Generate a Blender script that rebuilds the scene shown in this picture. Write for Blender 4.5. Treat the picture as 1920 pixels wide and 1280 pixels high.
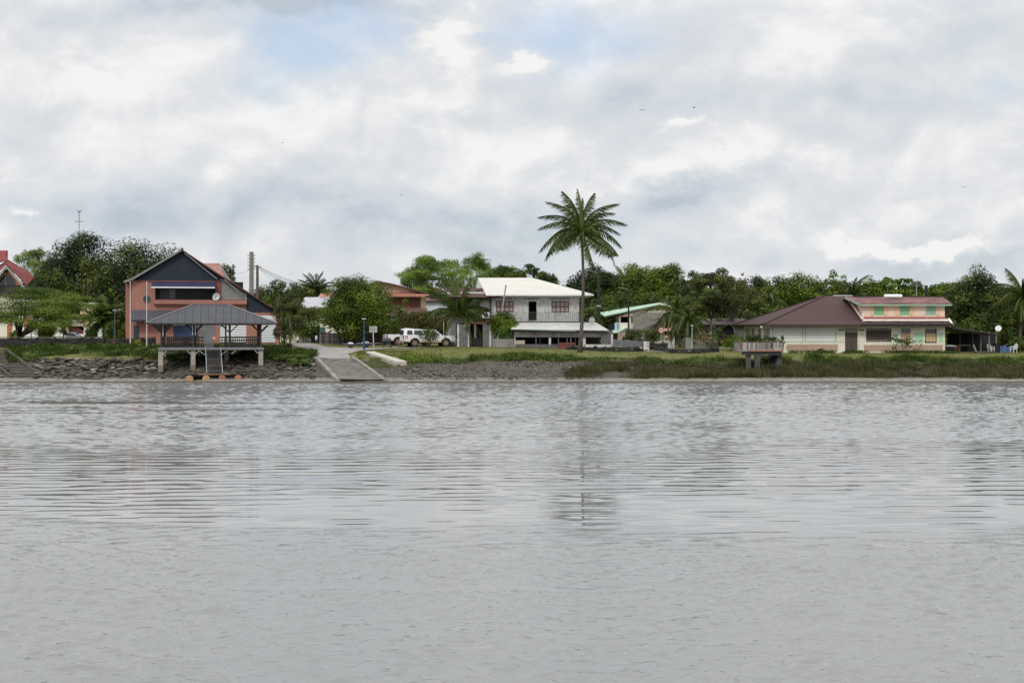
import bpy, math, random
import numpy as np
from mathutils import Vector, Matrix
R = math.radians
PI = math.pi
S = bpy.context.scene
for o in list(bpy.data.objects): bpy.data.objects.remove(o)

# ------------------------------------------------------------------ camera
EYE = 4.5            # metres above the river
FOC = 2667.0         # focal length in photograph pixels (50 mm lens)
HOR = 617.0          # horizon row of the photograph
cd = bpy.data.cameras.new('camera'); cam = bpy.data.objects.new('camera', cd)
S.collection.objects.link(cam); S.camera = cam
cd.lens = 50; cd.sensor_width = 36; cd.clip_start = 0.5; cd.clip_end = 6000
cam.location = (0, 0, EYE); cam.rotation_euler = (R(90), 0, 0)
cd.shift_y = -(640 - HOR) / 1920.0

# ------------------------------------------------------------------ sun and sky
SUN = Vector((-0.34, -0.88, 0.88)).normalized()
sl = bpy.data.lights.new('sun', 'SUN'); sun = bpy.data.objects.new('sun', sl); S.collection.objects.link(sun)
sl.energy = 1.6; sl.angle = R(12); sl.color = (1.0, 0.965, 0.91)
sun.rotation_euler = SUN.to_track_quat('Z', 'Y').to_euler(); sun.location = (0, 0, 60)

S.view_settings.view_transform = 'Standard'; S.view_settings.look = 'None'
S.view_settings.exposure = 0.0; S.view_settings.gamma = 1.0; S.view_settings.use_curve_mapping = False
S.render.engine = 'CYCLES'
S.cycles.max_bounces = 6; S.cycles.diffuse_bounces = 3; S.cycles.glossy_bounces = 3; S.cycles.transparent_max_bounces = 6

W = bpy.data.worlds.new('World'); S.world = W; W.use_nodes = True
def build_sky():
    nt = W.node_tree; N = nt.nodes; L = nt.links; N.clear()
    def nd(t, **k):
        n = N.new(t)
        for a, b in k.items(): setattr(n, a, b)
        return n
    def val(x):
        return x
    def m(op, a, b=None, c=None, clamp=False):
        n = nd('ShaderNodeMath', operation=op, use_clamp=clamp)
        for i, x in enumerate((a, b, c)):
            if x is None: continue
            if isinstance(x, (int, float)): n.inputs[i].default_value = x
            else: L.new(x, n.inputs[i])
        return n.outputs[0]
    tc = nd('ShaderNodeTexCoord').outputs['Generated']
    def noise(scale, detail, rough, zs, off=(0, 0, 0), dist=0.0):
        mp = nd('ShaderNodeMapping'); mp.inputs['Scale'].default_value = (1, 1, zs); mp.inputs['Location'].default_value = off
        L.new(tc, mp.inputs['Vector'])
        n = nd('ShaderNodeTexNoise'); n.inputs['Scale'].default_value = scale; n.inputs['Detail'].default_value = detail
        n.inputs['Roughness'].default_value = rough; n.inputs['Distortion'].default_value = dist
        L.new(mp.outputs[0], n.inputs['Vector']); return n
    sep = nd('ShaderNodeSeparateXYZ'); L.new(tc, sep.inputs[0])
    wn = noise(11, 6, 0.62, 1.5, (3, 1, 2))
    ws = nd('ShaderNodeSeparateColor'); L.new(wn.outputs['Color'], ws.inputs[0])
    # direction coordinates, ragged by noise (slope against the horizon, so they hold anywhere in the front half)
    yy = m('MAXIMUM', sep.outputs['Y'], 0.05)
    X = m('ADD', m('DIVIDE', sep.outputs['X'], yy), m('MULTIPLY', m('SUBTRACT', ws.outputs[0], 0.5), 0.13))
    Z = m('ADD', m('DIVIDE', sep.outputs['Z'], yy), m('MULTIPLY', m('SUBTRACT', ws.outputs[1], 0.5), 0.085))
    def blob(px, py, sx, sy, amt):
        cx = (px - 960) / FOC; cz = (HOR - py) / FOC
        a = m('DIVIDE', m('SUBTRACT', X, cx), sx / FOC); b = m('DIVIDE', m('SUBTRACT', Z, cz), sy / FOC)
        t = m('ADD', m('MULTIPLY', a, a), m('MULTIPLY', b, b))
        return m('MULTIPLY', m('EXPONENT', m('MULTIPLY', t, -1.0)), amt)
    def total(base, blobs):
        s = base
        for b in blobs: s = m('ADD', s, blob(*b))
        return s
    n1 = noise(4.2, 10, 0.60, 2.6, (0.3, 0, 0.1)).outputs['Fac']
    n2 = noise(9.0, 11, 0.63, 2.2, (5.3, 2, 0.7), 0.2).outputs['Fac']
    n3 = noise(22.0, 10, 0.66, 2.0, (1.3, 7, 0.2), 0.1).outputs['Fac']
    def relief(scale, detail, rough, zs, off, dz, dx, dist=0.0):    # light from above: a cloud's upper rims are bright, its undersides dull
        a = noise(scale, detail, rough, zs, off, dist).outputs['Fac']; b = noise(scale, detail, rough, zs, (off[0] + dx, off[1], off[2] + dz), dist).outputs['Fac']
        return m('SUBTRACT', b, a)
    r1 = relief(6.0, 7, 0.50, 1.45, (2.3, 4, 0.2), 0.035, -0.012, 0.35); r2 = relief(17.0, 6, 0.50, 1.3, (6.3, 1, 0.9), 0.016, -0.006, 0.5)
    hole = total(m('MULTIPLY', m('SUBTRACT', n1, 0.56), 1.2),
                 [(575, 85, 120, 55, .9), (700, 40, 90, 40, 0.7), (1085, 75, 170, 75, 0.85), (480, 165, 60, 35, 0.45),
                  (1900, 170, 70, 60, 0.35), (1780, 470, 140, 50, 0.35), (470, 505, 260, 45, 0.28), (840, 490, 170, 45, 0.25),
                  (1230, 470, 160, 40, 0.2), (860, 70, 60, 90, -0.9), (985, 112, 45, 22, -1.0), (790, 140, 90, 30, -0.6), (1330, 130, 200, 80, -0.5)])
    hole = m('MULTIPLY', hole, 1.25, clamp=True)
    shade = total(m('ADD', m('ADD', m('MULTIPLY', m('SUBTRACT', n2, 0.5), 0.85), m('MULTIPLY', m('SUBTRACT', n3, 0.5), 0.35)), m('ADD', m('MULTIPLY', r1, 1.15), m('MULTIPLY', r2, 0.9))),
                  [(560, 2, 330, 34, 0.75), (60, 30, 140, 45, 0.35), (1280, 372, 130, 28, 0.55), (830, 415, 400, 40, 0.5), (250, 400, 300, 50, 0.35),
                   (1450, 190, 400, 40, 0.28), (560, 355, 300, 40, 0.18), (1750, 475, 160, 50, 0.35), (1000, 490, 700, 60, 0.2), (20, 240, 90, 30, 0.25),
                   (850, 70, 50, 60, -0.55), (985, 112, 38, 18, -0.8), (200, 150, 220, 90, -0.12), (1700, 440, 150, 12, -0.95), (1270, 218, 40, 16, -0.7),
                   (350, 260, 260, 40, -0.05), (640, 190, 160, 40, -0.15), (1640, 540, 220, 25, -0.4), (80, 392, 22, 10, -0.6), (1000, 270, 160, 40, -0.15), (1360, 320, 170, 22, -0.25)])
    shade = m('ADD', m('MULTIPLY', shade, 1.1), 0.245, clamp=True)
    r = nd('ShaderNodeValToRGB'); L.new(shade, r.inputs[0]); e = r.color_ramp.elements
    e[0].position = 0.0; e[0].color = (0.89, 0.885, 0.88, 1)
    e[1].position = 1.0; e[1].color = (0.49, 0.55, 0.61, 1)
    x = e.new(0.27); x.color = (0.735, 0.75, 0.775, 1)
    x = e.new(0.62); x.color = (0.62, 0.67, 0.725, 1)
    # higher cloud is brighter, as the photograph's light from above implies; low cloud is bluer
    up = m('MULTIPLY', m('MAXIMUM', m('SUBTRACT', sep.outputs['Z'], 0.20), 0.0), 1.55)
    lift = m('ADD', up, 1.02)
    bgc = nd('ShaderNodeBackground'); L.new(r.outputs[0], bgc.inputs[0]); L.new(lift, bgc.inputs[1])
    sky = nd('ShaderNodeTexSky', sky_type='NISHITA'); sky.sun_disc = False
    sky.sun_elevation = math.asin(SUN.z); sky.sun_rotation = math.atan2(SUN.x, SUN.y)
    sky.air_density = 1.0; sky.dust_density = 1.5; sky.ozone_density = 1.2
    bgs = nd('ShaderNodeBackground'); L.new(sky.outputs[0], bgs.inputs[0]); bgs.inputs[1].default_value = 0.15
    cover = m('SUBTRACT', 1.0, m('MULTIPLY', hole, 0.52), clamp=True)
    mx = nd('ShaderNodeMixShader'); L.new(cover, mx.inputs[0]); L.new(bgs.outputs[0], mx.inputs[1]); L.new(bgc.outputs[0], mx.inputs[2])
    out = nd('ShaderNodeOutputWorld'); L.new(mx.outputs[0], out.inputs[0])
build_sky()

# ------------------------------------------------------------------ helpers
C = S.collection
def setp(o, label=None, cat=None, group=None, kind=None):
    if label: o['label'] = label
    if cat: o['category'] = cat
    if group: o['group'] = group
    if kind: o['kind'] = kind
    return o
def thing(name, label, cat, loc=(0, 0, 0), rz=0, group=None):
    o = bpy.data.objects.new(name, None); C.objects.link(o)
    o.location = loc; o.rotation_euler = (0, 0, rz); o.empty_display_size = 0.3
    return setp(o, label, cat, group)
def link(name, me, parent=None, loc=(0, 0, 0), rot=(0, 0, 0), scale=(1, 1, 1)):
    o = bpy.data.objects.new(name, me); C.objects.link(o); o.parent = parent
    o.location = loc; o.rotation_euler = rot; o.scale = scale
    return o
class MB:
    def __init__(s): s.v = []; s.f = []
    def poly(s, pts):
        n = len(s.v); s.v += [tuple(p) for p in pts]; s.f.append(tuple(range(n, n + len(pts))))
    def box(s, x0, x1, y0, y1, z0, z1):
        n = len(s.v)
        s.v += [(x0, y0, z0), (x1, y0, z0), (x1, y1, z0), (x0, y1, z0), (x0, y0, z1), (x1, y0, z1), (x1, y1, z1), (x0, y1, z1)]
        s.f += [tuple(n + i for i in q) for q in ((0, 3, 2, 1), (4, 5, 6, 7), (0, 1, 5, 4), (1, 2, 6, 5), (2, 3, 7, 6), (3, 0, 4, 7))]
        return s
    def prism(s, pl, y0, y1):                       # pl: (x, z) outline, front view, extruded along y
        n = len(s.v); k = len(pl)
        s.v += [(x, y0, z) for x, z in pl] + [(x, y1, z) for x, z in pl]
        s.f.append(tuple(range(n, n + k))); s.f.append(tuple(range(n + 2 * k - 1, n + k - 1, -1)))
        for i in range(k):
            j = (i + 1) % k; s.f.append((n + i, n + k + i, n + k + j, n + j))
        return s
    def prismx(s, pl, x0, x1):                      # pl: (y, z) outline extruded along x
        n = len(s.v); k = len(pl)
        s.v += [(x0, y, z) for y, z in pl] + [(x1, y, z) for y, z in pl]
        s.f.append(tuple(range(n, n + k))); s.f.append(tuple(range(n + 2 * k - 1, n + k - 1, -1)))
        for i in range(k):
            j = (i + 1) % k; s.f.append((n + i, n + k + i, n + k + j, n + j))
        return s
    def slab(s, pts, t):                            # roof sheet: polygon pts with thickness t downwards
        n = len(s.v); k = len(pts)
        s.v += [tuple(p) for p in pts] + [(p[0], p[1], p[2] - t) for p in pts]
        s.f.append(tuple(range(n, n + k))); s.f.append(tuple(range(n + 2 * k - 1, n + k - 1, -1)))
        for i in range(k):
            j = (i + 1) % k; s.f.append((n + i, n + k + i, n + k + j, n + j))
        return s
    def beam(s, p, q, w, h=None):                   # rectangular bar from p to q
        h = h or w; p = Vector(p); q = Vector(q); d = (q - p).normalized()
        a = d.cross(Vector((0, 0, 1)))
        if a.length < 0.05: a = Vector((1, 0, 0))
        a.normalize(); b = d.cross(a).normalized(); a = a * w / 2; b = b * h / 2
        n = len(s.v)
        s.v += [tuple(p - a - b), tuple(p + a - b), tuple(p + a + b), tuple(p - a + b), tuple(q - a - b), tuple(q + a - b), tuple(q + a + b), tuple(q - a + b)]
        s.f += [tuple(n + i for i in t) for t in ((0, 1, 2, 3), (7, 6, 5, 4), (0, 4, 5, 1), (1, 5, 6, 2), (2, 6, 7, 3), (3, 7, 4, 0))]
        return s
    def tube(s, pts, rad, k=6, cap=True):
        pts = [Vector(p) for p in pts]
        if not hasattr(rad, '__len__'): rad = [rad] * len(pts)
        base = len(s.v); ref = None
        for i, p in enumerate(pts):
            d = (pts[min(i + 1, len(pts) - 1)] - pts[max(i - 1, 0)]).normalized()
            if ref is None:
                ref = Vector((1, 0, 0)) if abs(d.x) < 0.8 else Vector((0, 1, 0))
            a = (ref - d * ref.dot(d)).normalized(); ref = a; b = d.cross(a)
            for j in range(k):
                t = 2 * PI * j / k; s.v.append(tuple(p + (a * math.cos(t) + b * math.sin(t)) * rad[i]))
        for i in range(len(pts) - 1):
            for j in range(k):
                a0 = base + i * k + j; a1 = base + i * k + (j + 1) % k
                s.f.append((a0, a1, a1 + k, a0 + k))
        if cap:
            s.f.append(tuple(base + j for j in range(k - 1, -1, -1)))
            s.f.append(tuple(base + (len(pts) - 1) * k + j for j in range(k)))
        return s
    def lathe(s, prof, c=(0, 0, 0), k=12, axis='z'):   # prof: (r, h)
        base = len(s.v)
        for r, h in prof:
            for j in range(k):
                t = 2 * PI * j / k; x, y = r * math.cos(t), r * math.sin(t)
                p = {'z': (x, y, h), 'y': (x, h, y), 'x': (h, x, y)}[axis]
                s.v.append((c[0] + p[0], c[1] + p[1], c[2] + p[2]))
        for i in range(len(prof) - 1):
            for j in range(k):
                a0 = base + i * k + j; a1 = base + i * k + (j + 1) % k
                s.f.append((a0, a1, a1 + k, a0 + k))
        s.f.append(tuple(base + j for j in range(k - 1, -1, -1))); s.f.append(tuple(base + (len(prof) - 1) * k + j for j in range(k)))
        return s
    def wall(s, u0, u1, z0, z1, v, t, holes=()):    # wall in the plane y=v, thickness t behind it, with rectangular holes
        xs = sorted({u0, u1, *[h[0] for h in holes], *[h[1] for h in holes]}); zs = sorted({z0, z1, *[h[2] for h in holes], *[h[3] for h in holes]})
        xs = [x for x in xs if u0 <= x <= u1]; zs = [z for z in zs if z0 <= z <= z1]
        def solid(i, j):
            if i < 0 or j < 0 or i >= len(xs) - 1 or j >= len(zs) - 1: return False
            cx = (xs[i] + xs[i + 1]) / 2; cz = (zs[j] + zs[j + 1]) / 2
            return not any(h[0] < cx < h[1] and h[2] < cz < h[3] for h in holes)
        for i in range(len(xs) - 1):
            for j in range(len(zs) - 1):
                if not solid(i, j): continue
                a, b, c, d = xs[i], xs[i + 1], zs[j], zs[j + 1]
                s.poly([(a, v, c), (b, v, c), (b, v, d), (a, v, d)]); s.poly([(b, v + t, c), (a, v + t, c), (a, v + t, d), (b, v + t, d)])
                if not solid(i - 1, j): s.poly([(a, v + t, c), (a, v, c), (a, v, d), (a, v + t, d)])
                if not solid(i + 1, j): s.poly([(b, v, c), (b, v + t, c), (b, v + t, d), (b, v, d)])
                if not solid(i, j - 1): s.poly([(a, v + t, c), (b, v + t, c), (b, v, c), (a, v, c)])
                if not solid(i, j + 1): s.poly([(a, v, d), (b, v, d), (b, v + t, d), (a, v + t, d)])
        return s
    def mesh(s, name, m, smooth=False):
        me = bpy.data.meshes.new(name); me.from_pydata(s.v, [], s.f); me.materials.append(m)
        if smooth: me.shade_smooth()
        me.update(); return me
def part(name, mb, m, parent, label=None, smooth=False, loc=(0, 0, 0)):
    o = link(name, mb.mesh(name, m, smooth), parent, loc)
    if label: o['label'] = label
    return o
def single(name, label, cat, mb, m, loc=(0, 0, 0), rz=0, group=None, smooth=False):
    o = link(name, mb.mesh(name, m, smooth), None, loc, (0, 0, rz)); return setp(o, label, cat, group)
def copy_tree(o, parent=None):
    c = o.copy(); C.objects.link(c); c.parent = parent
    for ch in list(o.children): copy_tree(ch, c)
    return c

# ------------------------------------------------------------------ materials
MATS = {}
def mat(name, c, c2=None, scale=2.0, rough=0.8, amt=1.0, stain=None, stain_amt=0.5, stain_scale=1.2, ribs=None, bump=0.0, bump_scale=20, metal=0.0,
        streak=3.0, spec=0.5, contrast=(0.35, 0.65), rib_depth=0.03):
    if name in MATS: return MATS[name]
    m = bpy.data.materials.new(name); MATS[name] = m; m.use_nodes = True; nt = m.node_tree; N = nt.nodes; L = nt.links
    p = N['Principled BSDF']; p.inputs['Roughness'].default_value = rough; p.inputs['Metallic'].default_value = metal
    p.inputs['Specular IOR Level'].default_value = spec
    if c2 is None: c2 = tuple(x * 0.78 for x in c)
    tc = N.new('ShaderNodeTexCoord').outputs['Object']
    n = N.new('ShaderNodeTexNoise'); n.inputs['Scale'].default_value = scale; n.inputs['Detail'].default_value = 6; n.inputs['Roughness'].default_value = 0.65
    L.new(tc, n.inputs['Vector'])
    r = N.new('ShaderNodeMapRange'); r.inputs['From Min'].default_value = contrast[0]; r.inputs['From Max'].default_value = contrast[1]; r.clamp = True
    L.new(n.outputs['Fac'], r.inputs['Value'])
    mx = N.new('ShaderNodeMix'); mx.data_type = 'RGBA'; mx.inputs['A'].default_value = (*c, 1); mx.inputs['B'].default_value = (*c2, 1)
    L.new(r.outputs[0], mx.inputs['Factor']); col = mx.outputs['Result']
    if stain:
        mp = N.new('ShaderNodeMapping'); mp.inputs['Scale'].default_value = (streak, streak, 1.0); L.new(tc, mp.inputs['Vector'])
        n2 = N.new('ShaderNodeTexNoise'); n2.inputs['Scale'].default_value = stain_scale; n2.inputs['Detail'].default_value = 9; n2.inputs['Roughness'].default_value = 0.72
        L.new(mp.outputs[0], n2.inputs['Vector'])
        r2 = N.new('ShaderNodeMapRange'); r2.inputs['From Min'].default_value = 0.62 - 0.22 * stain_amt; r2.inputs['From Max'].default_value = 0.74 - 0.12 * stain_amt
        r2.inputs['To Max'].default_value = 0.9; r2.clamp = True
        L.new(n2.outputs['Fac'], r2.inputs['Value'])
        m2 = N.new('ShaderNodeMix'); m2.data_type = 'RGBA'; L.new(r2.outputs[0], m2.inputs['Factor']); L.new(col, m2.inputs['A']); m2.inputs['B'].default_value = (*stain, 1)
        col = m2.outputs['Result']
    L.new(col, p.inputs['Base Color'])
    h = None
    if ribs:
        sp = N.new('ShaderNodeSeparateXYZ'); L.new(tc, sp.inputs[0])
        mm = N.new('ShaderNodeMath'); mm.operation = 'MULTIPLY'; L.new(sp.outputs[{'x': 0, 'y': 1, 'z': 2}[ribs[0]]], mm.inputs[0]); mm.inputs[1].default_value = 2 * PI / ribs[1]
        ms = N.new('ShaderNodeMath'); ms.operation = 'SINE'; L.new(mm.outputs[0], ms.inputs[0]); h = ms.outputs[0]
        b = N.new('ShaderNodeBump'); b.inputs['Strength'].default_value = 1.0; b.inputs['Distance'].default_value = rib_depth; L.new(h, b.inputs['Height']); L.new(b.outputs[0], p.inputs['Normal'])
    elif bump:
        n3 = N.new('ShaderNodeTexNoise'); n3.inputs['Scale'].default_value = bump_scale; n3.inputs['Detail'].default_value = 4; L.new(tc, n3.inputs['Vector'])
        b = N.new('ShaderNodeBump'); b.inputs['Strength'].default_value = 1.0; b.inputs['Distance'].default_value = bump; L.new(n3.outputs['Fac'], b.inputs['Height']); L.new(b.outputs[0], p.inputs['Normal'])
    return m
def leafmat(name, cs, scale=0.45, trans=0.25, rough=0.55):
    if name in MATS: return MATS[name]
    m = bpy.data.materials.new(name); MATS[name] = m; m.use_nodes = True; nt = m.node_tree; N = nt.nodes; L = nt.links
    p = N['Principled BSDF']; p.inputs['Roughness'].default_value = rough; p.inputs['Specular IOR Level'].default_value = 0.18
    tc = N.new('ShaderNodeTexCoord').outputs['Object']
    n = N.new('ShaderNodeTexNoise'); n.inputs['Scale'].default_value = scale; n.inputs['Detail'].default_value = 5; L.new(tc, n.inputs['Vector'])
    at = N.new('ShaderNodeAttribute'); at.attribute_name = 'tint'
    a = N.new('ShaderNodeMath'); a.operation = 'MULTIPLY_ADD'; L.new(at.outputs['Fac'], a.inputs[0]); a.inputs[1].default_value = 0.55; a.inputs[2].default_value = -0.275
    b = N.new('ShaderNodeMath'); b.operation = 'ADD'; L.new(n.outputs['Fac'], b.inputs[0]); L.new(a.outputs[0], b.inputs[1])
    oi = N.new('ShaderNodeObjectInfo')
    oj = N.new('ShaderNodeMath'); oj.operation = 'MULTIPLY_ADD'; L.new(oi.outputs['Random'], oj.inputs[0]); oj.inputs[1].default_value = 0.16; oj.inputs[2].default_value = -0.08
    b2 = N.new('ShaderNodeMath'); b2.operation = 'ADD'; L.new(b.outputs[0], b2.inputs[0]); L.new(oj.outputs[0], b2.inputs[1])
    r = N.new('ShaderNodeValToRGB'); L.new(b2.outputs[0], r.inputs[0]); e = r.color_ramp.elements
    e[0].position = 0.25; e[0].color = (*cs[0], 1); e[1].position = 0.78; e[1].color = (*cs[-1], 1)
    if len(cs) == 3: x = e.new(0.52); x.color = (*cs[1], 1)
    L.new(r.outputs[0], p.inputs['Base Color'])
    t = N.new('ShaderNodeBsdfTranslucent'); L.new(r.outputs[0], t.inputs['Color'])
    mx = N.new('ShaderNodeMixShader'); mx.inputs[0].default_value = trans; L.new(p.outputs[0], mx.inputs[1]); L.new(t.outputs[0], mx.inputs[2])
    L.new(mx.outputs[0], N['Material Output'].inputs['Surface'])
    return m

# ------------------------------------------------------------------ the lie of the land
def zf(py, Y): return EYE - (py - HOR) * Y / FOC
def xf(px, Y): return (px - 960) * Y / FOC
PROF = [  # photograph column, then (distance, height) down-to-up section of the bank
    (-200, [(121.5, .30), (126.4, 1.15), (131, 2.1), (133.4, 2.75), (136, 2.9), (150, 2.9), (240, 2.9)]),
    (40, [(121.5, .30), (126.4, 1.2), (131, 2.15), (133.4, 2.75), (136, 2.9), (150, 2.9), (240, 2.9)]),
    (85, [(121.5, .34), (127, 2.05), (133, 2.85), (136, 2.9), (150, 2.9), (240, 2.9)]),
    (230, [(121.5, .34), (127, 2.05), (133, 2.85), (136, 2.95), (150, 2.95), (240, 2.9)]),
    (300, [(121.5, .30), (127, 1.55), (133, 2.75), (138, 3.05), (150, 3.1), (240, 2.9)]),
    (500, [(121.5, .28), (127, 1.60), (133, 2.62), (138, 3.05), (150, 3.1), (240, 2.9)]),
    (545, [(121.5, .25), (127, 1.70), (132, 2.30), (138, 2.75), (150, 3.0), (240, 2.9)]),
    (590, [(121.5, .20), (128.5, 1.76), (133, 2.2), (139, 2.6), (150, 2.95), (240, 2.9)]),
    (670, [(121.5, .20), (128.5, 1.70), (133, 2.15), (140, 2.68), (150, 2.87), (240, 2.9)]),
    (760, [(121.5, .20), (126, 1.12), (131, 2.02), (138, 2.55), (145, 2.82), (240, 2.9)]),
    (900, [(121.5, .20), (127, 1.58), (129, 1.94), (136, 2.50), (143, 2.76), (240, 2.9)]),
    (1060, [(121.5, .22), (127, 1.45), (129, 1.85), (136, 2.48), (143, 2.70), (240, 2.9)]),
    (1150, [(121.5, .26), (126, 1.05), (128.6, 1.62), (132, 2.08), (138, 2.40), (150, 2.6), (240, 2.9)]),
    (1350, [(121.5, .26), (126, 1.02), (128.6, 1.60), (131.5, 2.00), (138, 2.46), (150, 2.6), (240, 2.9)]),
    (1480, [(121.5, .26), (126, 1.02), (128.6, 1.55), (131, 1.88), (137, 2.16), (150, 2.25), (240, 2.9)]),
    (2200, [(121.5, .26), (126, 1.02), (128.6, 1.55), (131, 1.86), (137, 2.14), (150, 2.2), (240, 2.9)]),
]
PX = np.array([p[0] for p in PROF], float)
def _hn(X, Y):
    px = X / Y * FOC + 960
    e = 0.35 * np.sin(X * 0.23) + 0.2 * np.sin(X * 0.71 + 1.3)
    vals = np.empty((len(PROF),) + X.shape)
    for i, (q, pr) in enumerate(PROF):
        ys = [100, 119.9, 120.3] + [a for a, b in pr] + [2000]; zs = [-2.5, -0.05, 0.04] + [b for a, b in pr] + [pr[-1][1]]
        vals[i] = np.interp(Y + e * np.clip((Y - 121) / 4, 0, 1) * np.clip((137 - Y) / 6, 0, 1), ys, zs)
    t = np.clip(px, PX[0], PX[-1]); k = np.clip(np.searchsorted(PX, t) - 1, 0, len(PX) - 2)
    f = (t - PX[k]) / (PX[k + 1] - PX[k]); f = f * f * (3 - 2 * f)
    idx = np.indices(X.shape)
    z = vals[(k,) + tuple(idx)] * (1 - f) + vals[(k + 1,) + tuple(idx)] * f
    return z
def h(X, Y): return float(_hn(np.array([float(X)]), np.array([float(Y)]))[0])
def at(px, Y, dz=0.0):
    x = xf(px, Y); return Vector((x, Y, h(x, Y) + dz))
def ground(px, py):
    Ys = np.linspace(119, 260, 1411); X = (px - 960) * Ys / FOC
    d = _hn(X, Ys) - zf(py, Ys); i = int(np.argmax(d > 0))
    if d[i] <= 0: i = len(Ys) - 1
    return Vector((X[i], Ys[i], float(_hn(X[i:i + 1], Ys[i:i + 1])[0])))
class Fr:
    """a building's own frame: origin on the ground, turned by a; u runs along its front, v away from us"""
    def __init__(s, px, Y, a=0.0, z=None):
        s.O = Vector((xf(px, Y), Y)); s.a = a; s.z = h(s.O.x, Y) if z is None else z
        s.w = (math.cos(a), math.sin(a)); s.d = (-math.sin(a), math.cos(a))
    @property
    def loc(s): return (s.O.x, s.O.y, s.z)
    def hit(s, px, py, v=0.0):
        k = (px - 960) / FOC; c, n = s.w; bx = s.O.x + v * s.d[0]; by = s.O.y + v * s.d[1]
        u = (k * by - bx) / (c - k * n); t = by + u * n
        return u, EYE - (py - HOR) * t / FOC - s.z
    def U(s, px, v=0.0): return s.hit(px, 0, v)[0]
    def Z(s, py, px, v=0.0): return s.hit(px, py, v)[1]
    def rect(s, a, b, c, d, v=0.0):
        m = (a + c) / 2; return s.U(a, v), s.U(c, v), s.Z(d, m, v), s.Z(b, m, v)
    def P(s, px, py, v=0.0):
        u, z = s.hit(px, py, v); return (u, v, z)
# ------------------------------------------------------------------ setting
def grid_mesh(name, xs, ys, zfun, m):
    X, Y = np.meshgrid(xs, ys); Z = zfun(X, Y)
    co = np.stack([X, Y, Z], -1).reshape(-1, 3); nx, ny = len(xs), len(ys)
    i = np.arange((ny - 1) * (nx - 1)); r = i // (nx - 1); c = i % (nx - 1); a = r * nx + c
    f = np.stack([a, a + 1, a + nx + 1, a + nx], -1)
    me = bpy.data.meshes.new(name); me.vertices.add(len(co)); me.vertices.foreach_set('co', co.astype(np.float32).ravel())
    me.loops.add(f.size); me.loops.foreach_set('vertex_index', f.astype(np.int32).ravel())
    me.polygons.add(len(f)); me.polygons.foreach_set('loop_start', np.arange(0, f.size, 4, dtype=np.int32)); me.polygons.foreach_set('loop_total', np.full(len(f), 4, np.int32))
    me.materials.append(m); me.update(calc_edges=True); me.shade_smooth(); return me
def value_noise(X, Y, s, seed):
    g = np.random.RandomState(seed).rand(256, 256); x = X / s; y = Y / s
    i = np.floor(x).astype(int); j = np.floor(y).astype(int); fx = x - i; fy = y - j; fx = fx * fx * (3 - 2 * fx); fy = fy * fy * (3 - 2 * fy)
    q = lambda a, b: g[a % 256, b % 256]
    return (q(i, j) * (1 - fx) + q(i + 1, j) * fx) * (1 - fy) + (q(i, j + 1) * (1 - fx) + q(i + 1, j + 1) * fx) * fy - 0.5
def rough_h(X, Y):
    z = _hn(X, Y)
    w = np.clip((Y - 120.3) / 1.5, 0, 1) * np.clip((134 - Y) / 5, 0.06, 1)
    return z + w * (value_noise(X, Y, 1.7, 1) * .22 + value_noise(X, Y, .7, 2) * .14 + value_noise(X, Y, .33, 3) * .09)

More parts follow.
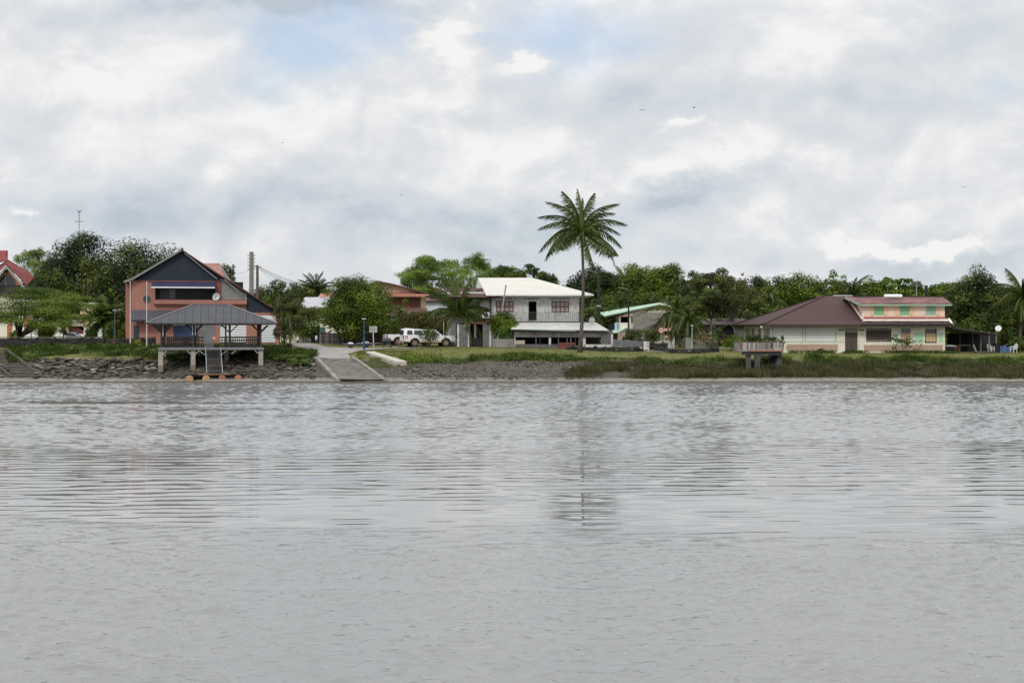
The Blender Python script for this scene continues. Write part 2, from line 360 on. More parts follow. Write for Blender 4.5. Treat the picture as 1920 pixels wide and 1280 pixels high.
def ground_material():
    m = bpy.data.materials.new('riverbank_soil_and_grass'); m.use_nodes = True; nt = m.node_tree; N = nt.nodes; L = nt.links
    p = N['Principled BSDF']; p.inputs['Roughness'].default_value = 0.9; p.inputs['Specular IOR Level'].default_value = 0.25
    geo = N.new('ShaderNodeNewGeometry').outputs['Position']; sp = N.new('ShaderNodeSeparateXYZ'); L.new(geo, sp.inputs[0])
    def noise(s, d=6, r=.65):
        n = N.new('ShaderNodeTexNoise'); n.inputs['Scale'].default_value = s; n.inputs['Detail'].default_value = d; n.inputs['Roughness'].default_value = r; L.new(geo, n.inputs['Vector']); return n.outputs['Fac']
    def m1(op, a, b):
        n = N.new('ShaderNodeMath'); n.operation = op
        for i, x in enumerate((a, b)):
            if isinstance(x, (int, float)): n.inputs[i].default_value = x
            else: L.new(x, n.inputs[i])
        return n.outputs[0]
    def mr(v, a, b):
        n = N.new('ShaderNodeMapRange'); n.clamp = True; n.inputs['From Min'].default_value = a; n.inputs['From Max'].default_value = b; L.new(v, n.inputs['Value']); return n.outputs[0]
    def mix(f, a, b):
        n = N.new('ShaderNodeMix'); n.data_type = 'RGBA'; L.new(f, n.inputs['Factor'])
        for k, x in (('A', a), ('B', b)):
            if isinstance(x, tuple): n.inputs[k].default_value = (*x, 1)
            else: L.new(x, n.inputs[k])
        return n.outputs['Result']
    mud = mix(mr(noise(1.2), .35, .65), (.036, .031, .025), (.078, .068, .054))
    mud = mix(mr(noise(7.0, 4), .50, .62), mud, (.13, .115, .092))
    grass = mix(mr(noise(.45), .38, .6), (.092, .102, .024), (.165, .137, .054))
    grass = mix(mr(noise(3.5, 8), .42, .66), grass, (.115, .135, .028))
    grass = mix(mr(noise(1.1, 8, .75), .58, .66), grass, (.16, .125, .07))
    # grass takes over above the mud; its edge is ragged and lies higher in the middle of the bank
    edge = m1('ADD', sp.outputs['Z'], m1('MULTIPLY', m1('SUBTRACT', noise(.8, 6, .7), .5), 0.9))
    col = mix(mr(edge, 1.62, 1.78), mud, grass)
    wet = mix(mr(noise(2.2, 5), .4, .6), (.23, .205, .175), (.155, .135, .11))        # pale silt shelf at the water's edge
    col = mix(mr(m1('ADD', sp.outputs['Z'], m1('MULTIPLY', m1('SUBTRACT', noise(1.5), .5), .12)), .30, .36), wet, col)
    col = mix(mr(sp.outputs['Z'], .05, .10), (.06, .052, .042), col)
    L.new(col, p.inputs['Base Color'])
    b = N.new('ShaderNodeBump'); b.inputs['Distance'].default_value = .12; b.inputs['Strength'].default_value = 1; L.new(noise(4.0, 8, .7), b.inputs['Height']); L.new(b.outputs[0], p.inputs['Normal'])
    return m
GM = ground_material()
xs = np.concatenate([np.linspace(-900, -75, 24)[:-1], np.arange(-75, 75, .42), np.linspace(75, 900, 24)])
ys = np.concatenate([np.linspace(60, 118, 6)[:-1], np.arange(118, 140, .30), np.arange(140, 200, 2.0), np.linspace(200, 2200, 26)])
ground_obj = link('ground', grid_mesh('ground', xs, ys, rough_h, GM)); setp(ground_obj, kind='structure')

# river ---------------------------------------------------------------
def water_material():
    m = bpy.data.materials.new('river_water'); m.use_nodes = True; nt = m.node_tree; N = nt.nodes; L = nt.links
    p = N['Principled BSDF']; p.inputs['IOR'].default_value = 1.333; p.inputs['Roughness'].default_value = .07
    geo = N.new('ShaderNodeNewGeometry').outputs['Position']
    def noise(sx, sy, d=3, r=.5):
        mp = N.new('ShaderNodeMapping'); mp.inputs['Scale'].default_value = (sx, sy, 1)
        L.new(geo, mp.inputs['Vector']); n = N.new('ShaderNodeTexNoise'); n.inputs['Scale'].default_value = 1; n.inputs['Detail'].default_value = d; n.inputs['Roughness'].default_value = r
        L.new(mp.outputs[0], n.inputs['Vector']); return n.outputs['Fac']
    at_ = N.new('ShaderNodeAttribute'); at_.attribute_name = 'breeze'      # 0 on slack water, 1 where the breeze ruffles it
    def mul(a, k, c=0.0):
        n = N.new('ShaderNodeMath'); n.operation = 'MULTIPLY_ADD'; L.new(a, n.inputs[0]); n.inputs[2].default_value = c
        if isinstance(k, float): n.inputs[1].default_value = k
        else: L.new(k, n.inputs[1])
        return n.outputs[0]
    br = at_.outputs['Fac']; hh = mul(noise(5.0, 12.5, 2, .6), mul(mul(br, .97, .03), mul(noise(.9, 2.4, 3, .6), 3.2, -.9)))
    b = N.new('ShaderNodeBump'); b.inputs['Strength'].default_value = 1; b.inputs['Distance'].default_value = .020
    L.new(hh, b.inputs['Height']); L.new(b.outputs[0], p.inputs['Normal']); L.new(mul(br, .02, .02), p.inputs['Roughness'])
    mx = N.new('ShaderNodeMix'); mx.data_type = 'RGBA'; mx.inputs['A'].default_value = (.215, .217, .212, 1); mx.inputs['B'].default_value = (.182, .186, .186, 1)
    L.new(noise(.03, .1, 4), mx.inputs['Factor']); L.new(mx.outputs['Result'], p.inputs['Base Color'])
    return m
WM = water_material()
def waves(X, Y, lam, slope, spread, n, seed):
    """random-phase sum of n wave trains running mostly up the river's breadth; returns heights with the given slope"""
    r = np.random.RandomState(seed); Z = np.zeros_like(X)
    for i in range(n):
        l = lam[0] * (lam[1] / lam[0]) ** ((i + r.rand()) / n); k = 2 * PI / l; a = PI / 2 + r.normal() * spread
        Z += slope / k * math.sqrt(2.0 / n) * np.sin(k * (np.cos(a) * X + np.sin(a) * Y) + r.rand() * 6.283)
    return Z
def river_height(X, Y, want='z'):
    # a lane of slack water lies across the river between 31 m and 56 m out; breeze roughens the rest, thin slicks elsewhere
    n1 = value_noise(X, Y, 14, 61) + value_noise(X, Y, 5, 62) * .5; n2 = value_noise(X, Y, 3, 63)
    ss = lambda v, a, b: (lambda t: t * t * (3 - 2 * t))(np.clip((v - a) / (b - a), 0, 1))
    lane = ss(Y - np.clip(-X - 1, 0, 20) * .33 + n2 * 1.8 + value_noise(X, Y, 9, 64) * 3.0, 30.6, 32.4) * (1 - ss(Y + n1 * 16, 48, 58))
    sl = ss(value_noise(X * .10, Y, 1.3, 65) + value_noise(X * .3, Y, 3.1, 66) * .6, .26, .42) * ss(Y, 22, 25) * ss(-X + n1 * 20, -12, 10)
    calm = np.maximum(lane, sl * .8); rough = 1 - calm
    if want == 'breeze': return rough * np.clip(1 - (Y - 28) / 40, .35, 1)
    g = 1 + 1.1 * value_noise(X, Y, 6, 67) + .6 * value_noise(X, Y, 2.4, 68)
    Z = waves(X, Y, (.40, 1.20), .038, .25, 32, 1) * g * (.30 + .70 * calm)
    gr = .75 + .7 * (value_noise(X * .5, Y, 4, 69) + .5)
    Z = Z + waves(X, Y, (.28, .70), .125, .7, 38, 2) * gr * rough * (1 + .5 * np.clip((Y - 55) / 30, 0, 1))
    return Z * np.clip((122.5 - Y) / 6, .05, 1)
xsw = np.arange(-54, 54.01, .30); ysw = np.arange(29.5, 122.9, .125)
xs2 = np.arange(-13, 13.01, .065); ys2 = np.append(np.arange(10.5, 29.48, .045), 29.5)
def breeze(me):
    co = np.empty(len(me.vertices) * 3, np.float32); me.vertices.foreach_get('co', co); co = co.reshape(-1, 3)
    a = me.attributes.new('breeze', 'FLOAT', 'POINT'); a.data.foreach_set('value', river_height(co[:, 0].astype(float), co[:, 1].astype(float), 'breeze').astype(np.float32)); return me
setp(link('river', breeze(grid_mesh('river', xsw, ysw, river_height, WM))), kind='structure')
def near_h(X, Y):
    nz = waves(X, Y, (.15, .40), .15, .55, 34, 3) * (.5 + 1.0 * (value_noise(X * .7, Y, 1.6, 70) + .5)) * river_height(X, Y, 'breeze') * np.clip((29.5 - Y) / 2, 0, 1); Z = river_height(X, Y) + nz; xr = xsw; Z[-1] = np.interp(X[-1], xr, river_height(xr, np.full(len(xr), 29.5))); return Z
near = link('river_near_shore', breeze(grid_mesh('river_near_shore', xs2, ys2, near_h, WM))); near.name = 'river'; setp(near, kind='structure')
mb = MB(); x0, x1, y0, y1 = float(xsw[0]), float(xsw[-1]), float(ysw[0]), 123.0; a0, a1, b0 = float(xs2[0]), float(xs2[-1]), float(ys2[0])
for a, b, c, d in ((-1500, x0, y0, y1), (x1, 1500, y0, y1), (-1500, a0, b0, y0), (a1, 1500, b0, y0), (-1500, 1500, -900, b0)): mb.poly([(a, c, 0), (b, c, 0), (b, d, 0), (a, d, 0)])
setp(part('river', mb, WM, None), kind='structure')

# road, slipway ------------------------------------------------------------
ROAD = mat('worn_asphalt', (.30, .27, .255), (.22, .20, .19), 1.5, .95, bump=.01, bump_scale=30)
CONC = mat('weathered_concrete', (.27, .25, .22), (.16, .145, .125), 1.2, .9, stain=(.07, .065, .055), stain_amt=.35, bump=.01)
SLIP = mat('muddy_slipway_concrete', (.15, .133, .115), (.075, .066, .056), 1.6, .85, stain=(.045, .04, .034), stain_amt=.6, stain_scale=1.4, streak=.6, bump=.02, bump_scale=12)
LIGHTC = mat('pale_concrete', (.56, .53, .46), (.42, .39, .32), 1.6, .9, bump=.008)
def strip(name, Lp, Rp, m, dz, n=10, sub=6):
    A = [ground(*p) for p in Lp]; B = [ground(*p) for p in Rp]
    def res(P):
        out = []
        for a, b in zip(P[:-1], P[1:]):
            for i in range(sub): out.append(a.lerp(b, i / sub))
        return out + [P[-1]]
    A, B = res(A), res(B); mb = MB()
    for a, b in zip(A, B):
        for j in range(n + 1):
            q = a.lerp(b, j / n); mb.v.append((q.x, q.y, float(rough_h(np.array([q.x]), np.array([q.y]))[0]) + dz))
    for i in range(len(A) - 1):
        for j in range(n):
            k = i * (n + 1) + j; mb.f.append((k, k + 1, k + n + 2, k + n + 1))
    return setp(part(name, mb, m, None, smooth=True), kind='structure')
strip('road', [(592, 673), (578, 664), (566, 656), (553, 649), (543, 644)], [(656, 673), (654, 665), (640, 658), (612, 650.5), (582, 644)], ROAD, .05)
strip('gravel_path', [(640, 667), (658, 663), (676, 658), (702, 656), (742, 654.2), (805, 652.6)], [(612, 651.5), (640, 652.8), (665, 653.4), (700, 653.8), (742, 652.9), (805, 651.8)], ROAD, .065, n=5)
strip('concrete_path', [(1345, 654.5), (1370, 655.5), (1392, 658.5)], [(1345, 653), (1370, 653.6), (1392, 655.5)], CONC, .06, n=4)

def slipway():
    tl, tr, bl, br = ground(592, 676), ground(660, 675), ground(634, 715), ground(722, 715)
    o = thing('slipway', 'muddy concrete boat slipway running down from the road into the river', 'slipway', tuple(tl)); L0 = tl
    def q(p, dz): return Vector((p.x, p.y, p.z + dz)) - L0
    n = 14; mb = MB(); down = Vector((0, 0, -1.0))
    for i in range(n + 1):
        a = tl.lerp(bl, i / n); b = tr.lerp(br, i / n)
        for j in range(7):
            p = a.lerp(b, j / 6); mb.v.append(tuple(q(p, .16 + .012 * math.sin(i * 5 + j))))
    for i in range(n):
        for j in range(6):
            k = i * 7 + j; mb.f.append((k, k + 1, k + 8, k + 7))
    part('slab', mb, SLIP, o)
    for nm, a, b, w in (('kerb', tl, bl, .34), ('kerb', tr, br, .26)):
        mb = MB(); pts = [a.lerp(b, t / 6) for t in range(7)]
        prof = [.34, .36, .33, .30, .26, .22, .16]
        for s in range(6):
            p0, p1 = pts[s], pts[s + 1]; d = Vector((w / 2, 0, 0))
            c = [q(p0, prof[s]) - d, q(p0, prof[s]) + d, q(p1, prof[s + 1]) + d, q(p1, prof[s + 1]) - d]
            k = len(mb.v); mb.v += [tuple(x) for x in c] + [tuple(x - Vector((0, 0, 1.1))) for x in c]
            mb.f += [tuple(k + i for i in t) for t in ((0, 3, 2, 1), (4, 5, 6, 7), (0, 4, 7, 3), (1, 2, 6, 5), (0, 1, 5, 4), (2, 3, 7, 6))]
        part(nm, mb, CONC, o)
    for px in (642, 653, 664):
        g = ground(px, 711.5) - L0; mb = MB().box(-.26, .26, -.12, .12, 0, .06); part('concrete_patch', mb, LIGHTC, o, loc=(g.x, g.y, g.z + .17))
slipway()

# riprap: every block that reads as one is a stone of its own, a child of the ground -------------------------------------
STONE = mat('grey_brown_rock', (.100, .088, .073), (.036, .032, .026), 1.3, .92, bump=.03, bump_scale=6)
STONE_L = mat('pale_tan_rock', (.30, .265, .215), (.17, .145, .115), 1.3, .92, bump=.03, bump_scale=6)
DARKST = mat('black_lichen_stone', (.042, .040, .034), (.016, .015, .014), 2.5, .95, bump=.03, bump_scale=8)
rng = np.random.RandomState(7)
def rock_mesh(name, seed, m, flat=.6):
    r = random.Random(seed); mb = MB(); k = 6
    prof = [(0.35, -.5), (.95, -.25), (1.0, .12), (.72, .42), (.25, .5)]
    mb.lathe(prof, k=k)
    mb.v = [(x * (1 + r.uniform(-.28, .28)), y * (1 + r.uniform(-.28, .28)), z * flat * (1 + r.uniform(-.25, .25)) + r.uniform(-.08, .08)) for x, y, z in mb.v]
    return mb.mesh(name, m)
ROCKS = [rock_mesh('stone', i, STONE) for i in range(6)]; ROCKS_L = [rock_mesh('pale_stone', 20 + i, STONE_L) for i in range(3)]
DROCKS = [rock_mesh('dark_stone', 40 + i, DARKST, .8) for i in range(3)]
def scatter_rocks(n, pxr, pyf, size, seed, pale=.12):
    r = random.Random(seed)
    for i in range(n):
        px = r.uniform(*pxr); lo, hi = pyf(px); py = lo + (hi - lo) * r.random() ** .85
        g = ground(px, py); s = r.uniform(*size) * (1.15 - .35 * (py - lo) / (hi - lo + 1e-6))
        me = r.choice(ROCKS_L) if r.random() < pale else r.choice(ROCKS)
        link('stone', me, ground_obj, (g.x, g.y, g.z + s * .12), (r.uniform(-.35, .35), r.uniform(-.3, .3), r.uniform(0, 6.3)), (s * r.uniform(.8, 1.3), s * .8, s * r.uniform(.55, .95)))
scatter_rocks(120, (66, 292), lambda p: (672 if p > 110 else 672 + (110 - p) * .45, 707), (.26, .46), 3, .2)
scatter_rocks(80, (296, 588), lambda p: (676, 708), (.22, .38), 4, .12)
scatter_rocks(10, (-30, 14), lambda p: (688, 707), (.22, .4), 5, .4)
for px, py, s in ((2, 687, .34), (70, 688, .36), (76, 692, .36), (88, 680, .42), (98, 681, .42), (130, 677, .5), (128, 687, .34), (80, 683, .36), (104, 692, .4), (158, 690, .32), (166, 678, .36), (138, 683, .32)):
    g = ground(px, py); link('stone', random.choice(ROCKS_L), ground_obj, (g.x, g.y, g.z + .12), (.2, -.15, s * 9), (s * 1.15, s, s * .75))
def merge_scatter(name, meshes, items, m, parent=None, label=None, cat=None):
    """many small solid pieces joined into one mesh; items: (x,y,z,rx,ry,rz,sx,sy,sz)"""
    V = []; F = []; off = 0; cache = []
    for me in meshes:
        co = np.empty(len(me.vertices) * 3); me.vertices.foreach_get('co', co); cache.append((co.reshape(-1, 3), [tuple(p.vertices) for p in me.polygons]))
    rr = random.Random(1)
    for it in items:
        co, fs = rr.choice(cache); M = Matrix.LocRotScale(Vector(it[:3]), __import__('mathutils').Euler(it[3:6]), Vector(it[6:9])); M = np.array(M)
        V.append(co @ M[:3, :3].T + M[:3, 3]); F += [tuple(i + off for i in f) for f in fs]; off += len(co)
    me = bpy.data.meshes.new(name); me.from_pydata(np.concatenate(V).tolist(), [], F); me.materials.append(m); me.update()
    o = link(name, me, parent); return setp(o, label, cat, kind='stuff')
def rubble(n, pxr, pyr, size, seed, fill=None):
    r = random.Random(seed); out = []
    for i in range(n):
        px = r.uniform(*pxr); py = r.uniform(*pyr)
        if fill and not fill(px, py): continue
        g = ground(px, py); s = r.uniform(*size)
        out.append((g.x, g.y, g.z + s * .1, r.uniform(-.5, .5), r.uniform(-.5, .5), r.uniform(0, 6), s * r.uniform(.8, 1.5), s, s * r.uniform(.5, .9)))
    return out
setp(merge_scatter('riprap_rubble', ROCKS[:4], rubble(1500, (62, 590), (672, 710), (.08, .22), 9), STONE), 'small grey rubble filling the bank between the big stones', 'rubble')
def midfill(px, py): return py > 682 + 6 * math.sin(px * .03) and not (590 + (py - 676) < px < 668 + (py - 676) * 1.5)
setp(merge_scatter('shore_rubble', ROCKS[:4], rubble(2600, (664, 1130), (678, 711), (.04, .115), 10, midfill) + rubble(160, (592, 663), (671, 675.5), (.04, .09), 14), mat('pebble_grey', (.17, .158, .135), (.075, .068, .058), 1.5, .92)), 'low band of grey pebbles and rubble on the bank right of the slipway', 'rubble')
setp(merge_scatter('pale_shore_rubble', ROCKS_L, rubble(500, (60, 1130), (676, 712), (.03, .08), 11, midfill), STONE_L), 'scattered pale pebbles and shells on the muddy bank', 'pebbles')

# concrete stairs down the bank, far left
def stairs():
    g = ground(-20, 655); o = thing('river_stairs', 'brown concrete stairs descending the left end of the bank to the river', 'stairs', tuple(g))
    st = mat('brown_stair_concrete', (.095, .080, .066), (.052, .044, .037), 1.5, .9, stain=(.05, .045, .04), stain_amt=.3)
    rows = [(655, -60, 12), (660, -55, 24), (665, -45, 32), (670, -35, 34), (675.5, -25, 42), (681, -10, 47), (686.5, 4, 56), (692, 9, 64), (697.5, 13, 70), (703, 20, 78)]
    for i, (py, a, b) in enumerate(rows):
        Y = 132.0 - i * 1.12; z = zf(py, Y); x0, x1 = xf(a, Y), xf(b, Y)
        part('step', MB().box(x0 - g.x, x1 - g.x, Y - g.y, Y + 1.25 - g.y, z - .5 - g.z, z - g.z), st, o)
    mb = MB(); a = Vector((xf(12, 131.2), 131.0, zf(654, 131))) - g; b = Vector((xf(80, 121.8), 121.7, zf(706, 121.7))) - g
    mb.beam(a, b, .12, .2); part('side_kerb', mb, st, o)
    mb = MB(); a = Vector((xf(-6, 125.6), 125.6, zf(684, 125.6))) - g; b = Vector((xf(22, 121.8), 121.7, zf(706, 121.7))) - g
    mb.beam(a, b, .12, .2); part('side_kerb', mb, st, o)
stairs()

# rubble-built walls -------------------------------------------------------------
def stone_wall(name, label, pts, hgt, thick=.5, seed=1, cap=None, pale=.05, n_per_m=9):
    """pts: plan points (x, y, z base)"""
    o = thing(name, label, 'wall', tuple(pts[0])); O = Vector(pts[0]); r = random.Random(seed); mb = MB(); items = []; pit = []
    for a, b in zip(pts[:-1], pts[1:]):
        a = Vector(a) - O; b = Vector(b) - O; d = (b - a); L = d.length; d.normalize(); nrm = Vector((d.y, -d.x, 0)).normalized() * thick / 2
        if nrm.y > 0: nrm = -nrm
        c = [a + nrm, b + nrm, b - nrm, a - nrm]; k = len(mb.v)
        mb.v += [tuple(x - Vector((0, 0, .5))) for x in c] + [tuple(x + Vector((0, 0, hgt - .04))) for x in c]
        mb.f += [tuple(k + i for i in q) for q in ((0, 3, 2, 1), (4, 5, 6, 7), (0, 1, 5, 4), (1, 2, 6, 5), (2, 3, 7, 6), (3, 0, 4, 7))]
        for i in range(int(L * hgt * n_per_m)):
            p = a + d * r.uniform(0, L) + nrm + Vector((0, 0, r.uniform(0, hgt))); s = r.uniform(.10, .19)
            (pit if r.random() < pale else items).append((p.x, p.y, p.z, r.uniform(-.3, .3), r.uniform(-.3, .3), r.uniform(0, 6), s * 1.2, s * .7, s))
        if cap:
            cm = MB(); e = nrm * 1.15; c = [a + e, b + e, b - e, a - e]; z = Vector((0, 0, hgt + .003)); cm.slab([tuple(x + z + Vector((0, 0, .09))) for x in c], .09); part('coping', cm, cap, o)
    part('core', mb, DARKST, o); merge_scatter('stones', DROCKS, items, DARKST, o)
    if pit: merge_scatter('pale_stones', DROCKS, pit, STONE_L, o)
    return o
def gp(px, Y, z): return (xf(px, Y), Y, z)
MOSSY = mat('mossy_coping', (.06, .06, .028), (.025, .03, .014), 1.2, .95)
stone_wall('parapet_wall', 'long dark stone parapet along the left shore under the flat-topped tree', [gp(-60, 134, 2.85), gp(100, 134, 2.9), gp(195, 134.2, 2.9)], .80, .5, 1, MOSSY)
stone_wall('parapet_wall', 'short lower dark stone parapet left of the orange house', [gp(198, 134.6, 2.75), gp(292, 136, 3.0)], .68, .5, 2, MOSSY)
stone_wall('garden_wall', 'low black stone wall right of the pavilion below the white garage shutters', [gp(493, 136, 2.55), gp(546, 137, 2.6)], .46, .4, 3)
stone_wall('garden_wall', 'low black stone wall speckled white under the grey corrugated fence', [gp(1062, 137.5, 2.48), gp(1110, 137.3, 2.42), gp(1206, 137, 2.42)], .38, .5, 4, pale=.12)
stone_wall('garden_wall', 'curved low black stone wall with white stones between fence and lamp post', [gp(1230, 137.5, 2.3), gp(1262, 135, 2.22), gp(1300, 134.6, 2.25), gp(1345, 136.5, 2.38)], .42, .5, 5, pale=.14)
stone_wall('garden_wall', 'taller dark brown stone wall behind the curved stone wall', [gp(1212, 140, 2.4), gp(1252, 140, 2.4)], .78, .4, 6)
stone_wall('garden_wall', 'grey rubble wall behind the small trailers beneath the round tree', [gp(688, 149, 2.85), gp(722, 149, 2.85)], 1.0, .4, 7, pale=.6)
# ------------------------------------------------------------------ plants
def leaf_mesh(name, P, Nn, size, aspect, m, droop=None, seed=0, tint=None):
    rs = np.random.RandomState(seed); n = len(P)
    Nn = Nn / (np.linalg.norm(Nn, axis=1, keepdims=True) + 1e-9)
    A = np.cross(Nn, rs.normal(size=(n, 3))); A /= np.linalg.norm(A, axis=1, keepdims=True) + 1e-9
    if droop is not None: A = A + np.array([0, 0, -droop]); A /= np.linalg.norm(A, axis=1, keepdims=True) + 1e-9
    B = np.cross(Nn, A); B /= np.linalg.norm(B, axis=1, keepdims=True) + 1e-9
    s = size * rs.uniform(.6, 1.4, (n, 1)) / 2
    co = np.stack([P - A * s, P + B * s * aspect - A * s * .1, P + A * s, P - B * s * aspect - A * s * .1], 1).reshape(-1, 3)
    me = bpy.data.meshes.new(name); me.vertices.add(4 * n); me.vertices.foreach_set('co', co.astype(np.float32).ravel())
    me.loops.add(4 * n); me.loops.foreach_set('vertex_index', np.arange(4 * n, dtype=np.int32))
    me.polygons.add(n); me.polygons.foreach_set('loop_start', np.arange(0, 4 * n, 4, dtype=np.int32)); me.polygons.foreach_set('loop_total', np.full(n, 4, np.int32))
    at_ = me.attributes.new('tint', 'FLOAT', 'POINT'); t = rs.rand(n) if tint is None else tint
    at_.data.foreach_set('value', np.repeat(t, 4).astype(np.float32))
    me.materials.append(m); me.update(calc_edges=True); return me
def sph(rs, n):
    v = rs.normal(size=(n, 3)); return v / np.linalg.norm(v, axis=1, keepdims=True)
def crown_points(kind, W, D, H, n, seed):
    """leaf centres and normals of a crown centred on the origin, and its limb tips"""
    rs = np.random.RandomState(seed); tips = []
    if kind == 'umbrella':
        m = 34; c = np.zeros((m, 3)); a = rs.rand(m) * 6.28; q = np.sqrt(rs.rand(m))
        c[:, 0] = np.cos(a) * q * W * .42; c[:, 1] = np.sin(a) * q * D * .42; c[:, 2] = H * .5 - H * .55 * q ** 2 - rs.rand(m) * H * .4
        rad = np.stack([rs.uniform(.12, .2, m) * W, rs.uniform(.12, .2, m) * D, rs.uniform(.05, .10, m) * H * 1.3], 1)
    elif kind == 'plume':            # bamboo-like clump, feathery sprays bending outwards
        m = 110; c = np.zeros((m, 3)); a = rs.rand(m) * 6.28; q = rs.rand(m) ** .6; zz = rs.rand(m)
        lim = .5 * np.sqrt(np.clip(1 - (zz * 1.0) ** 2.2, 0, 1)) + .08
        c[:, 0] = np.cos(a) * q * W * lim; c[:, 1] = np.sin(a) * q * D * lim; c[:, 2] = (zz - .45) * H * rs.uniform(.85, 1.05, m)
        rad = np.stack([rs.uniform(.07, .14, m) * W, rs.uniform(.06, .13, m) * D, rs.uniform(.06, .12, m) * H], 1)
    elif kind == 'sparse':
        m = 26; d = sph(rs, m); q = rs.rand(m) ** .45; c = d * q[:, None] * np.array([W, D, H]) * .43
        rad = np.stack([rs.uniform(.08, .15, m) * W, rs.uniform(.08, .15, m) * D, rs.uniform(.07, .12, m) * H], 1)
    elif kind == 'hedge':
        m = 40; c = (rs.rand(m, 3) - .5) * np.array([W, D, H]) * np.array([.85, .7, .6]); rad = np.stack([rs.uniform(.1, .16, m) * W, rs.uniform(.2, .3, m) * D, rs.uniform(.18, .28, m) * H], 1)
    else:                            # round
        m = 70; d = sph(rs, m); d[:, 2] = np.where(d[:, 2] < -.55, -d[:, 2] * .4, d[:, 2]); q = .74 + .26 * rs.rand(m) ** .6
        c = d * q[:, None] * np.array([W, D, H]) * .38 * rs.uniform(.85, 1.1, (m, 1))
        b = min(W, H * 1.4); rad = np.stack([rs.uniform(.10, .18, m) * b, rs.uniform(.10, .18, m) * b, rs.uniform(.08, .13, m) * b], 1)
    w = rad[:, 0] * rad[:, 2]; w = w / w.sum(); k = rs.choice(m, n, p=w); d = sph(rs, n)
    d[:, 2] = np.where((d[:, 2] < 0) & (rs.rand(n) < .5), -d[:, 2], d[:, 2])
    r = 1 - .55 * rs.rand(n) ** 1.6
    far = rs.rand(n) < .04; r = np.where(far, r * rs.uniform(1.0, 1.15, n), r)
    P = c[k] + d * rad[k] * r[:, None]
    if kind == 'round':       # the dark heart of the crown
        m_ = int(n * .22); q = sph(rs, m_) * (rs.rand(m_, 1) ** .4) * np.array([W, D, H]) * .36; P[:m_] = q
    Nn = d * 1.1 + sph(rs, n) * .55 + np.array([0, 0, .35])
    pt = rs.rand(m); tint = np.clip(pt[k] * .7 + rs.rand(n) * .3, 0, 1)
    return P, Nn, tint, c[np.argsort(-np.abs(c[:, 0]) - np.abs(c[:, 2]))][:14]
LM = {
    'mango': leafmat('mango_leaves', ((.010, .018, .006), (.034, .052, .010), (.15, .185, .024)), .40),
    'green': leafmat('green_leaves', ((.040, .066, .008), (.096, .145, .014), (.20, .25, .032)), .5),
    'dark': leafmat('dark_leaves', ((.018, .034, .008), (.050, .080, .013), (.125, .16, .024)), .5),
    'lime': leafmat('bamboo_leaves', ((.070, .115, .016), (.145, .22, .028), (.23, .32, .06)), .4, .4),
    'acacia': leafmat('feathery_leaves', ((.030, .055, .008), (.082, .130, .014), (.15, .20, .028)), .6, .3),
    'olive': leafmat('olive_leaves', ((.030, .040, .010), (.065, .085, .018), (.13, .14, .035)), .6),
    'rust': leafmat('rusty_leaves', ((.040, .045, .012), (.095, .080, .020), (.20, .085, .028)), .8),
    'palm': leafmat('palm_leaflets', ((.028, .050, .010), (.078, .105, .020), (.17, .18, .042)), 1.2, .25, .42),
    'sedge': leafmat('sedge_blades', ((.031, .036, .015), (.064, .069, .026), (.135, .126, .058)), .7, .15),
    'lawn': leafmat('grass_blades', ((.05, .08, .012), (.11, .15, .022), (.19, .20, .045)), .5, .25),
    'weed': leafmat('bank_weeds', ((.022, .045, .008), (.060, .100, .016), (.12, .16, .03)), .7, .25),
    'yellow': leafmat('yellow_leaves', ((.16, .18, .02), (.35, .33, .03), (.55, .48, .05)), 2.0, .3),
    'orange': leafmat('orange_flowers', ((.45, .20, .06), (.65, .33, .12), (.75, .45, .22)), 2.0, .3),
    'banana': leafmat('broad_leaves', ((.035, .070, .010), (.085, .140, .020), (.17, .23, .04)), 1.0, .35),
}
BARK = mat('dark_bark', (.060, .050, .040), (.030, .026, .022), 3, .95, bump=.03, bump_scale=10)
BARKG = mat('grey_bark', (.19, .17, .145), (.10, .09, .075), 3, .95, bump=.02, bump_scale=10)
PTRUNK = mat('palm_bark', (.115, .098, .082), (.055, .047, .04), 4, .95, bump=.03, bump_scale=14)
TREEN = [0]; LEAFN, LEAFS = 1.5, .84
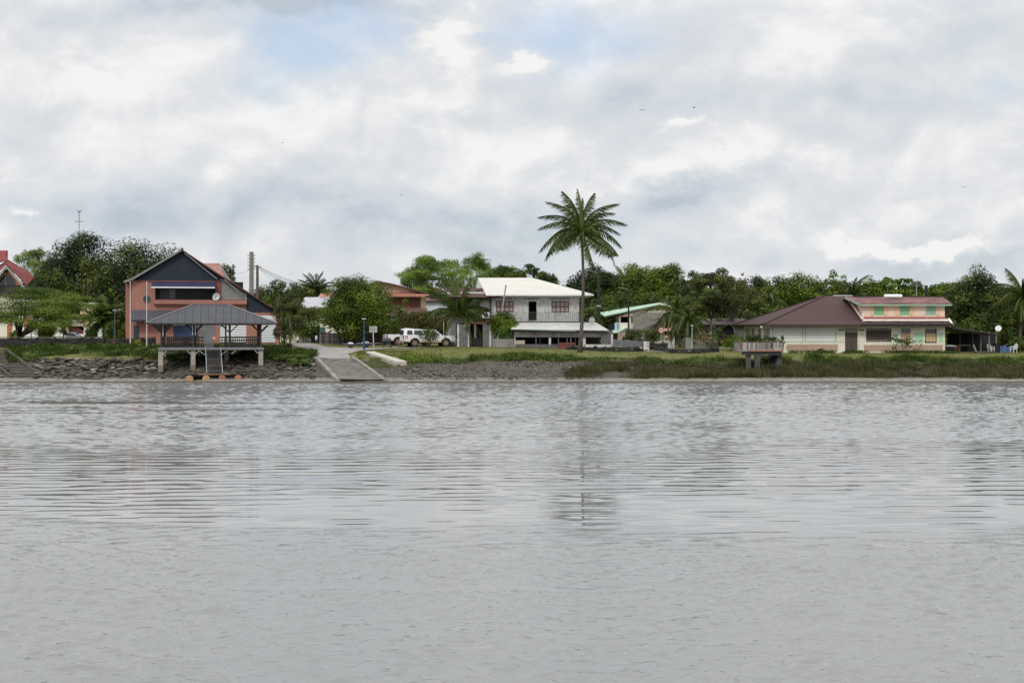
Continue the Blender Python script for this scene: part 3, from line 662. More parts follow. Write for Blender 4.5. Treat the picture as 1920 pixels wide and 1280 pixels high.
def tree(name, label, px, Y, top, bot, wpx, kind, leaf, n, size, trunk=.25, tpx=None, cat='tree', aspect=.55, droop=None, group=None, depth=None, bark=None, base_z=None, limbs=True, cseed=None):
    """crown between photograph rows top and bot at distance Y; trunk foot at column tpx"""
    TREEN[0] += 1; seed = cseed or TREEN[0] * 13 + 5; n = int(n * LEAFN); size *= LEAFS
    tpx = px if tpx is None else tpx; base = at(tpx, Y) if base_z is None else Vector((xf(tpx, Y), Y, base_z))
    W = wpx * Y / FOC; z1, z0 = zf(top, Y), zf(bot, Y); H = z1 - z0; D = depth or W * .85
    cc = Vector((xf(px, Y), Y, (z1 + z0) / 2)) - base
    P, Nn, tint, tips = crown_points(kind, W, D, H, n, seed)
    # fit the crown's extent to the measured one
    for ax, ext in ((0, W), (2, H)):
        lo, hi = np.percentile(P[:, ax], [1.2, 98.8]); P[:, ax] = (P[:, ax] - (lo + hi) / 2) * ext / (hi - lo)
    o = thing(name, label, cat, tuple(base), group=group)
    link('crown', leaf_mesh('crown', P, Nn, size, aspect, LM[leaf], droop, seed, tint), o, tuple(cc))
    r = random.Random(seed); mb = MB(); bend = Vector((r.uniform(-.3, .3), 0, 0)) * trunk * 3
    fork = cc * .55 if kind != 'umbrella' else Vector((cc.x * .3, 0, max(cc.z - H * 1.1, .8)))
    if kind == 'plume': fork = Vector((0, 0, cc.z * .25))
    mb.tube([(0, 0, -.4), tuple(fork * .35 + bend * .5), tuple(fork)], [trunk, trunk * .82, trunk * .6], 7)
    if limbs:
        for t in tips:
            q = Vector([float(x) for x in t]) * .85 + cc; mid = fork.lerp(q, .5) + Vector((r.uniform(-.2, .2), r.uniform(-.2, .2), r.uniform(-.1, .3))) * W * .06
            mb.tube([tuple(fork * .92), tuple(mid), tuple(q)], [trunk * .42, trunk * .26, trunk * .07], 5)
    part('trunk', mb, bark or BARK, o, smooth=True)
    return o
# --- palms
def frond_mesh(name, L, sag, n=34, leaflet=.85, width=.055, m='palm', seed=0, hang=.55, limp=0.0):
    """one frond in the x-z plane, growing along +x from the origin and bending down; leaflets both sides"""
    r = random.Random(seed); V = []; F = []; T = []
    def pos(t): return Vector((L * (t - .12 * sag * t * t), 0, -sag * L * .62 * t ** 2.7))
    k = 12
    for i in range(k + 1):
        t = i / k; p = pos(t); w = .045 * (1 - t) + .008; V += [(p.x, -w, p.z), (p.x, w, p.z), (p.x, 0, p.z - w * 1.5)]; T += [.35, .35, .35]
        if i:
            a = 3 * (i - 1); F += [(a, a + 3, a + 4, a + 1), (a + 1, a + 4, a + 5, a + 2), (a + 2, a + 5, a + 3, a)]
    for i in range(n):
        t = .14 + .86 * i / (n - 1); p = pos(t); q = pos(min(t + .02, 1.02)); d = (q - p).normalized()
        ll = leaflet * (math.sin(PI * min(1, t * .92 + .08)) ** .55) * r.uniform(.8, 1.1)
        for s in (-1, 1):
            if r.random() < .10: continue
            ll *= r.uniform(.82, 1.16)
            out = (d * r.uniform(.35, .7) + Vector((0, s, 0)) * (1 - hang * .55) + Vector((0, 0, -hang * r.uniform(.6, 1.3)))).normalized()
            mid = p + out * ll * .5; tip = p + (out + Vector((0, 0, -.32 - limp))).normalized() * ll
            wv = d * width
            b = len(V); V += [tuple(p - wv * .5), tuple(p + wv * .5), tuple(mid + wv * .6), tuple(tip), tuple(mid - wv * .6)]; T += [r.random() * .8] * 5
            F.append((b, b + 1, b + 2, b + 3, b + 4))
    me = bpy.data.meshes.new(name); me.from_pydata(V, [], F); a = me.attributes.new('tint', 'FLOAT', 'POINT'); a.data.foreach_set('value', np.array(T, np.float32))
    me.materials.append(LM[m]); me.update(); return me
FROND = {}
def frond(L, sag, kind='coco'):
    key = (kind, round(sag * 2) / 2)
    if key not in FROND:
        sg = key[1]
        FROND[key] = {'coco': lambda: frond_mesh('frond', 1.0, sg, 56, .30, .0145, hang=1.05, limp=.7, seed=int(sg * 10)),
                      'fine': lambda: frond_mesh('frond', 1.0, sg, 30, .30, .018, hang=.3, seed=3 + int(sg * 10)), 'fan': lambda: frond_mesh('frond', 1.0, sg, 30, .36, .022, m='green', hang=.25, seed=9),
                      'broad': lambda: frond_mesh('frond', 1.0, sg, 12, .34, .09, m='banana', hang=.2, seed=5)}[kind]()
    return FROND[key]
def palm(name, label, px, Y, base, top_py, fronds, L, tr=(.16, .10), tpx=None, kind='coco', cat='palm tree', group=None, bark=None, lean=0.0, base_z=None, crownshaft=None):
    """fronds: list of (azimuth deg, elevation deg, sag, length factor); azimuth 0 = right, 90 = away from us"""
    b = Vector((xf(base, Y), Y, h(xf(base, Y), Y) if base_z is None else base_z)); o = thing(name, label, cat, tuple(b), group=group)
    c = Vector((xf(px, Y), Y, zf(top_py, Y))) - b; mb = MB(); N_ = 9; pts = []; rad = []
    for i in range(N_ + 1):
        t = i / N_; p = c * t + Vector((math.sin(t * PI) * lean, 0, 0)); p.z = c.z * t - (.3 if i == 0 else 0)
        pts.append(tuple(p)); rad.append(tr[0] * (1 + .5 * max(0, .12 - t) / .12) * (1 - t) + tr[1] * t)
    mb.tube(pts, rad, 8); part('trunk', mb, bark or PTRUNK, o, smooth=True)
    for az, el, sag, lf in fronds:
        s = L * lf
        M = Matrix.Rotation(R(az), 4, 'Z') @ Matrix.Rotation(R(-el), 4, 'Y')
        f = link('frond', frond(1, sag, kind), o, tuple(c), M.to_euler(), (s, s, s))
    return o
def rnd_fronds(n, seed, elr=(-25, 80), sag=(.4, 1.3)):
    r = random.Random(seed); out = []
    for i in range(n):
        t = i / (n - 1); el = elr[1] + (elr[0] - elr[1]) * t ** .8 + r.uniform(-7, 7)
        out.append((i * 137.5 + r.uniform(-12, 12), el, sag[0] + (sag[1] - sag[0]) * (1 - abs(el - 30) / 90) * r.uniform(.7, 1.1), r.uniform(.85, 1.08)))
    return out
# --- ground cover: blades standing on the bank
def blades(name, label, cat, pts, hgt, width, leaf, seed, lean=.35, per=3):
    rs = np.random.RandomState(seed); base = np.repeat(np.array(pts), per, 0); n = len(base)
    base[:, :2] += rs.normal(size=(n, 2)) * .10
    a = rs.rand(n) * 6.28; hh = hgt * rs.uniform(.5, 1.3, n) * np.clip(1 + 1.3 * value_noise(base[:, 0], base[:, 1], 1.9, seed + 80) + .8 * value_noise(base[:, 0], base[:, 1], .7, seed + 90), .3, 2); w = np.stack([np.cos(a), np.sin(a), np.zeros(n)], 1) * width
    tip = base + np.stack([rs.normal(size=n) * lean * hh, rs.normal(size=n) * lean * hh, hh], 1); mid = base * .5 + tip * .5 + np.array([0, 0, .06]) * hh[:, None]
    base[:, 2] -= .05
    co = np.stack([base - w, base + w, mid + w * .7, tip, mid - w * .7], 1).reshape(-1, 3)
    me = bpy.data.meshes.new(name); me.vertices.add(5 * n); me.vertices.foreach_set('co', co.astype(np.float32).ravel())
    me.loops.add(5 * n); me.loops.foreach_set('vertex_index', np.arange(5 * n, dtype=np.int32)); me.polygons.add(n)
    me.polygons.foreach_set('loop_start', np.arange(0, 5 * n, 5, dtype=np.int32)); me.polygons.foreach_set('loop_total', np.full(n, 5, np.int32))
    t = me.attributes.new('tint', 'FLOAT', 'POINT'); t.data.foreach_set('value', np.repeat(rs.rand(n), 5).astype(np.float32))
    me.materials.append(LM[leaf]); me.update(calc_edges=True)
    return setp(link(name, me), label, cat, kind='stuff')
def bank_pts(n, pxr, Yr, seed, keep=None):
    rs = np.random.RandomState(seed); px = rs.uniform(*pxr, n); Y = rs.uniform(*Yr, n); X = (px - 960) * Y / FOC
    if keep is not None:
        k = keep(px, Y, X, rs); px, Y, X = px[k], Y[k], X[k]
    return np.stack([X, Y, rough_h(X, Y)], 1)
def noise_keep(s, thr, seed):
    return lambda px, Y, X, rs: value_noise(X, Y, s, seed) + rs.uniform(-.12, .12, len(X)) > thr
blades('sedge', 'dull olive sedge covering the low bank on the right above the silt', 'sedge', bank_pts(15000, (1060, 2050), (121.9, 127.2), 1,
       lambda px, Y, X, rs: (value_noise(X, Y, 2.2, 5) + .5 > .25 * rs.rand(len(X)) + np.clip((1250 - px) / 260, 0, 1) * .75) & (Y < 127.4 - np.clip((1130 - px) / 80, 0, 1) * 3)), .36, .020, 'sedge', 1, .28, 4)
blades('grass_edge', 'long green grass hanging over the lip of the right bank', 'grass', bank_pts(7000, (880, 2050), (127.6, 129.8), 2, noise_keep(1.3, -.1, 6)), .36, .022, 'weed', 2, .4, 4)
blades('lawn_grass', 'short mixed grass on the lawns behind the bank', 'grass', bank_pts(11000, (690, 2050), (129.5, 146), 3,
       lambda px, Y, X, rs: (px > 770) | (Y < 137)), .085, .012, 'lawn', 3, .5, 3)
blades('bank_weeds', 'green weeds and creepers on the upper left bank below the parapet', 'weeds', bank_pts(9000, (14, 592), (127.2, 134.6), 4,
       lambda px, Y, X, rs: value_noise(X, Y, 1.5, 8) + rs.uniform(-.15, .15, len(X)) > -.04 - .10 * np.clip((Y - 130) / 4, -1, 1)), .34, .028, 'weed', 4, .55, 4)
blades('slipway_grass', 'grass on the mound between slipway and concrete beams', 'grass', bank_pts(2600, (668, 775), (125.5, 137), 5, noise_keep(1.2, -.28, 9)), .13, .015, 'lawn', 5, .5, 3)
def leafy_stuff(name, label, cat, n, pxr, Yr, seed, thr, size, hh, leaf):
    P = bank_pts(n, pxr, Yr, seed, noise_keep(1.6, thr, seed)); rs = np.random.RandomState(seed); P[:, 2] += rs.rand(len(P)) ** 1.3 * hh
    Nn = sph(rs, len(P)) + np.array([0, -.2, .7]); return setp(link(name, leaf_mesh(name, P, Nn, size, .6, LM[leaf], None, seed)), label, cat, kind='stuff')
leafy_stuff('creeper', 'low leafy creeper spilling over the left bank', 'creeper', 11000, (20, 592), (127.0, 133.6), 31, .02, .17, .32, 'weed')
leafy_stuff('dry_creeper', 'brownish dry creeper patches on the left bank', 'creeper', 6000, (20, 592), (127.4, 134.2), 36, .0, .15, .22, 'olive')
leafy_stuff('bank_bushes', 'low leafy plants along the lip of the right bank', 'bushes', 15000, (790, 2050), (127.3, 128.9), 32, .0, .15, .34, 'weed')
leafy_stuff('mound_plants', 'dark green plants beside the concrete beams', 'plants', 2500, (745, 830), (127.5, 130.5), 33, -.3, .16, .4, 'green')
leafy_stuff('house_weeds', 'weeds growing along the foot of the long maroon-roofed house', 'weeds', 5000, (1478, 1800), (137.6, 138.7), 34, -.25, .14, .28, 'weed')
leafy_stuff('bank_litter', 'dry leaves and twigs caught at the top of the muddy bank', 'litter', 2500, (760, 1900), (125.8, 128.0), 35, -.2, .09, .10, 'sedge')
# ------------------------------------------------------------------ building materials
ORANGE = mat('salmon_orange_render', (.365, .165, .126), (.315, .142, .11), 1.0, .85, stain=(.24, .11, .085), stain_amt=.42, streak=1.6)
TRIMD = mat('dark_red_barge_board', (.13, .042, .036), (.08, .035, .03), 1.5, .8)
ORANGED = mat('rust_red_trim', (.24, .085, .06), (.17, .06, .045), 1.5, .8, stain=(.09, .04, .03), stain_amt=.25)
NAVY = mat('dark_slate_blue_siding', (.022, .032, .046), (.017, .025, .036), 1.5, .85, metal=.0)
NAVYCLOTH = mat('navy_awning_cloth', (.022, .026, .075), (.018, .020, .055), 2, .8)
GREYROOF = mat('grey_sheet_roof', (.085, .088, .096), (.070, .073, .080), 1.0, .8, spec=.2, ribs=('x', .24), rib_depth=.02, stain=(.07, .07, .075), stain_amt=.12)
GREYMET = mat('grey_metal_trim', (.23, .23, .235), (.15, .15, .155), 2, .5)
WHITEM = mat('white_painted_metal', (.74, .75, .76), (.66, .67, .68), 2, .5)
SHUT = mat('white_roller_shutter', (.66, .68, .71), (.60, .62, .65), 1, .5, ribs=('z', .16), rib_depth=.02)
SHUTG = mat('grey_roller_shutter', (.17, .175, .18), (.13, .135, .14), 1, .5, ribs=('z', .16), rib_depth=.02)
DARK = mat('dark_interior', (.012, .012, .012), (.008, .008, .008), 1, .9)  # near-black colour paints shade inside houses and under porches; also dark parts
GLASS = mat('dark_window_glass', (.03, .035, .04), (.02, .022, .026), 1, .12, spec=.6)
BLUEP = mat('dark_blue_paint', (.022, .045, .12), (.018, .035, .09), 1, .6)
GREENG = mat('grey_green_inner_wall', (.085, .095, .085), (.06, .07, .065), 1, .9)
DWOOD = mat('dark_grey_timber', (.050, .044, .042), (.028, .026, .026), 4, .85, bump=.008)
CREAM = mat('cream_render', (.74, .715, .60), (.65, .625, .51), 1.0, .88, stain=(.34, .31, .23), stain_amt=.32, streak=1.8)
WHITEST = mat('stained_white_render', (.60, .60, .58), (.50, .50, .48), .9, .88, stain=(.12, .115, .10), stain_amt=.55, stain_scale=1.6, streak=2.2)
WHITEW = mat('white_render', (.74, .74, .72), (.66, .66, .64), 1.0, .85, stain=(.35, .34, .30), stain_amt=.15)
CREAMROOF = mat('cream_sheet_roof', (.56, .535, .475), (.50, .48, .425), .8, .5, ribs=('x', .26), rib_depth=.012, stain=(.5, .46, .38), stain_amt=.10)
CANOPY = mat('dirty_white_canopy', (.50, .50, .47), (.42, .42, .39), .8, .6, ribs=('x', .26), rib_depth=.012, stain=(.30, .28, .24), stain_amt=.18)
REDTIN = mat('rusty_red_tin', (.15, .065, .055), (.06, .042, .038), 1.2, .9, spec=.2, ribs=('x', .22), rib_depth=.03, stain=(.09, .08, .075), stain_amt=.4)
PINKTIN = mat('faded_pink_tin', (.22, .125, .12), (.16, .095, .09), 1.5, .9, spec=.2, ribs=('x', .22), rib_depth=.03, stain=(.16, .12, .11), stain_amt=.25)
REDROOF = mat('wine_red_sheet_roof', (.20, .045, .043), (.17, .040, .040), 1, .8, spec=.2, ribs=('x', .3), rib_depth=.02)
MAROON = mat('maroon_sheet_roof', (.072, .042, .037), (.060, .037, .034), .6, .8, spec=.2, ribs=('x', .3), rib_depth=.012)
MAROONY = mat('maroon_sheet_roof_side', (.072, .042, .037), (.060, .037, .034), .6, .8, spec=.2, ribs=('y', .3), rib_depth=.012)
FADEDRED = mat('faded_red_roof', (.32, .125, .11), (.10, .062, .058), .55, .7, ribs=('x', .25), rib_depth=.02, stain=(.045, .038, .036), stain_amt=.8, streak=.6, spec=.2)
MINT = mat('mint_green_trim', (.30, .43, .32), (.25, .37, .27), 2, .6)
MINTROOF = mat('mint_sheet_roof', (.38, .52, .40), (.32, .45, .35), .8, .5, ribs=('x', .25), rib_depth=.015)
GREENSH = mat('green_shutter_paint', (.22, .46, .24), (.19, .38, .22), 2, .7)
PEACH = mat('peach_plank_paint', (.78, .50, .32), (.72, .47, .31), 3, .8)
PINKP = mat('pale_pink_plank_paint', (.78, .60, .49), (.72, .55, .45), 3, .8)
DADO = mat('dusty_pink_dado', (.44, .30, .23), (.38, .26, .20), 1, .88, stain=(.30, .24, .18), stain_amt=.2)
BROWNW = mat('warm_brown_timber', (.20, .088, .045), (.13, .058, .032), 4, .7, bump=.005)
BROWNL = mat('light_brown_timber', (.32, .17, .075), (.24, .12, .055), 4, .7)
BROWND = mat('dull_brown_door', (.095, .060, .052), (.075, .055, .05), 2, .8, stain=(.12, .11, .10), stain_amt=.2)
TANB = mat('tan_plywood', (.62, .43, .24), (.55, .38, .21), 3, .8)
REDW = mat('red_window_paint', (.17, .04, .032), (.13, .038, .03), 3, .7)
LACE = mat('curtained_glass', (.36, .34, .32), (.27, .255, .24), 6, .35)
PEACHW = mat('pale_peach_render', (.66, .46, .34), (.60, .42, .31), 1, .85)
ORANGEF = mat('orange_fascia', (.38, .165, .105), (.32, .14, .09), 1, .6)
GREYW = mat('stained_grey_render', (.27, .25, .225), (.20, .185, .165), 1.0, .9, stain=(.07, .065, .06), stain_amt=.5, streak=2.5)
GREYPL = mat('grey_weathered_planks', (.17, .165, .16), (.10, .098, .095), 3, .85, stain=(.05, .05, .05), stain_amt=.35)
IRON = mat('grey_iron', (.10, .10, .10), (.07, .07, .07), 3, .6)
BLUEPOLE = mat('blue_lamp_paint', (.025, .065, .14), (.02, .055, .12), 2, .5)
GALV = mat('galvanised_steel', (.36, .37, .38), (.28, .29, .30), 3, .45, metal=.4)
CPOLE = mat('grey_concrete_pole', (.25, .235, .21), (.17, .16, .145), 2, .9, stain=(.10, .095, .09), stain_amt=.2)

def fpoly(fr, pts, v): return [(fr.U(px, v), fr.Z(py, px, v)) for px, py in pts]
def pane_window(parent, fr, rc, v, nx, nz, fm, pm, fw=.07, label=None):
    u0, u1, z0, z1 = fr.rect(*rc, v); mb = MB(); d0, d1 = v - .04, v + .10
    mb.box(u0, u1, d0, d1, z0, z0 + fw).box(u0, u1, d0, d1, z1 - fw, z1).box(u0, u0 + fw, d0, d1, z0 + fw, z1 - fw).box(u1 - fw, u1, d0, d1, z0 + fw, z1 - fw)
    xs = [u0 + (u1 - u0) * i / nx for i in range(nx + 1)]; zs = [z0 + (z1 - z0) * i / nz for i in range(nz + 1)]
    for x in xs[1:-1]: mb.box(x - fw / 2, x + fw / 2, d0 + .005, d1, z0 + fw, z1 - fw)
    for z in zs[1:-1]:
        for i in range(nx):
            a = xs[i] + (fw if i == 0 else fw / 2); b = xs[i + 1] - (fw if i == nx - 1 else fw / 2); mb.box(a, b, d0 + .01, d1, z - fw / 2, z + fw / 2)
    w = part('window', mb, fm, parent, label)
    for i in range(nx):
        for j in range(nz):
            part('pane', MB().box(xs[i] + fw * .5, xs[i + 1] - fw * .5, v + .04, v + .06, zs[j] + fw * .5, zs[j + 1] - fw * .5), pm, w)
    return w
def shell(parent, fr, u0, u1, z1, depth, m, v=0.0, holes=(), name='wall', base=-.6, floor=None):
    mb = MB(); mb.wall(u0, u1, base, z1, v, .18, holes)
    mb.box(u0, u0 + .18, v + .181, v + depth, base, z1).box(u1 - .18, u1, v + .181, v + depth, base, z1).box(u0 + .181, u1 - .181, v + depth - .18, v + depth, base, z1)
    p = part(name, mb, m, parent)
    mb = MB(); mb.box(u0 + .19, u1 - .19, v + 1.6, v + 1.7, base, z1 - .02); part('inner_wall', mb, DARK, parent); return p

# ------------------------------------------------------------------ the orange riverside house
def orange_house():
    f = Fr(247, 138.8, R(11)); o = thing('orange_house', 'salmon orange two-storey house with dark blue gable behind the pavilion', 'house', f.loc, f.a)
    U, Z, P = f.U, f.Z, f.P
    uL, uM, uR = 0.0, U(462), U(521); zg = 0.0
    zt = Z(526, 340); zfl = Z(570, 380)
    oc = f.rect(291, 537, 404, 562); lat = U(414)
    dr = f.rect(250.5, 610, 261, 640); bl = f.rect(325, 609, 372, 640); gs = f.rect(374, 604, 403, 641)
    mb = MB()
    mb.wall(uL, uM, -.8, zt, 0, .2, [(oc[0], oc[1], oc[2], oc[3]), (lat, uM, oc[2], zt), dr, bl, gs, (U(411), U(461.9), -.1, Z(591, 440))])
    mb.box(uL, uL + .2, .201, 9.8, -.8, zt).box(uM + .001, uR, 9.6, 9.8, -.8, Z(591, 500)); mb.box(uR - .2, uR, 0, 9.59, -.8, Z(591, 520)).box(uL + .2, U(414), 9.6, 9.8, -.8, zt).box(U(414) + .001, uM, 9.6, 9.8, -.8, Z(548, 440))
    mb.box(uM, uR, 0, .2, Z(591, 500), Z(585, 500)); mb.box(U(405), U(411) - .002, -.08, -.002, -.8, Z(597, 408)); mb.box(U(516.5), uR + .1, -.06, -.002, -.8, Z(597, 518))
    mb.box(uL + .1, uM, .25, 9.5, zfl - .1, zfl + .05)
    part('wall', mb, ORANGE, o)
    part('side_wall', MB().box(-.75, -.01, 2.2, 9.0, -.8, zt - .25), ORANGE, o)
    part('dark_void_sheet', MB().box(.3, uM - .3, 3.4, 3.5, -.5, zt), DARK, o)  # near-black sheet puts the unlit depth behind the openings into colour
    # gable siding with standing battens
    out = [(253, 527), (340, 470.5), (414, 520.5), (414, 527)]; pl = fpoly(f, out, -.03)
    part('gable_siding', MB().prism(pl, -.03, .15), NAVY, o)
    for px in np.arange(262, 413, 5.6):
        if px < 340: top = 527 - (px - 253) * 56.5 / 87
        else: top = 470.5 + (px - 340) * 50 / 74
        if 527 - top < 3: continue
        u = U(px, -.03); part('siding_batten', MB().box(u - .025, u + .025, -.085, -.031, Z(526.5, px), Z(top + 1.8, px)), NAVY, o)
    part('gable_trim', MB().box(U(253), U(414), -.10, -.035, Z(528.3, 340), Z(526.6, 340)), ORANGED, o)
    # right wing siding
    part('wing_siding', MB().prism(fpoly(f, [(461.5, 545), (500, 570), (521, 580), (521, 585.2), (461.5, 585.2)], -.03), -.03, .15), NAVY, o)
    for px in np.arange(466, 520, 5.6):
        t = 545 + (px - 461.5) * .64 if px < 500 else 570 + (px - 500) * .48
        part('siding_batten', MB().box(U(px) - .025, U(px) + .025, -.085, -.031, Z(585, px), Z(t + 2.2, px)), NAVY, o)
    # roof planes, ridge running back
    line = [(232, 526.5), (247, 521.5), (340, 466.5), (414, 515.5), (462, 545), (505, 572), (523, 580)]
    cp = [P(px, py, -.45) for px, py in line]
    for a, b in zip(cp[:-1], cp[1:]):
        A2 = (a[0], 9.9, a[2]); B2 = (b[0], 9.9, b[2]); part('roof_sheet', MB().slab([a, b, B2, A2], .10), GREYROOF, o)
    for i, (a, b) in enumerate(zip(cp[:-1], cp[1:])):
        left = i < 2; z = .0
        c = [(a[0], a[2]), (b[0], b[2]), (b[0], b[2] - .27), (a[0], a[2] - .27)]
        part('barge_board', MB().prism([c[0], c[1], (c[2][0], c[2][1] + (.12 if not left else .05)), (c[3][0], c[3][1] + (.12 if not left else .05))], -.52, -.455), GREYMET if left else TRIMD, o)
        if i in (2, 3): part('barge_board', MB().prism([(a[0] + .3, a[2] - .35), (b[0] - .4, b[2] - .31), (b[0] - .4, b[2] - .43), (a[0] + .3, a[2] - .47)], -.44, -.38), GREYMET, o)
    part('ridge_cap', MB().box(cp[2][0] - .12, cp[2][0] + .12, -.55, 9.9, cp[2][2] - .02, cp[2][2] + .05), GREYMET, o)
    # balcony recess
    part('recess_wall', MB().box(oc[0] - .1, oc[1] + .1, 1.5, 1.58, zfl, zt), GREENG, o)
    w = f.rect(300, 542, 329, 561, 1.5); wn = part('window', MB().box(w[0], w[1], 1.44, 1.498, w[2], w[3]), GREYMET, o, 'patterned window in the shaded balcony')
    part('pane', MB().box(w[0] + .06, w[0] + (w[1] - w[0]) * .58, 1.42, 1.438, w[2] + .05, w[3] - .05), mat('frosted_pane', (.11, .115, .115), (.03, .03, .03), 9, .4), wn)
    part('pane', MB().box(w[0] + (w[1] - w[0]) * .62, w[1] - .06, 1.42, 1.438, w[2] + .05, w[3] - .05), GLASS, wn)
    a, b, c, d = U(288.5), U(462.8), Z(571, 375), Z(562, 375); part('balcony_parapet', MB().box(a, b, -.38, -.002, c, d), ORANGED, o)
    part('parapet_face', MB().box(a + .02, b - .02, -.40, -.382, c + .06, d - .03), ORANGE, o)
    part('balcony_post', MB().box(U(404), U(413.5), -.07, -.002, Z(562, 408), Z(527.8, 408)), ORANGED, o)
    # awning
    aw = part('awning', MB().slab([P(286, 528.4, -.05), P(405, 528.4, -.05), P(403, 538, -1.1), P(283, 538, -1.1)], .03), NAVYCLOTH, o)
    q0, q1 = P(283, 538.6, -1.12), P(403, 538.6, -1.12); part('awning_rail', MB().box(q0[0], q1[0], -1.2, -1.11, q0[2] - .06, q0[2] + .06), WHITEM, aw)
    # lattice triangle
    L4 = [(414.5, 522), (461, 549.5), (461, 561.5), (414.5, 561.5)]
    lt = part('lattice', MB().prism(fpoly(f, L4, .10), .10, .14), mat('pale_lattice_backing', (.58, .58, .56), (.50, .50, .48), 3, .8), o)
    mb = MB(); u0, u1 = U(414.5), U(461); zb = Z(561.5, 440); ztl, ztr = Z(522, 414.5), Z(549.5, 461); top = lambda u: ztl + (u - u0) / (u1 - u0) * (ztr - ztl)
    s = -3.0
    while s < 6:
        for sg in (1, -1):       # clip the diagonal strips to the sloping panel
            pts = []
            for t in np.linspace(0, u1 - u0, 60):
                u = u0 + t; z = zb + (s + t if sg > 0 else 2.4 - s - t * 1.0)
                if zb <= z <= top(u): pts.append((u, z))
            if len(pts) > 2: mb.beam((pts[0][0], .06 + .02 * sg, pts[0][1]), (pts[-1][0], .06 + .02 * sg, pts[-1][1]), .022, .03)
        s += .23
    part('lattice_strips', mb, DARK, lt)
    # octagonal window and big dark roundel
    for px, py, r_ in ((275, 560, .43), (303, 605, .80)):
        u, z = f.hit(px, py, -.02); w = part('round_window', MB().lathe([(r_, -.05), (r_ * .86, -.06)], (u, -.001, z), 8 if r_ < .6 else 16, 'y'), GREYMET if r_ < .6 else DWOOD, o)
        part('pane', MB().lathe([(r_ * .85, -.07), (r_ * .85, -.065)], (u, -.001, z), 8 if r_ < .6 else 16, 'y'), GLASS, w)
    # ground floor
    part('door', MB().box(dr[0] + .01, dr[1] - .01, .03, .09, dr[2], dr[3] - .01), mat('dark_teal_door', (.03, .045, .055), (.02, .03, .04), 2, .6), o)
    part('blue_shutter', MB().box(bl[0] + .01, bl[1] - .01, .06, .12, bl[2], bl[3] - .01), BLUEP, o)
    part('grey_shutter', MB().box(gs[0] + .01, gs[1] - .01, .03, .09, gs[2], gs[3] - .01), SHUTG, o)
    cn = part('canopy', MB().slab([P(247, 581, -.01), P(340, 581, -.01), P(340, 599.5, -1.0), P(246, 599.5, -1.0)], .06), GREYROOF, o)
    a, b = P(247, 600, -1.02), P(340, 600, -1.02); part('canopy_fascia', MB().box(a[0], b[0], -1.06, -1.005, a[2] - .14, a[2] + .02), NAVY, cn)
    for px in (322.5,): a = f.rect(px, 607.3, 345.5, 610, -.3); part('strip_light', MB().box(a[0], a[1], -.3, -.22, a[2], a[3]), WHITEM, o)
    for i, (a, b) in enumerate(((411.5, 483.5), (485.5, 516.3))):
        q = f.rect(a, 598.5, b, 641.5, 0); part('garage_shutter', MB().box(q[0], q[1], -.05 if a > 470 else .03, .0 if a > 470 else .08, q[2], q[3]), SHUT, o)
        r_ = f.rect(a, 591.6, b, 598.2, 0); part('shutter_box', MB().box(r_[0], r_[1], -.09, -.01, r_[2], r_[3]), WHITEM, o)
    part('wing_wall', MB().box(uM - .01, uR - .22, .01, .19, -.8, Z(591.1, 500)), ORANGE, o)
    part('doorstep', MB().box(U(300), uR, -1.2, -.01, -.5, .02), CONC, o)
    p = P(405, 556, -.35); dish('satellite_dish', 'white satellite dish bolted to the balcony of the orange house', f, p, .38)
    return f
def dish(name, label, f, p, r_, face=(-.35, -1, .35), m=None, rim=None):
    n = Vector(face).normalized(); q = n.to_track_quat('Z', 'Y').to_matrix().to_4x4()
    W_ = Matrix.Translation(f.loc) @ Matrix.Rotation(f.a, 4, 'Z') @ Matrix.Translation(Vector(p)); o = thing(name, label, 'satellite dish', tuple(W_.to_translation()), f.a)
    def tr(mb):
        mb.v = [tuple(q @ Vector(v)) for v in mb.v]; return mb
    pr = [(0.01, -.10 * r_ / .5)] + [(r_ * t, -.10 * r_ / .5 * (1 - t * t)) for t in (.35, .7, 1)] + [(r_ * 1.0, .012), (r_ * .97, .012)] + [(r_ * t, -.10 * r_ / .5 * (1 - t * t) + .02) for t in (.7, .35)] + [(0.01, -.08 * r_ / .5)]
    part('reflector', tr(MB().lathe(pr, k=18)), m or WHITEM, o, smooth=True)
    part('feed_arm', tr(MB().beam((0, -r_ * .9, .0), (0, -.1, r_ * .8), .035).box(-.05, .05, -.15, -.05, r_ * .72, r_ * .9)), GALV, o)
    part('bracket', MB().beam((0, .05, 0), (0, .25, -r_ * .8), .06).beam((0, .25, -r_ * .8), (0, .25, -r_ * 1.15), .06), GALV, o)
OH = orange_house()

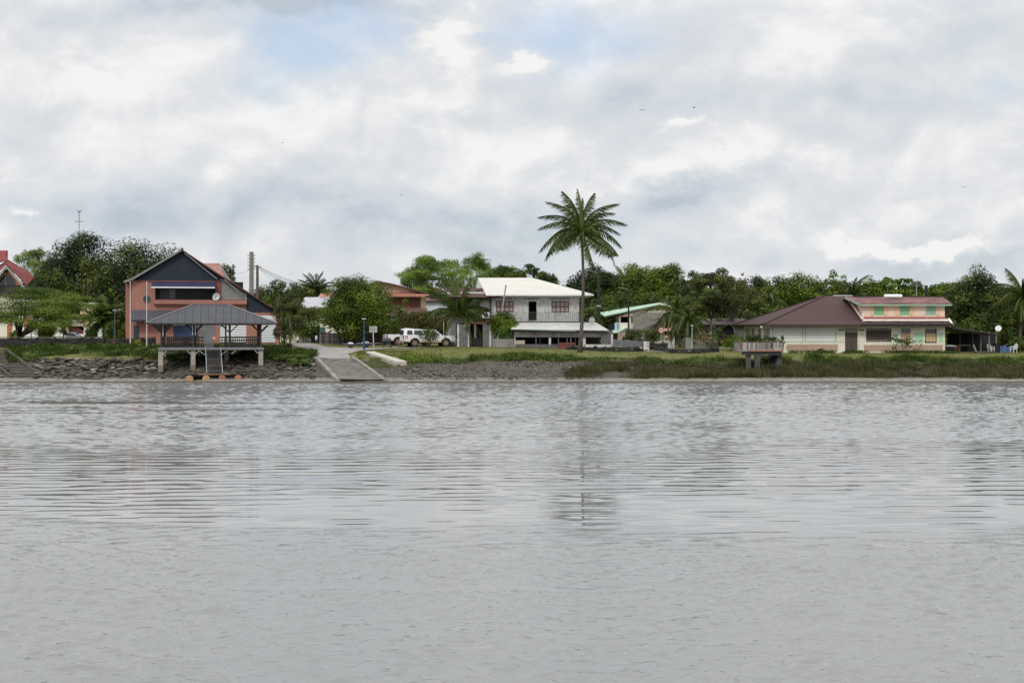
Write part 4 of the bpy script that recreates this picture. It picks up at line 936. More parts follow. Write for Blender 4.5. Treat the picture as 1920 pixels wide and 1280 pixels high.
# ------------------------------------------------------------------ pavilion on stilts, gangway and pontoon
def pavilion():
    f = Fr(300, 123.4, R(11), 0.0); o = thing('river_pavilion', 'open timber pavilion with grey hipped roof standing on concrete stilts over the bank', 'pavilion', f.loc, f.a)
    U, Z, P = f.U, f.Z, f.P; D = 6.0
    zd = Z(652, 395)
    u0, u1 = U(297), U(494)
    part('deck', MB().box(u0, u1, .12, D + .3, zd - .16, zd), DWOOD, o)
    part('deck_beam', MB().box(u0 - .05, u1 + .05, 0, .118, zd - .17, zd + .03), GREYMET, o)
    PILE = mat('stained_concrete_pile', (.36, .335, .30), (.27, .24, .20), 1.5, .9, stain=(.12, .10, .08), stain_amt=.2)
    PILEW = mat('mud_stained_pile', (.22, .165, .11), (.15, .115, .08), 1.5, .9)
    cols = [(301, .2), (362, .2), (489, .2)]
    for v in (.35, D - .2):
        for px, _ in cols + ([(424.5, 0)] if v > 1 else []):
            u = U(px, .2) if px != 424.5 else U(424.5, 3.0) ; vv = 3.0 if px == 424.5 else v
            if vv > 5: u = U(px, .2)
            p = part('pile', MB().box(u - .20, u + .20, vv - .2, vv + .2, 1.15, zd - .17), PILE, o)
            part('pile_foot', MB().box(u - .215, u + .215, vv - .215, vv + .215, -1.0, 1.35), PILEW, p)
    for px, s in ((301, 1), (362, 1), (362, -1), (489, -1), (430, 1)):
        u = U(px, .1); part('corner_brace', MB().beam((u + s * .2, .1, zd - .55), (u + s * .55, .1, zd - .2), .07), GALV, o)
    for a, b in (((306, 667), (334, 690)), ((308, 695), (354, 664))):
        part('cross_brace', MB().beam(P(*a, 1.6), P(*b, 1.6), .06), DWOOD, o)
    # roof: hipped, made of sheets
    ev, ze = -.55, Z(605.3, 395, -.55); vr = D / 2 + .1; zr = Z(571.5, 395, vr); ub = D + .8
    ua, ub_ = U(272.5, ev), U(520, ev); ra, rb = U(361, vr), U(428, vr)
    N_ = 17; xs = [ua + (ub_ - ua) * i / N_ for i in range(N_ + 1)]
    def top(u):
        if u < ra: t = (u - ua) / (ra - ua)
        elif u > rb: t = (ub_ - u) / (ub_ - rb)
        else: t = 1
        return (u, ev + (vr - ev) * t, ze + (zr - ze) * t)
    vb = 2 * vr - ev
    for a, b in zip(xs[:-1], xs[1:]):
        pts = [(a, ev, ze), (b, ev, ze)]; k = [x for x in (rb, ra) if a < x < b]
        up = [top(b)] + [top(x) for x in k] + [top(a)]
        pts = pts + [p for p in up if (p[1] - ev) > .02]
        if len(pts) > 2:
            g = .012; pts = [(p[0] + (g if abs(p[0] - a) < 1e-6 else -g if abs(p[0] - b) < 1e-6 else 0), p[1], p[2]) for p in pts]
            part('roof_sheet', MB().slab(pts, .045), GREYROOF, o)
            part('roof_sheet', MB().slab([(p[0], 2 * vr - p[1], p[2]) for p in reversed(pts)], .045), GREYROOF, o)
    for uu, rr in ((ua, ra), (ub_, rb)):
        tri = [(uu, ev, ze), (rr, vr, zr), (uu, vb, ze)]; tri = tri if uu == ua else tri[::-1]; part('roof_hip', MB().slab(tri[::-1], .045), GREYROOF, o)
    part('roof_underlay', MB().slab([(ua + .1, ev + .1, ze - .05), (ub_ - .1, ev + .1, ze - .05), (rb, vr, zr - .08), (ra, vr, zr - .08)], .03), DWOOD, o)
    mb = MB(); mb.beam((ra, vr, zr + .02), (rb, vr, zr + .02), .22, .06)
    for uu, rr in ((ua, ra), (ub_, rb)):
        for vv in (ev, vb): mb.beam((uu, vv, ze + .02), (rr, vr, zr + .03), .16, .05)
    part('ridge_and_hip_caps', mb, GREYMET, o)
    part('fascia', MB().box(ua + .02, ub_ - .02, ev - .03, ev - .002, ze - .13, ze - .03).box(ua + .02, ub_ - .02, vb + .002, vb + .03, ze - .13, ze - .03), DWOOD, o)
    zp = ze - .05
    pf = [302.5, 362.5, 430.5, 488.5]; mbp = []
    for v in (.22, D):
        for px in pf:
            u = U(px, .22) - (0 if v < 1 else .0); part('post', MB().box(u - .085, u + .085, v - .085, v + .085, zd + .001, zp), DWOOD, o)
            for s in (-1, 1):
                part('knee_brace', MB().beam((u + s * .06, v, zp - .75), (u + s * .7, v, zp - .12), .09), DWOOD, o)
    for px in (423.5, 483.5):
        u = U(px, 3.3); part('post', MB().box(u - .08, u + .08, 3.2, 3.36, zd + .001, zp + .3), DWOOD, o)
    mb = MB(); mb.box(U(298), U(493), .15, .29, zp - .12, zp).box(U(298), U(493), D - .07, D + .07, zp - .12, zp)
    part('wall_plate', mb, DWOOD, o)
    for px in (305.5, 361, 366, 425): u = U(px, .1); part('light_cable', MB().box(u - .02, u + .02, .08, .11, zd + 1.1, zp - .1), WHITEM, o)
    for px in (365, 412): u = U(px, .3); part('strip_light', MB().box(u, u + .4, .3, .4, zp - .28, zp - .2), WHITEM, o)
    # balustrade
    zt = Z(632.3, 395, .2); bal = MB().box(-.03, .03, -.02, .02, 0, zt - zd - .16).mesh('baluster', DWOOD)
    def rail(ax, ay, bx, by):
        L_ = math.hypot(bx - ax, by - ay); r_ = part('handrail', MB().beam((ax, ay, zt), (bx, by, zt), .09, .08).beam((ax, ay, zt - .28), (bx, by, zt - .28), .06, .06).beam((ax, ay, zd + .12), (bx, by, zd + .12), .06, .07), DWOOD, o)
        n = int(L_ / .19)
        for i in range(1, n):
            t = i / n; link('baluster', bal, r_, (ax + (bx - ax) * t, ay + (by - ay) * t, zd + .14))
    gl, gr = U(383, .2), U(412, .2)
    rail(U(304, .2), .2, U(361, .2), .2); rail(U(364, .2), .2, gl, .2); rail(gr, .2, U(429, .2), .2); rail(U(432, .2), .2, U(487, .2), .2)
    rail(U(303, .2), .3, U(303, .2), D); rail(U(304, .2), D, U(372, .2), D); rail(U(420, .2), D, U(487, .2), D); rail(U(488.5, .2), .3, U(488.5, .2), D)
    rail(U(308, .2), 4.1, U(355, .2), 4.1)
    # life ring
    lr = thing('life_ring', 'small orange and white life ring on the pavilion rail above the gangway', 'life ring', (0, 0, 0))
    W_ = Matrix.Translation(f.loc) @ Matrix.Rotation(f.a, 4, 'Z'); p = W_ @ Vector(P(401.5, 634, .05)); lr.location = p; lr.rotation_euler = (0, 0, f.a)
    pts = [(math.cos(t) * .12, 0, math.sin(t) * .12) for t in np.linspace(0, 2 * PI, 13)]
    part('ring', MB().tube(pts, .055, 6, False), mat('life_ring_orange', (.75, .28, .14), (.6, .25, .15), 3, .6), lr, smooth=True)
    part('rope_hub', MB().lathe([(.07, -.02), (.07, .02)], (0, 0, 0), 10, 'y'), LIGHTC, lr)
    bx = thing('cooler_box', 'grey box on the pavilion deck at the head of the gangway', 'box', tuple(W_ @ Vector((U(392, .5), .6, zd))), f.a)
    part('body', MB().box(-.42, .42, -.3, .3, .02, .42), IRON, bx); part('lid', MB().box(-.45, .45, -.33, .33, .421, .5), GREYMET, bx)
    # gangway
    g = thing('gangway', 'steep boarded gangway with white handrails from the pavilion to the pontoon', 'gangway', tuple(W_ @ Vector((U(397, .0), 0, zd))), f.a)
    Wi = (Matrix.Translation(g.location) @ Matrix.Rotation(f.a, 4, 'Z')).inverted()
    def G(px, py, v): return Wi @ (W_ @ Vector(P(px, py, v)))
    tl, tr, bl, br = G(387, 656, -.1), G(412, 656, -.1), G(389.5, 702, -2.2), G(415.5, 702, -2.2)
    GW = [mat('gangway_board_%s' % n, c, tuple(x * .7 for x in c), 4, .85) for n, c in (('dark', (.07, .06, .06)), ('grey', (.14, .125, .12)), ('pale', (.20, .18, .165)))]
    n = 26; r = random.Random(3)
    for i in range(n):
        a = tl.lerp(bl, (i + .5) / n); b = tr.lerp(br, (i + .5) / n)
        part('board', MB().beam(a, b, .10, .03), GW[0 if i < 8 else r.choice((1, 1, 2, 0))], g)
    for a, b in ((tl, bl), (tr, br)):
        part('stringer', MB().beam(a - Vector((0, 0, .08)), b - Vector((0, 0, .08)), .07, .14), DWOOD, g)
    for a, b, s in ((tl, bl, -1), (tr, br, 1)):
        e = Vector((s * .08, 0, 0)); part('handrail', MB().beam(a + e + Vector((0, 0, .25)), b + e + Vector((0, 0, .1)), .05), GALV, g)
        part('strut', MB().beam(b + e + Vector((0, 0, .25)), b + e + Vector((s * .5, 0, -.05)), .05), GALV, g)
        part('strut', MB().beam(a + e + Vector((0, 0, -.45)), a + e + Vector((s * .55, .1, -.05)), .05), GALV, g)
    # pontoon
    p0 = W_ @ Vector((U(401, -2.4), -2.4, 0)); pt = thing('floating_pontoon', 'low floating landing stage at the foot of the gangway', 'pontoon', (p0.x, p0.y, 0), f.a)
    ul, ur = U(350, -2.4) - U(401, -2.4), U(452, -2.4) - U(401, -2.4)
    part('deck', MB().box(ul, ur, -.8, 1.2, .62, .68), DWOOD, pt); part('frame', MB().box(ul + .1, ur - .1, -.7, 1.1, .45, .618), DARK, pt)
    part('edge_board', MB().box(ul + 1.0, ur - .9, -.84, -.802, .62, .70), BROWNL, pt)
    cs = [(.46, .27, .12), (.50, .32, .16), (.36, .15, .08), (.50, .18, .07)]
    for i, (px, lab) in enumerate(((355.5, 'tan rusty'), (386.5, 'pale tan'), (416.5, 'brown rusty'), (446.5, 'orange'))):
        u = U(px, -3.1) - U(401, -2.4)
        d = part('drum_float', MB().lathe([(.26, -.95), (.32, -.92), (.33, .9), (.3, .95)], (u, .1, .27), 16, 'y'), mat('drum_%s' % lab.split()[0], cs[i], tuple(x * .5 for x in cs[i]), 6, .6, stain=(.16, .07, .04), stain_amt=.35, streak=1), pt, lab + ' drum float', smooth=False)
    return f
pavilion()

# ------------------------------------------------------------------ white house with the cream roof
def white_house():
    f = Fr(1000, 144.5, 0.0); o = thing('white_house', 'stained white two-storey house with cream roof and iron balcony behind the tall palm', 'house', f.loc)
    U, Z, P = f.U, f.Z, f.P; D = 9
    ul, ur = U(921), U(1086); zt = Z(549, 1000); zb = Z(602, 1000)
    door = f.rect(991, 565, 1006, 601); w1 = f.rect(930, 564, 963, 585); w2 = f.rect(1034, 564.5, 1067, 585.5)
    vents = []
    for a, b in ((942, 963), (982, 1014), (1031, 1069)):
        px = a
        while px < b - 2: vents.append(f.rect(px, 558.6, px + 2.2, 561.6)); px += 3.9
    mb = MB().wall(ul, ur, zb, zt, 0, .2, [door, w1, w2] + vents)
    mb.box(ul, ul + .2, .201, D, zb, zt).box(ur - .2, ur, .201, D, zb, zt).box(ul + .2, ur - .2, D - .2, D, zb, zt)
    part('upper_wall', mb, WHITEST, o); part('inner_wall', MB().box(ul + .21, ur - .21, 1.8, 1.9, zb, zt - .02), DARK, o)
    for i, w in enumerate(((930, 564, 963, 585), (1034, 564.5, 1067, 585.5))): pane_window(o, f, w, .02, 4, 2, REDW, LACE, .085)
    part('door', MB().box(door[0] + .02, door[0] + .08, .2, 1.0, door[2], door[3]), BROWND, o, 'dark open balcony door')
    # roof: front slope and hip, ridge behind
    ve, vr = -1.0, 5.2
    a, b = P(911, 551.2, ve), P(1114, 552.8, ve); c, d = P(998, 521.5, vr), P(896, 520, vr); zr = (c[2] + d[2]) / 2; c = (c[0], vr, zr); d = (d[0], vr, zr); ze = (a[2] + b[2]) / 2
    a = (a[0], ve, ze); b = (b[0], ve, ze); vb = 2 * vr - ve
    part('roof', MB().slab([a, b, c, d], .10), CREAMROOF, o)
    part('roof_hip', MB().slab([b, (b[0], vb, ze), c], .10), CREAMROOF, o); part('roof_back', MB().slab([(b[0], vb, ze), (a[0], vb, ze), d, c], .10), CREAMROOF, o)
    part('fascia', MB().box(a[0], b[0] - .05, ve - .05, ve - .002, ze - .14, ze - .01), WHITEW, o)
    part('gable_end', MB().poly([(d[0] + .5, vr, zr - .1), (a[0] + .4, 0, ze), (a[0] + .4, vb - 1, ze)]) or MB().prismx([(0.2, ze - .2), (vr, zr - .15), (vb - 1.2, ze - .2)], ul + .01, ul + .2), WHITEST, o)
    mbp = MB()
    for px in (1111,): pass
    # balcony slab and filigree railing
    part('balcony_slab', MB().box(ul - .1, ur + .9, -1.3, -.002, zb - .16, zb - .01), mat('blackish_concrete', (.08, .075, .07), (.04, .038, .036), 2, .95), o)  # slab in mottled, near-black concrete
    zr0, zr1 = Z(600, 1000, -1.2), Z(585.3, 1000, -1.2); r0, r1 = U(921, -1.2), U(1086, -1.2); mb = MB()
    mb.box(r0, r1, -1.23, -1.19, zr1 - .04, zr1).box(r0, r1, -1.22, -1.2, zr0 + .03, zr0 + .06)
    part('balcony_rail', mb, IRON, o); pan = MB(); L_ = .42
    for x in (0, L_ * .5): pan.box(x - .008, x + .008, -.01, .01, 0, zr1 - zr0 - .1)
    for k_, (cx, cz) in enumerate(((.11, .15), (.31, .15), (.11, .45), (.31, .45))):
        pts = [(cx + math.cos(t) * .08, 0, cz + math.sin(t) * .12) for t in np.linspace(0, 2 * PI, 7)]; pan.tube(pts, .008, 4, False)
    pm = pan.mesh('filigree_panel', IRON); x = r0
    while x + L_ < r1: link('filigree_panel', pm, o, (x, -1.21, zr0 + .06)); x += L_
    for px in (921, 991, 1040, 1085): u = U(px, -1.21); part('rail_post', MB().box(u - .02, u + .02, -1.24, -1.18, zr0, zr1), IRON, o)
    # canopy over the ground floor veranda
    va, vb2 = -1.35, -4.2; q = [P(964, 604.5, va), P(1118, 604.5, va)]; r_ = [P(1142, 619, vb2), P(958, 616.5, vb2)]
    za = q[0][2]; q = [(q[0][0], va, za), (q[1][0], va, za)]; r_ = [(r_[0][0], vb2, r_[0][2]), (r_[1][0], vb2, r_[1][2])]
    part('veranda_roof', MB().slab([r_[1], r_[0], q[1], q[0]], .06), CANOPY, o)
    z0 = f.Z(650, 1050, -3.6)
    bd = f.rect(965, 620, 1128, 626, -3.8); part('fascia_boards', MB().box(bd[0], bd[1], -3.85, -3.8, bd[2], bd[3]), GREYPL, o)
    x = bd[0]
    while x < bd[1] - .3: part('hanging_board', MB().box(x, x + .27, -3.84, -3.80, bd[2] - .32, bd[2] - .003), GREYPL, o); x += .285
    part('torn_gutter', MB().beam(P(975, 617.5, -4.3), P(1080, 620.5, -4.3), .05, .06), MINT, o)
    part('end_wall', MB().box(U(1127, -3.7), U(1149, -3.7), -3.7, -3.5, -.6, bd[3]), GREYPL, o)
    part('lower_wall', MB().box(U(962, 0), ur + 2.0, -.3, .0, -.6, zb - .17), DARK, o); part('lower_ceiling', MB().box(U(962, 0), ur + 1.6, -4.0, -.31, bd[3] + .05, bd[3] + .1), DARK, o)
    part('floor', MB().box(U(962, -3.7), U(1145, -3.7), -3.75, -.31, -.6, .12), CONC, o)
    for px, w, m in ((1031, .22, WHITEST), (1095.5, .27, WHITEST), (1147.5, .22, WHITEST), (1005, .09, GREYPL), (1012.5, .07, DWOOD), (1047, .07, GREYPL), (1063.5, .07, GREYPL), (1070.5, .1, GREYPL), (1079, .05, REDW)):
        u = U(px, -3.7); part('post', MB().box(u - w / 2, u + w / 2, -3.72, -3.55, .0, bd[2] - .01), m, o)
    q = f.rect(967, 638, 984, 645, -3.9); part('counter', MB().box(q[0], q[1], -3.95, -3.88, q[2], q[3]), mat('beige_counter', (.40, .36, .26), (.33, .30, .22), 2, .8), o)
    q = f.rect(966, 645, 1046, 650, -3.9); mb = MB(); x = q[0]
    while x < q[1]: mb.box(x, x + .12, -3.99, -3.93, -.4, q[3]); x += .17
    part('low_slats', mb, GREYPL, o)
    q = f.rect(1098, 645.5, 1146, 650, -3.9); part('low_ledge', MB().box(q[0], q[1], -3.99, -3.76, -.4, q[3]), WHITEST, o)
    t = thing('bench', 'dark red bench and crate stack in front of the veranda beside the palm', 'bench', tuple(at(1062, 138.6)))
    part('seat', MB().box(-.85, .85, -.25, .25, .42, .48), REDW, t); part('backrest', MB().box(-.85, .85, .2, .26, .49, .62), REDW, t)
    for s in (-.75, .75): part('leg', MB().box(s - .05, s + .05, -.2, .2, 0, .418), REDW, t)
    part('front_board', MB().box(-.7, .1, -.24, -.2, .02, .4), REDW, t)
    p = P(1110, 600, -2.2); dish('satellite_dish', 'pale mesh satellite dish standing on the veranda canopy of the white house', f, (p[0], p[1], p[2]), .30, (-.1, -1, .25), CANOPY)
    # annex on the left
    a = part('annex_wall', MB().wall(U(838), U(920.5), -.6, Z(547, 890), .3, .2, [f.rect(891, 557, 900, 577, .3), f.rect(884, 563, 887, 571, .3)]).box(U(838), U(838) + .2, .51, 6, -.6, Z(547, 890)), WHITEST, o)
    part('annex_inner', MB().box(U(840), U(918), .7, .8, -.6, Z(548, 890)), DARK, o)
    q = f.rect(891, 557, 900, 577, .3); part('annex_door', MB().box(q[0], q[1], .33, .38, q[2], q[3]), mat('grey_green_door', (.20, .24, .23), (.16, .2, .19), 2, .7), o)
    zz = Z(597, 910)
    while zz < Z(559, 910): part('clapboard', MB().box(U(900.5), U(919), .25, .29, zz, zz + .17), WHITEW, o); zz += .19
    part('dark_post', MB().box(U(918.3), U(921), -.25, .2, Z(600, 919), Z(548, 919)), DWOOD, o)
    part('annex_roof', MB().slab([P(845, 556, -.9), P(941, 557.5, -.9), P(905, 540.5, 2.2), P(845, 540.5, 2.2)], .06), REDTIN, o, 'rusty red tin roof of the lower annex')
    part('annex_top', MB().slab([P(818, 540.2, 2.0), P(866, 540.2, 2.0), P(866, 539.2, 5), P(818, 539.2, 5)], .08), REDTIN, o)
    part('annex_gable', MB().prism(fpoly(f, [(896, 522), (912, 550), (890, 550)], 2.3), 2.3, 2.5), WHITEST, o)
    part('porch_roof', MB().slab([P(872, 606.5, -2.0), P(924, 606.5, -2.0), P(921, 599, -.1), P(875, 599, -.1)], .05), REDTIN, o)
    t = Matrix.Translation(f.loc) @ Vector(P(912, 596, .1)); ac = thing('air_conditioner', 'air conditioning unit with round fan on the annex wall of the white house', 'air conditioner', tuple(t))
    part('casing', MB().box(-.42, .42, -.3, .12, .0, .55), WHITEW, ac); part('fan', MB().lathe([(.22, -.33), (.20, -.31)], (-.02, 0, .28), 14, 'y'), DARK, ac)
    # plank fence wall under the annex
    x = U(857, -2.0); i = 0
    while x < U(924, -2.0):
        gap = U(880, -2) < x < U(904, -2); hh = f.Z(607.5, 890, -2.0)
        if not gap or i % 4 == 0: part('fence_plank', MB().box(x, x + .2, -2.05, -2.0, -.4, hh - (i * 7 % 3) * .04), GREYPL if i % 5 else WHITEST, o)
        x += .215; i += 1
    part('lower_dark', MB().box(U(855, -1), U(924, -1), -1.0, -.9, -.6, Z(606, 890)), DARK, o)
    part('gate_base', MB().box(U(880, -2.1), U(904, -2.1), -2.12, -2.07, -.3, f.Z(633, 890, -2)), DARK, o)
    return f
white_house()
pl = thing('leaning_pole', 'light grey metal pole leaning against the white house above the green bush', 'pole', tuple(at(937, 142.2)))
b0 = pl.location; part('shaft', MB().tube([(-.3, 0, 0), tuple(Vector((xf(948.5, 142.2), 142.2, zf(536, 142.2))) - b0)], .07, 8), GALV, pl)
part('cap', MB().lathe([(.09, 0), (.09, .08)], tuple(Vector((xf(948.5, 142.2), 142.2, zf(536, 142.2))) - b0), 8), GREYMET, pl)
def lowwall():
    g = at(944, 141.0); o = thing('bush_enclosure', 'mottled grey low wall with green wire fence around the bush by the white house', 'wall', tuple(g))
    x0, x1 = xf(924, 141) - g.x, xf(963, 141) - g.x; z = zf(635.5, 141) - g.z
    part('wall', MB().box(x0, x1, 0, .25, -.5, z), GREYW, o)
    for i in range(12): x = x0 + .1 + (x1 - x0 - .2) * i / 11; part('fence_wire', MB().box(x - .012, x + .012, .1, .13, z, z + .75), mat('green_fence', (.03, .09, .05), (.025, .07, .04), 2, .6), o)
    part('top_wire', MB().box(x0, x1, .1, .13, z + .72, z + .76), MATS['green_fence'], o)
    part('gate_post', MB().box(x1 + .05, x1 + .2, .1, .25, -.4, zf(622, 141) - g.z), WHITEST, o)
lowwall()

# ------------------------------------------------------------------ long house with the maroon roof
def maroon_house():
    f = Fr(1445, 139.2, 0.0); o = thing('maroon_roof_house', 'long cream house with broad maroon hipped roof on the right of the bank', 'house', f.loc)
    U, Z, P = f.U, f.Z, f.P; D = 16; ul, ur = 0.0, U(1772)
    ze = Z(607.5, 1600, -1.0); zt = ze - .05
    holes = [f.rect(1449, 612.5, 1505, 639.5), f.rect(1510.5, 614.5, 1567, 640), f.rect(1584.5, 615, 1608, 661), f.rect(1624, 616, 1671, 640.5), f.rect(1689, 616, 1708, 641), f.rect(1736, 616, 1755, 641)]
    vents = [f.rect(1572 + k * 2.9, 616.4, 1574.2 + k * 2.9, 620.4) for k in range(4)] + [f.rect(1609.5 + k * 2.9, 616.4, 1611.7 + k * 2.9, 620.4) for k in range(4)]
    mb = MB().wall(ul, ur, -.8, zt, 0, .2, holes + vents)
    mb.box(ur - .2, ur, .201, D, -.8, zt).box(ul, ur - .2, D - .2, D, -.8, zt); part('wall', mb, CREAM, o)
    part('inner_wall', MB().box(ul + .6, ur - .3, 1.6, 1.7, -.6, zt), DARK, o); part('ceiling', MB().box(ul + .6, ur - .3, .21, 1.59, zt - .1, zt - .05), DARK, o)
    # side wall seen along its length, facing the palm
    sw = MB(); side = lambda px: 25.3 / ((px - 960) / FOC) - 139.2   # distance back along the side wall
    hs = [(1397, 1405.5, 1), (1409, 1414.5, 2), (1421, 1427, 2), (1432, 1444, 1)]
    vs = [0.2]; xw = ul
    def sv(px): return f.O.x * FOC / (px - 960) - f.O.y
    pos = [(sv(b), sv(a), k) for a, b, k in hs][::-1]; cur = .2
    for a, b, k in pos:
        sw.box(xw, xw + .2, cur, a, -.8, zt); zlo = 1.15 if k == 1 else 0.0
        sw.box(xw, xw + .2, a, b, zt - .35, zt)
        if k == 1: sw.box(xw, xw + .2, a, b, -.8, zlo)
        cur = b
    sw.box(xw, xw + .2, cur, D, -.8, zt); part('side_wall', sw, CREAM, o)
    for a, b, k in pos:
        if k == 2:
            part('side_door', MB().box(xw + .05, xw + .1, a, b, 0, zt - .95), BROWND, o); part('transom', MB().box(xw + .06, xw + .09, a, b, zt - .94, zt - .35), GREYMET, o)
        else:
            m_ = MB(); n = 5
            for i in range(n): y = a + (b - a) * (i + .5) / n; m_.box(xw + .0, xw + .03, y - .04, y + .04, 1.15, zt - .35)
            for i in range(5): z = 1.15 + (zt - 1.5) * (i + .5) / 5; m_.box(xw - .02, xw - .002, a, b, z - .03, z + .03)
            part('side_window_grid', m_, CREAM, o); part('side_glass', MB().box(xw + .12, xw + .14, a, b, 1.15, zt - .35), GLASS, o)
    # trims
    part('dado', MB().box(U(1475), U(1571), -.02, -.002, Z(658.3, 1520), Z(645.5, 1520)), DADO, o); part('dado', MB().box(U(1620), U(1768), -.02, -.002, Z(659, 1690), Z(646.5, 1690)), DADO, o)
    part('sill_line', MB().box(U(1446), U(1584), -.015, -.002, Z(641.8, 1500), Z(640.8, 1500)), MINT, o); part('eave_band', MB().box(ul, ur, -.03, -.003, Z(614, 1600) - .0, Z(610, 1600)), mat('greenish_cream', (.52, .54, .38), (.45, .47, .33), 1, .85), o)
    for i, q in enumerate(holes[:2]):
        w = part('window_shutter', MB().box(q[0] + .01, q[1] - .01, .02, .06, q[2], q[3]), mat('dull_white_shutter', (.66, .67, .65), (.60, .61, .59), 1, .7, ribs=('z', .28), rib_depth=.012), o, 'long white roller shutter')
        part('frame', MB().box(q[0] - .06, q[0], -.03, -.003, q[2], q[3]).box(q[1], q[1] + .06, -.03, -.003, q[2], q[3]), MINT, w)
    q = holes[2]; zz = Z(623.5, 1596); dm = (q[0] + q[1]) / 2
    part('transom', MB().box(q[0] + .01, q[1] - .01, .03, .08, zz, q[3] - .01), mat('grey_beige_board', (.27, .25, .21), (.22, .2, .17), 2, .8), o)
    for a, b in ((q[0], dm), (dm, q[1])): part('door_leaf', MB().box(a + .015, b - .015, .04, .10, q[2] + .02, zz - .02), BROWND, o)
    q = holes[3]; g = part('barred_window', MB().box(q[0], q[1], .1, .14, q[2], q[3]), mat('deep_maroon_void', (.030, .012, .014), (.02, .01, .01), 2, .7), o); st = MB()
    for i in range(17): x = q[0] + (q[1] - q[0]) * i / 16; st.box(x - .014, x + .014, -.02, .02, q[2] - .06, q[3] + .02)
    for j in range(5): z = q[2] + (q[3] - q[2]) * (j + .5) / 5; st.box(q[0], q[1], -.03, -.021, z - .014, z + .014)
    part('window_bars', st, mat('bar_paint', (.20, .16, .14), (.12, .09, .08), 4, .7), g); st = MB()
    for i in range(17):
        for j in (0, 4): x = q[0] + (q[1] - q[0]) * i / 16; z = q[2] + (q[3] - q[2]) * (j + .5) / 5; st.box(x - .03, x + .03, -.06, -.031, z - .03, z + .03)
    part('bar_studs', st, WHITEW, g)
    for k, q in enumerate(holes[4:]):
        w = part('window', MB().box(q[0] - .05, q[0] + .02, -.04, .1, q[2], q[3]).box(q[1] - .02, q[1] + .05, -.04, .1, q[2], q[3]).box(q[0] - .05, q[1] + .05, -.06, .1, q[2] - .06, q[2]), DWOOD if k else CREAM, o)
        zz = q[2] + (q[3] - q[2]) * .66
        for j in range(3): a = q[0] + (q[1] - q[0]) * j / 3; part('board', MB().box(a + .025, a + (q[1] - q[0]) / 3 - .01, .02, .06, q[2] + .01, zz), TANB, w)
        part('upper_pane', MB().box(q[0] + .02, q[1] - .02, .04, .06, zz + .02, q[3]), GREYMET if k == 0 else GLASS, w)
    for a, b in ((1677, 1683.5), (1714.5, 1730.5), (1761, 1768.5)): part('green_panel', MB().box(U(a), U(b), -.018, -.002, Z(641.5, a), Z(624, a)), mat('mint_wall_panel', (.33, .58, .36), (.42, .60, .42), 1, .85), o)
    # big hipped roof
    ve = -1.0; ze = Z(607.5, 1600, ve); e0 = U(1430, ve); vr = 8.0
    ap = P(1545, 554.5, vr); r1 = (U(1600, vr), vr, ap[2]); eb = D + 1.0
    cut0 = P(1590, 556.2, 7.6); 
    part('roof_front', MB().slab([(e0, ve, ze), (U(1787, ve), ve, Z(609, 1787, ve)), (U(1787, ve), .9, Z(599.5, 1787, .9)), (U(1618, .9), .9, Z(599.5, 1618, .9)), (r1[0], vr, ap[2]), (ap[0], vr, ap[2])], .09), MAROON, o)
    part('roof_left', MB().slab([(e0, eb, ze), (e0, ve, ze), (ap[0], vr, ap[2])], .09), MAROONY, o)
    part('roof_back', MB().slab([(U(1787, ve), eb, ze), (e0, eb, ze), (ap[0], vr, ap[2]), (U(1787, ve), vr, ap[2])], .09), MAROON, o)
    part('hip_cap', MB().beam((e0, ve, ze + .03), (ap[0], vr, ap[2] + .03), .3, .06).beam((e0, eb, ze + .03), (ap[0], vr, ap[2] + .03), .3, .06), MAROON, o)
    part('eave_fascia', MB().box(e0 + .02, U(1787, ve), ve - .02, ve + .03, ze - .22, ze - .10), DWOOD, o)
    part('soffit', MB().box(e0 + .1, U(1787, ve), ve + .05, .0, ze - .16, ze - .12).box(e0 + .1, -.0, .001, D, ze - .16, ze - .12), DWOOD, o)
    # broken tile skirt with a white torn edge
    r = random.Random(8); x = U(1600, .0); n = 0
    for k in range(40):
        x0 = U(1612 + k * 4.35, -.2); x1 = U(1612 + (k + 1) * 4.35, -.2) - .01; zt2 = Z(599.5, 1700, .2) - r.uniform(0, .1)
        part('skirt_tile', MB().slab([(x0, ve - .08, ze + .03 + r.uniform(-.02, .02)), (x1, ve - .08, ze + .03), (x1, .15, zt2 - .12), (x0, .15, zt2 - .12)], .06), mat('old_dark_roof_tile', (.075, .035, .033), (.045, .028, .027), 3, .8), o)
    part('flashing', MB().slab([P(1617, 601.5, -.3), P(1782, 601.5, -.3), P(1778, 597.5, .55), P(1621, 597.5, .55)], .04), mat('torn_white_flashing', (.62, .55, .50), (.45, .40, .37), 1.5, .8, stain=(.12, .07, .06), stain_amt=.25, streak=1), o)
    part('verge', MB().beam(P(1779, 597, .3), P(1787, 609.5, -1.0), .18, .08), WHITEW, o)
    # upper storey
    vu = .8; q = f.rect(1622, 569, 1771.5, 596.5, vu); sh = [f.rect(1638.5, 571.5, 1657.5, 591.5, vu), f.rect(1687, 571.5, 1705.5, 591.5, vu), f.rect(1736, 571.5, 1754.5, 591.5, vu)]
    mb = MB().wall(q[0], q[1], q[2], q[3], vu, .2, sh); mb.box(q[0], q[0] + .2, vu + .201, 8.5, q[2], q[3]).box(q[1] - .2, q[1], vu + .201, 8.5, q[2], q[3]).box(q[0], q[1], 8.5, 8.7, q[2], q[3])
    part('upper_wall', mb, PINKP, o)
    bands = [(1623, 1629, 1), (1629, 1638, 0), (1658, 1666, 0), (1667, 1676, 1), (1676, 1686.5, 0), (1706, 1714, 0), (1714.5, 1727, 1), (1727, 1735.5, 1), (1755, 1762, 0), (1763, 1771, 1)]
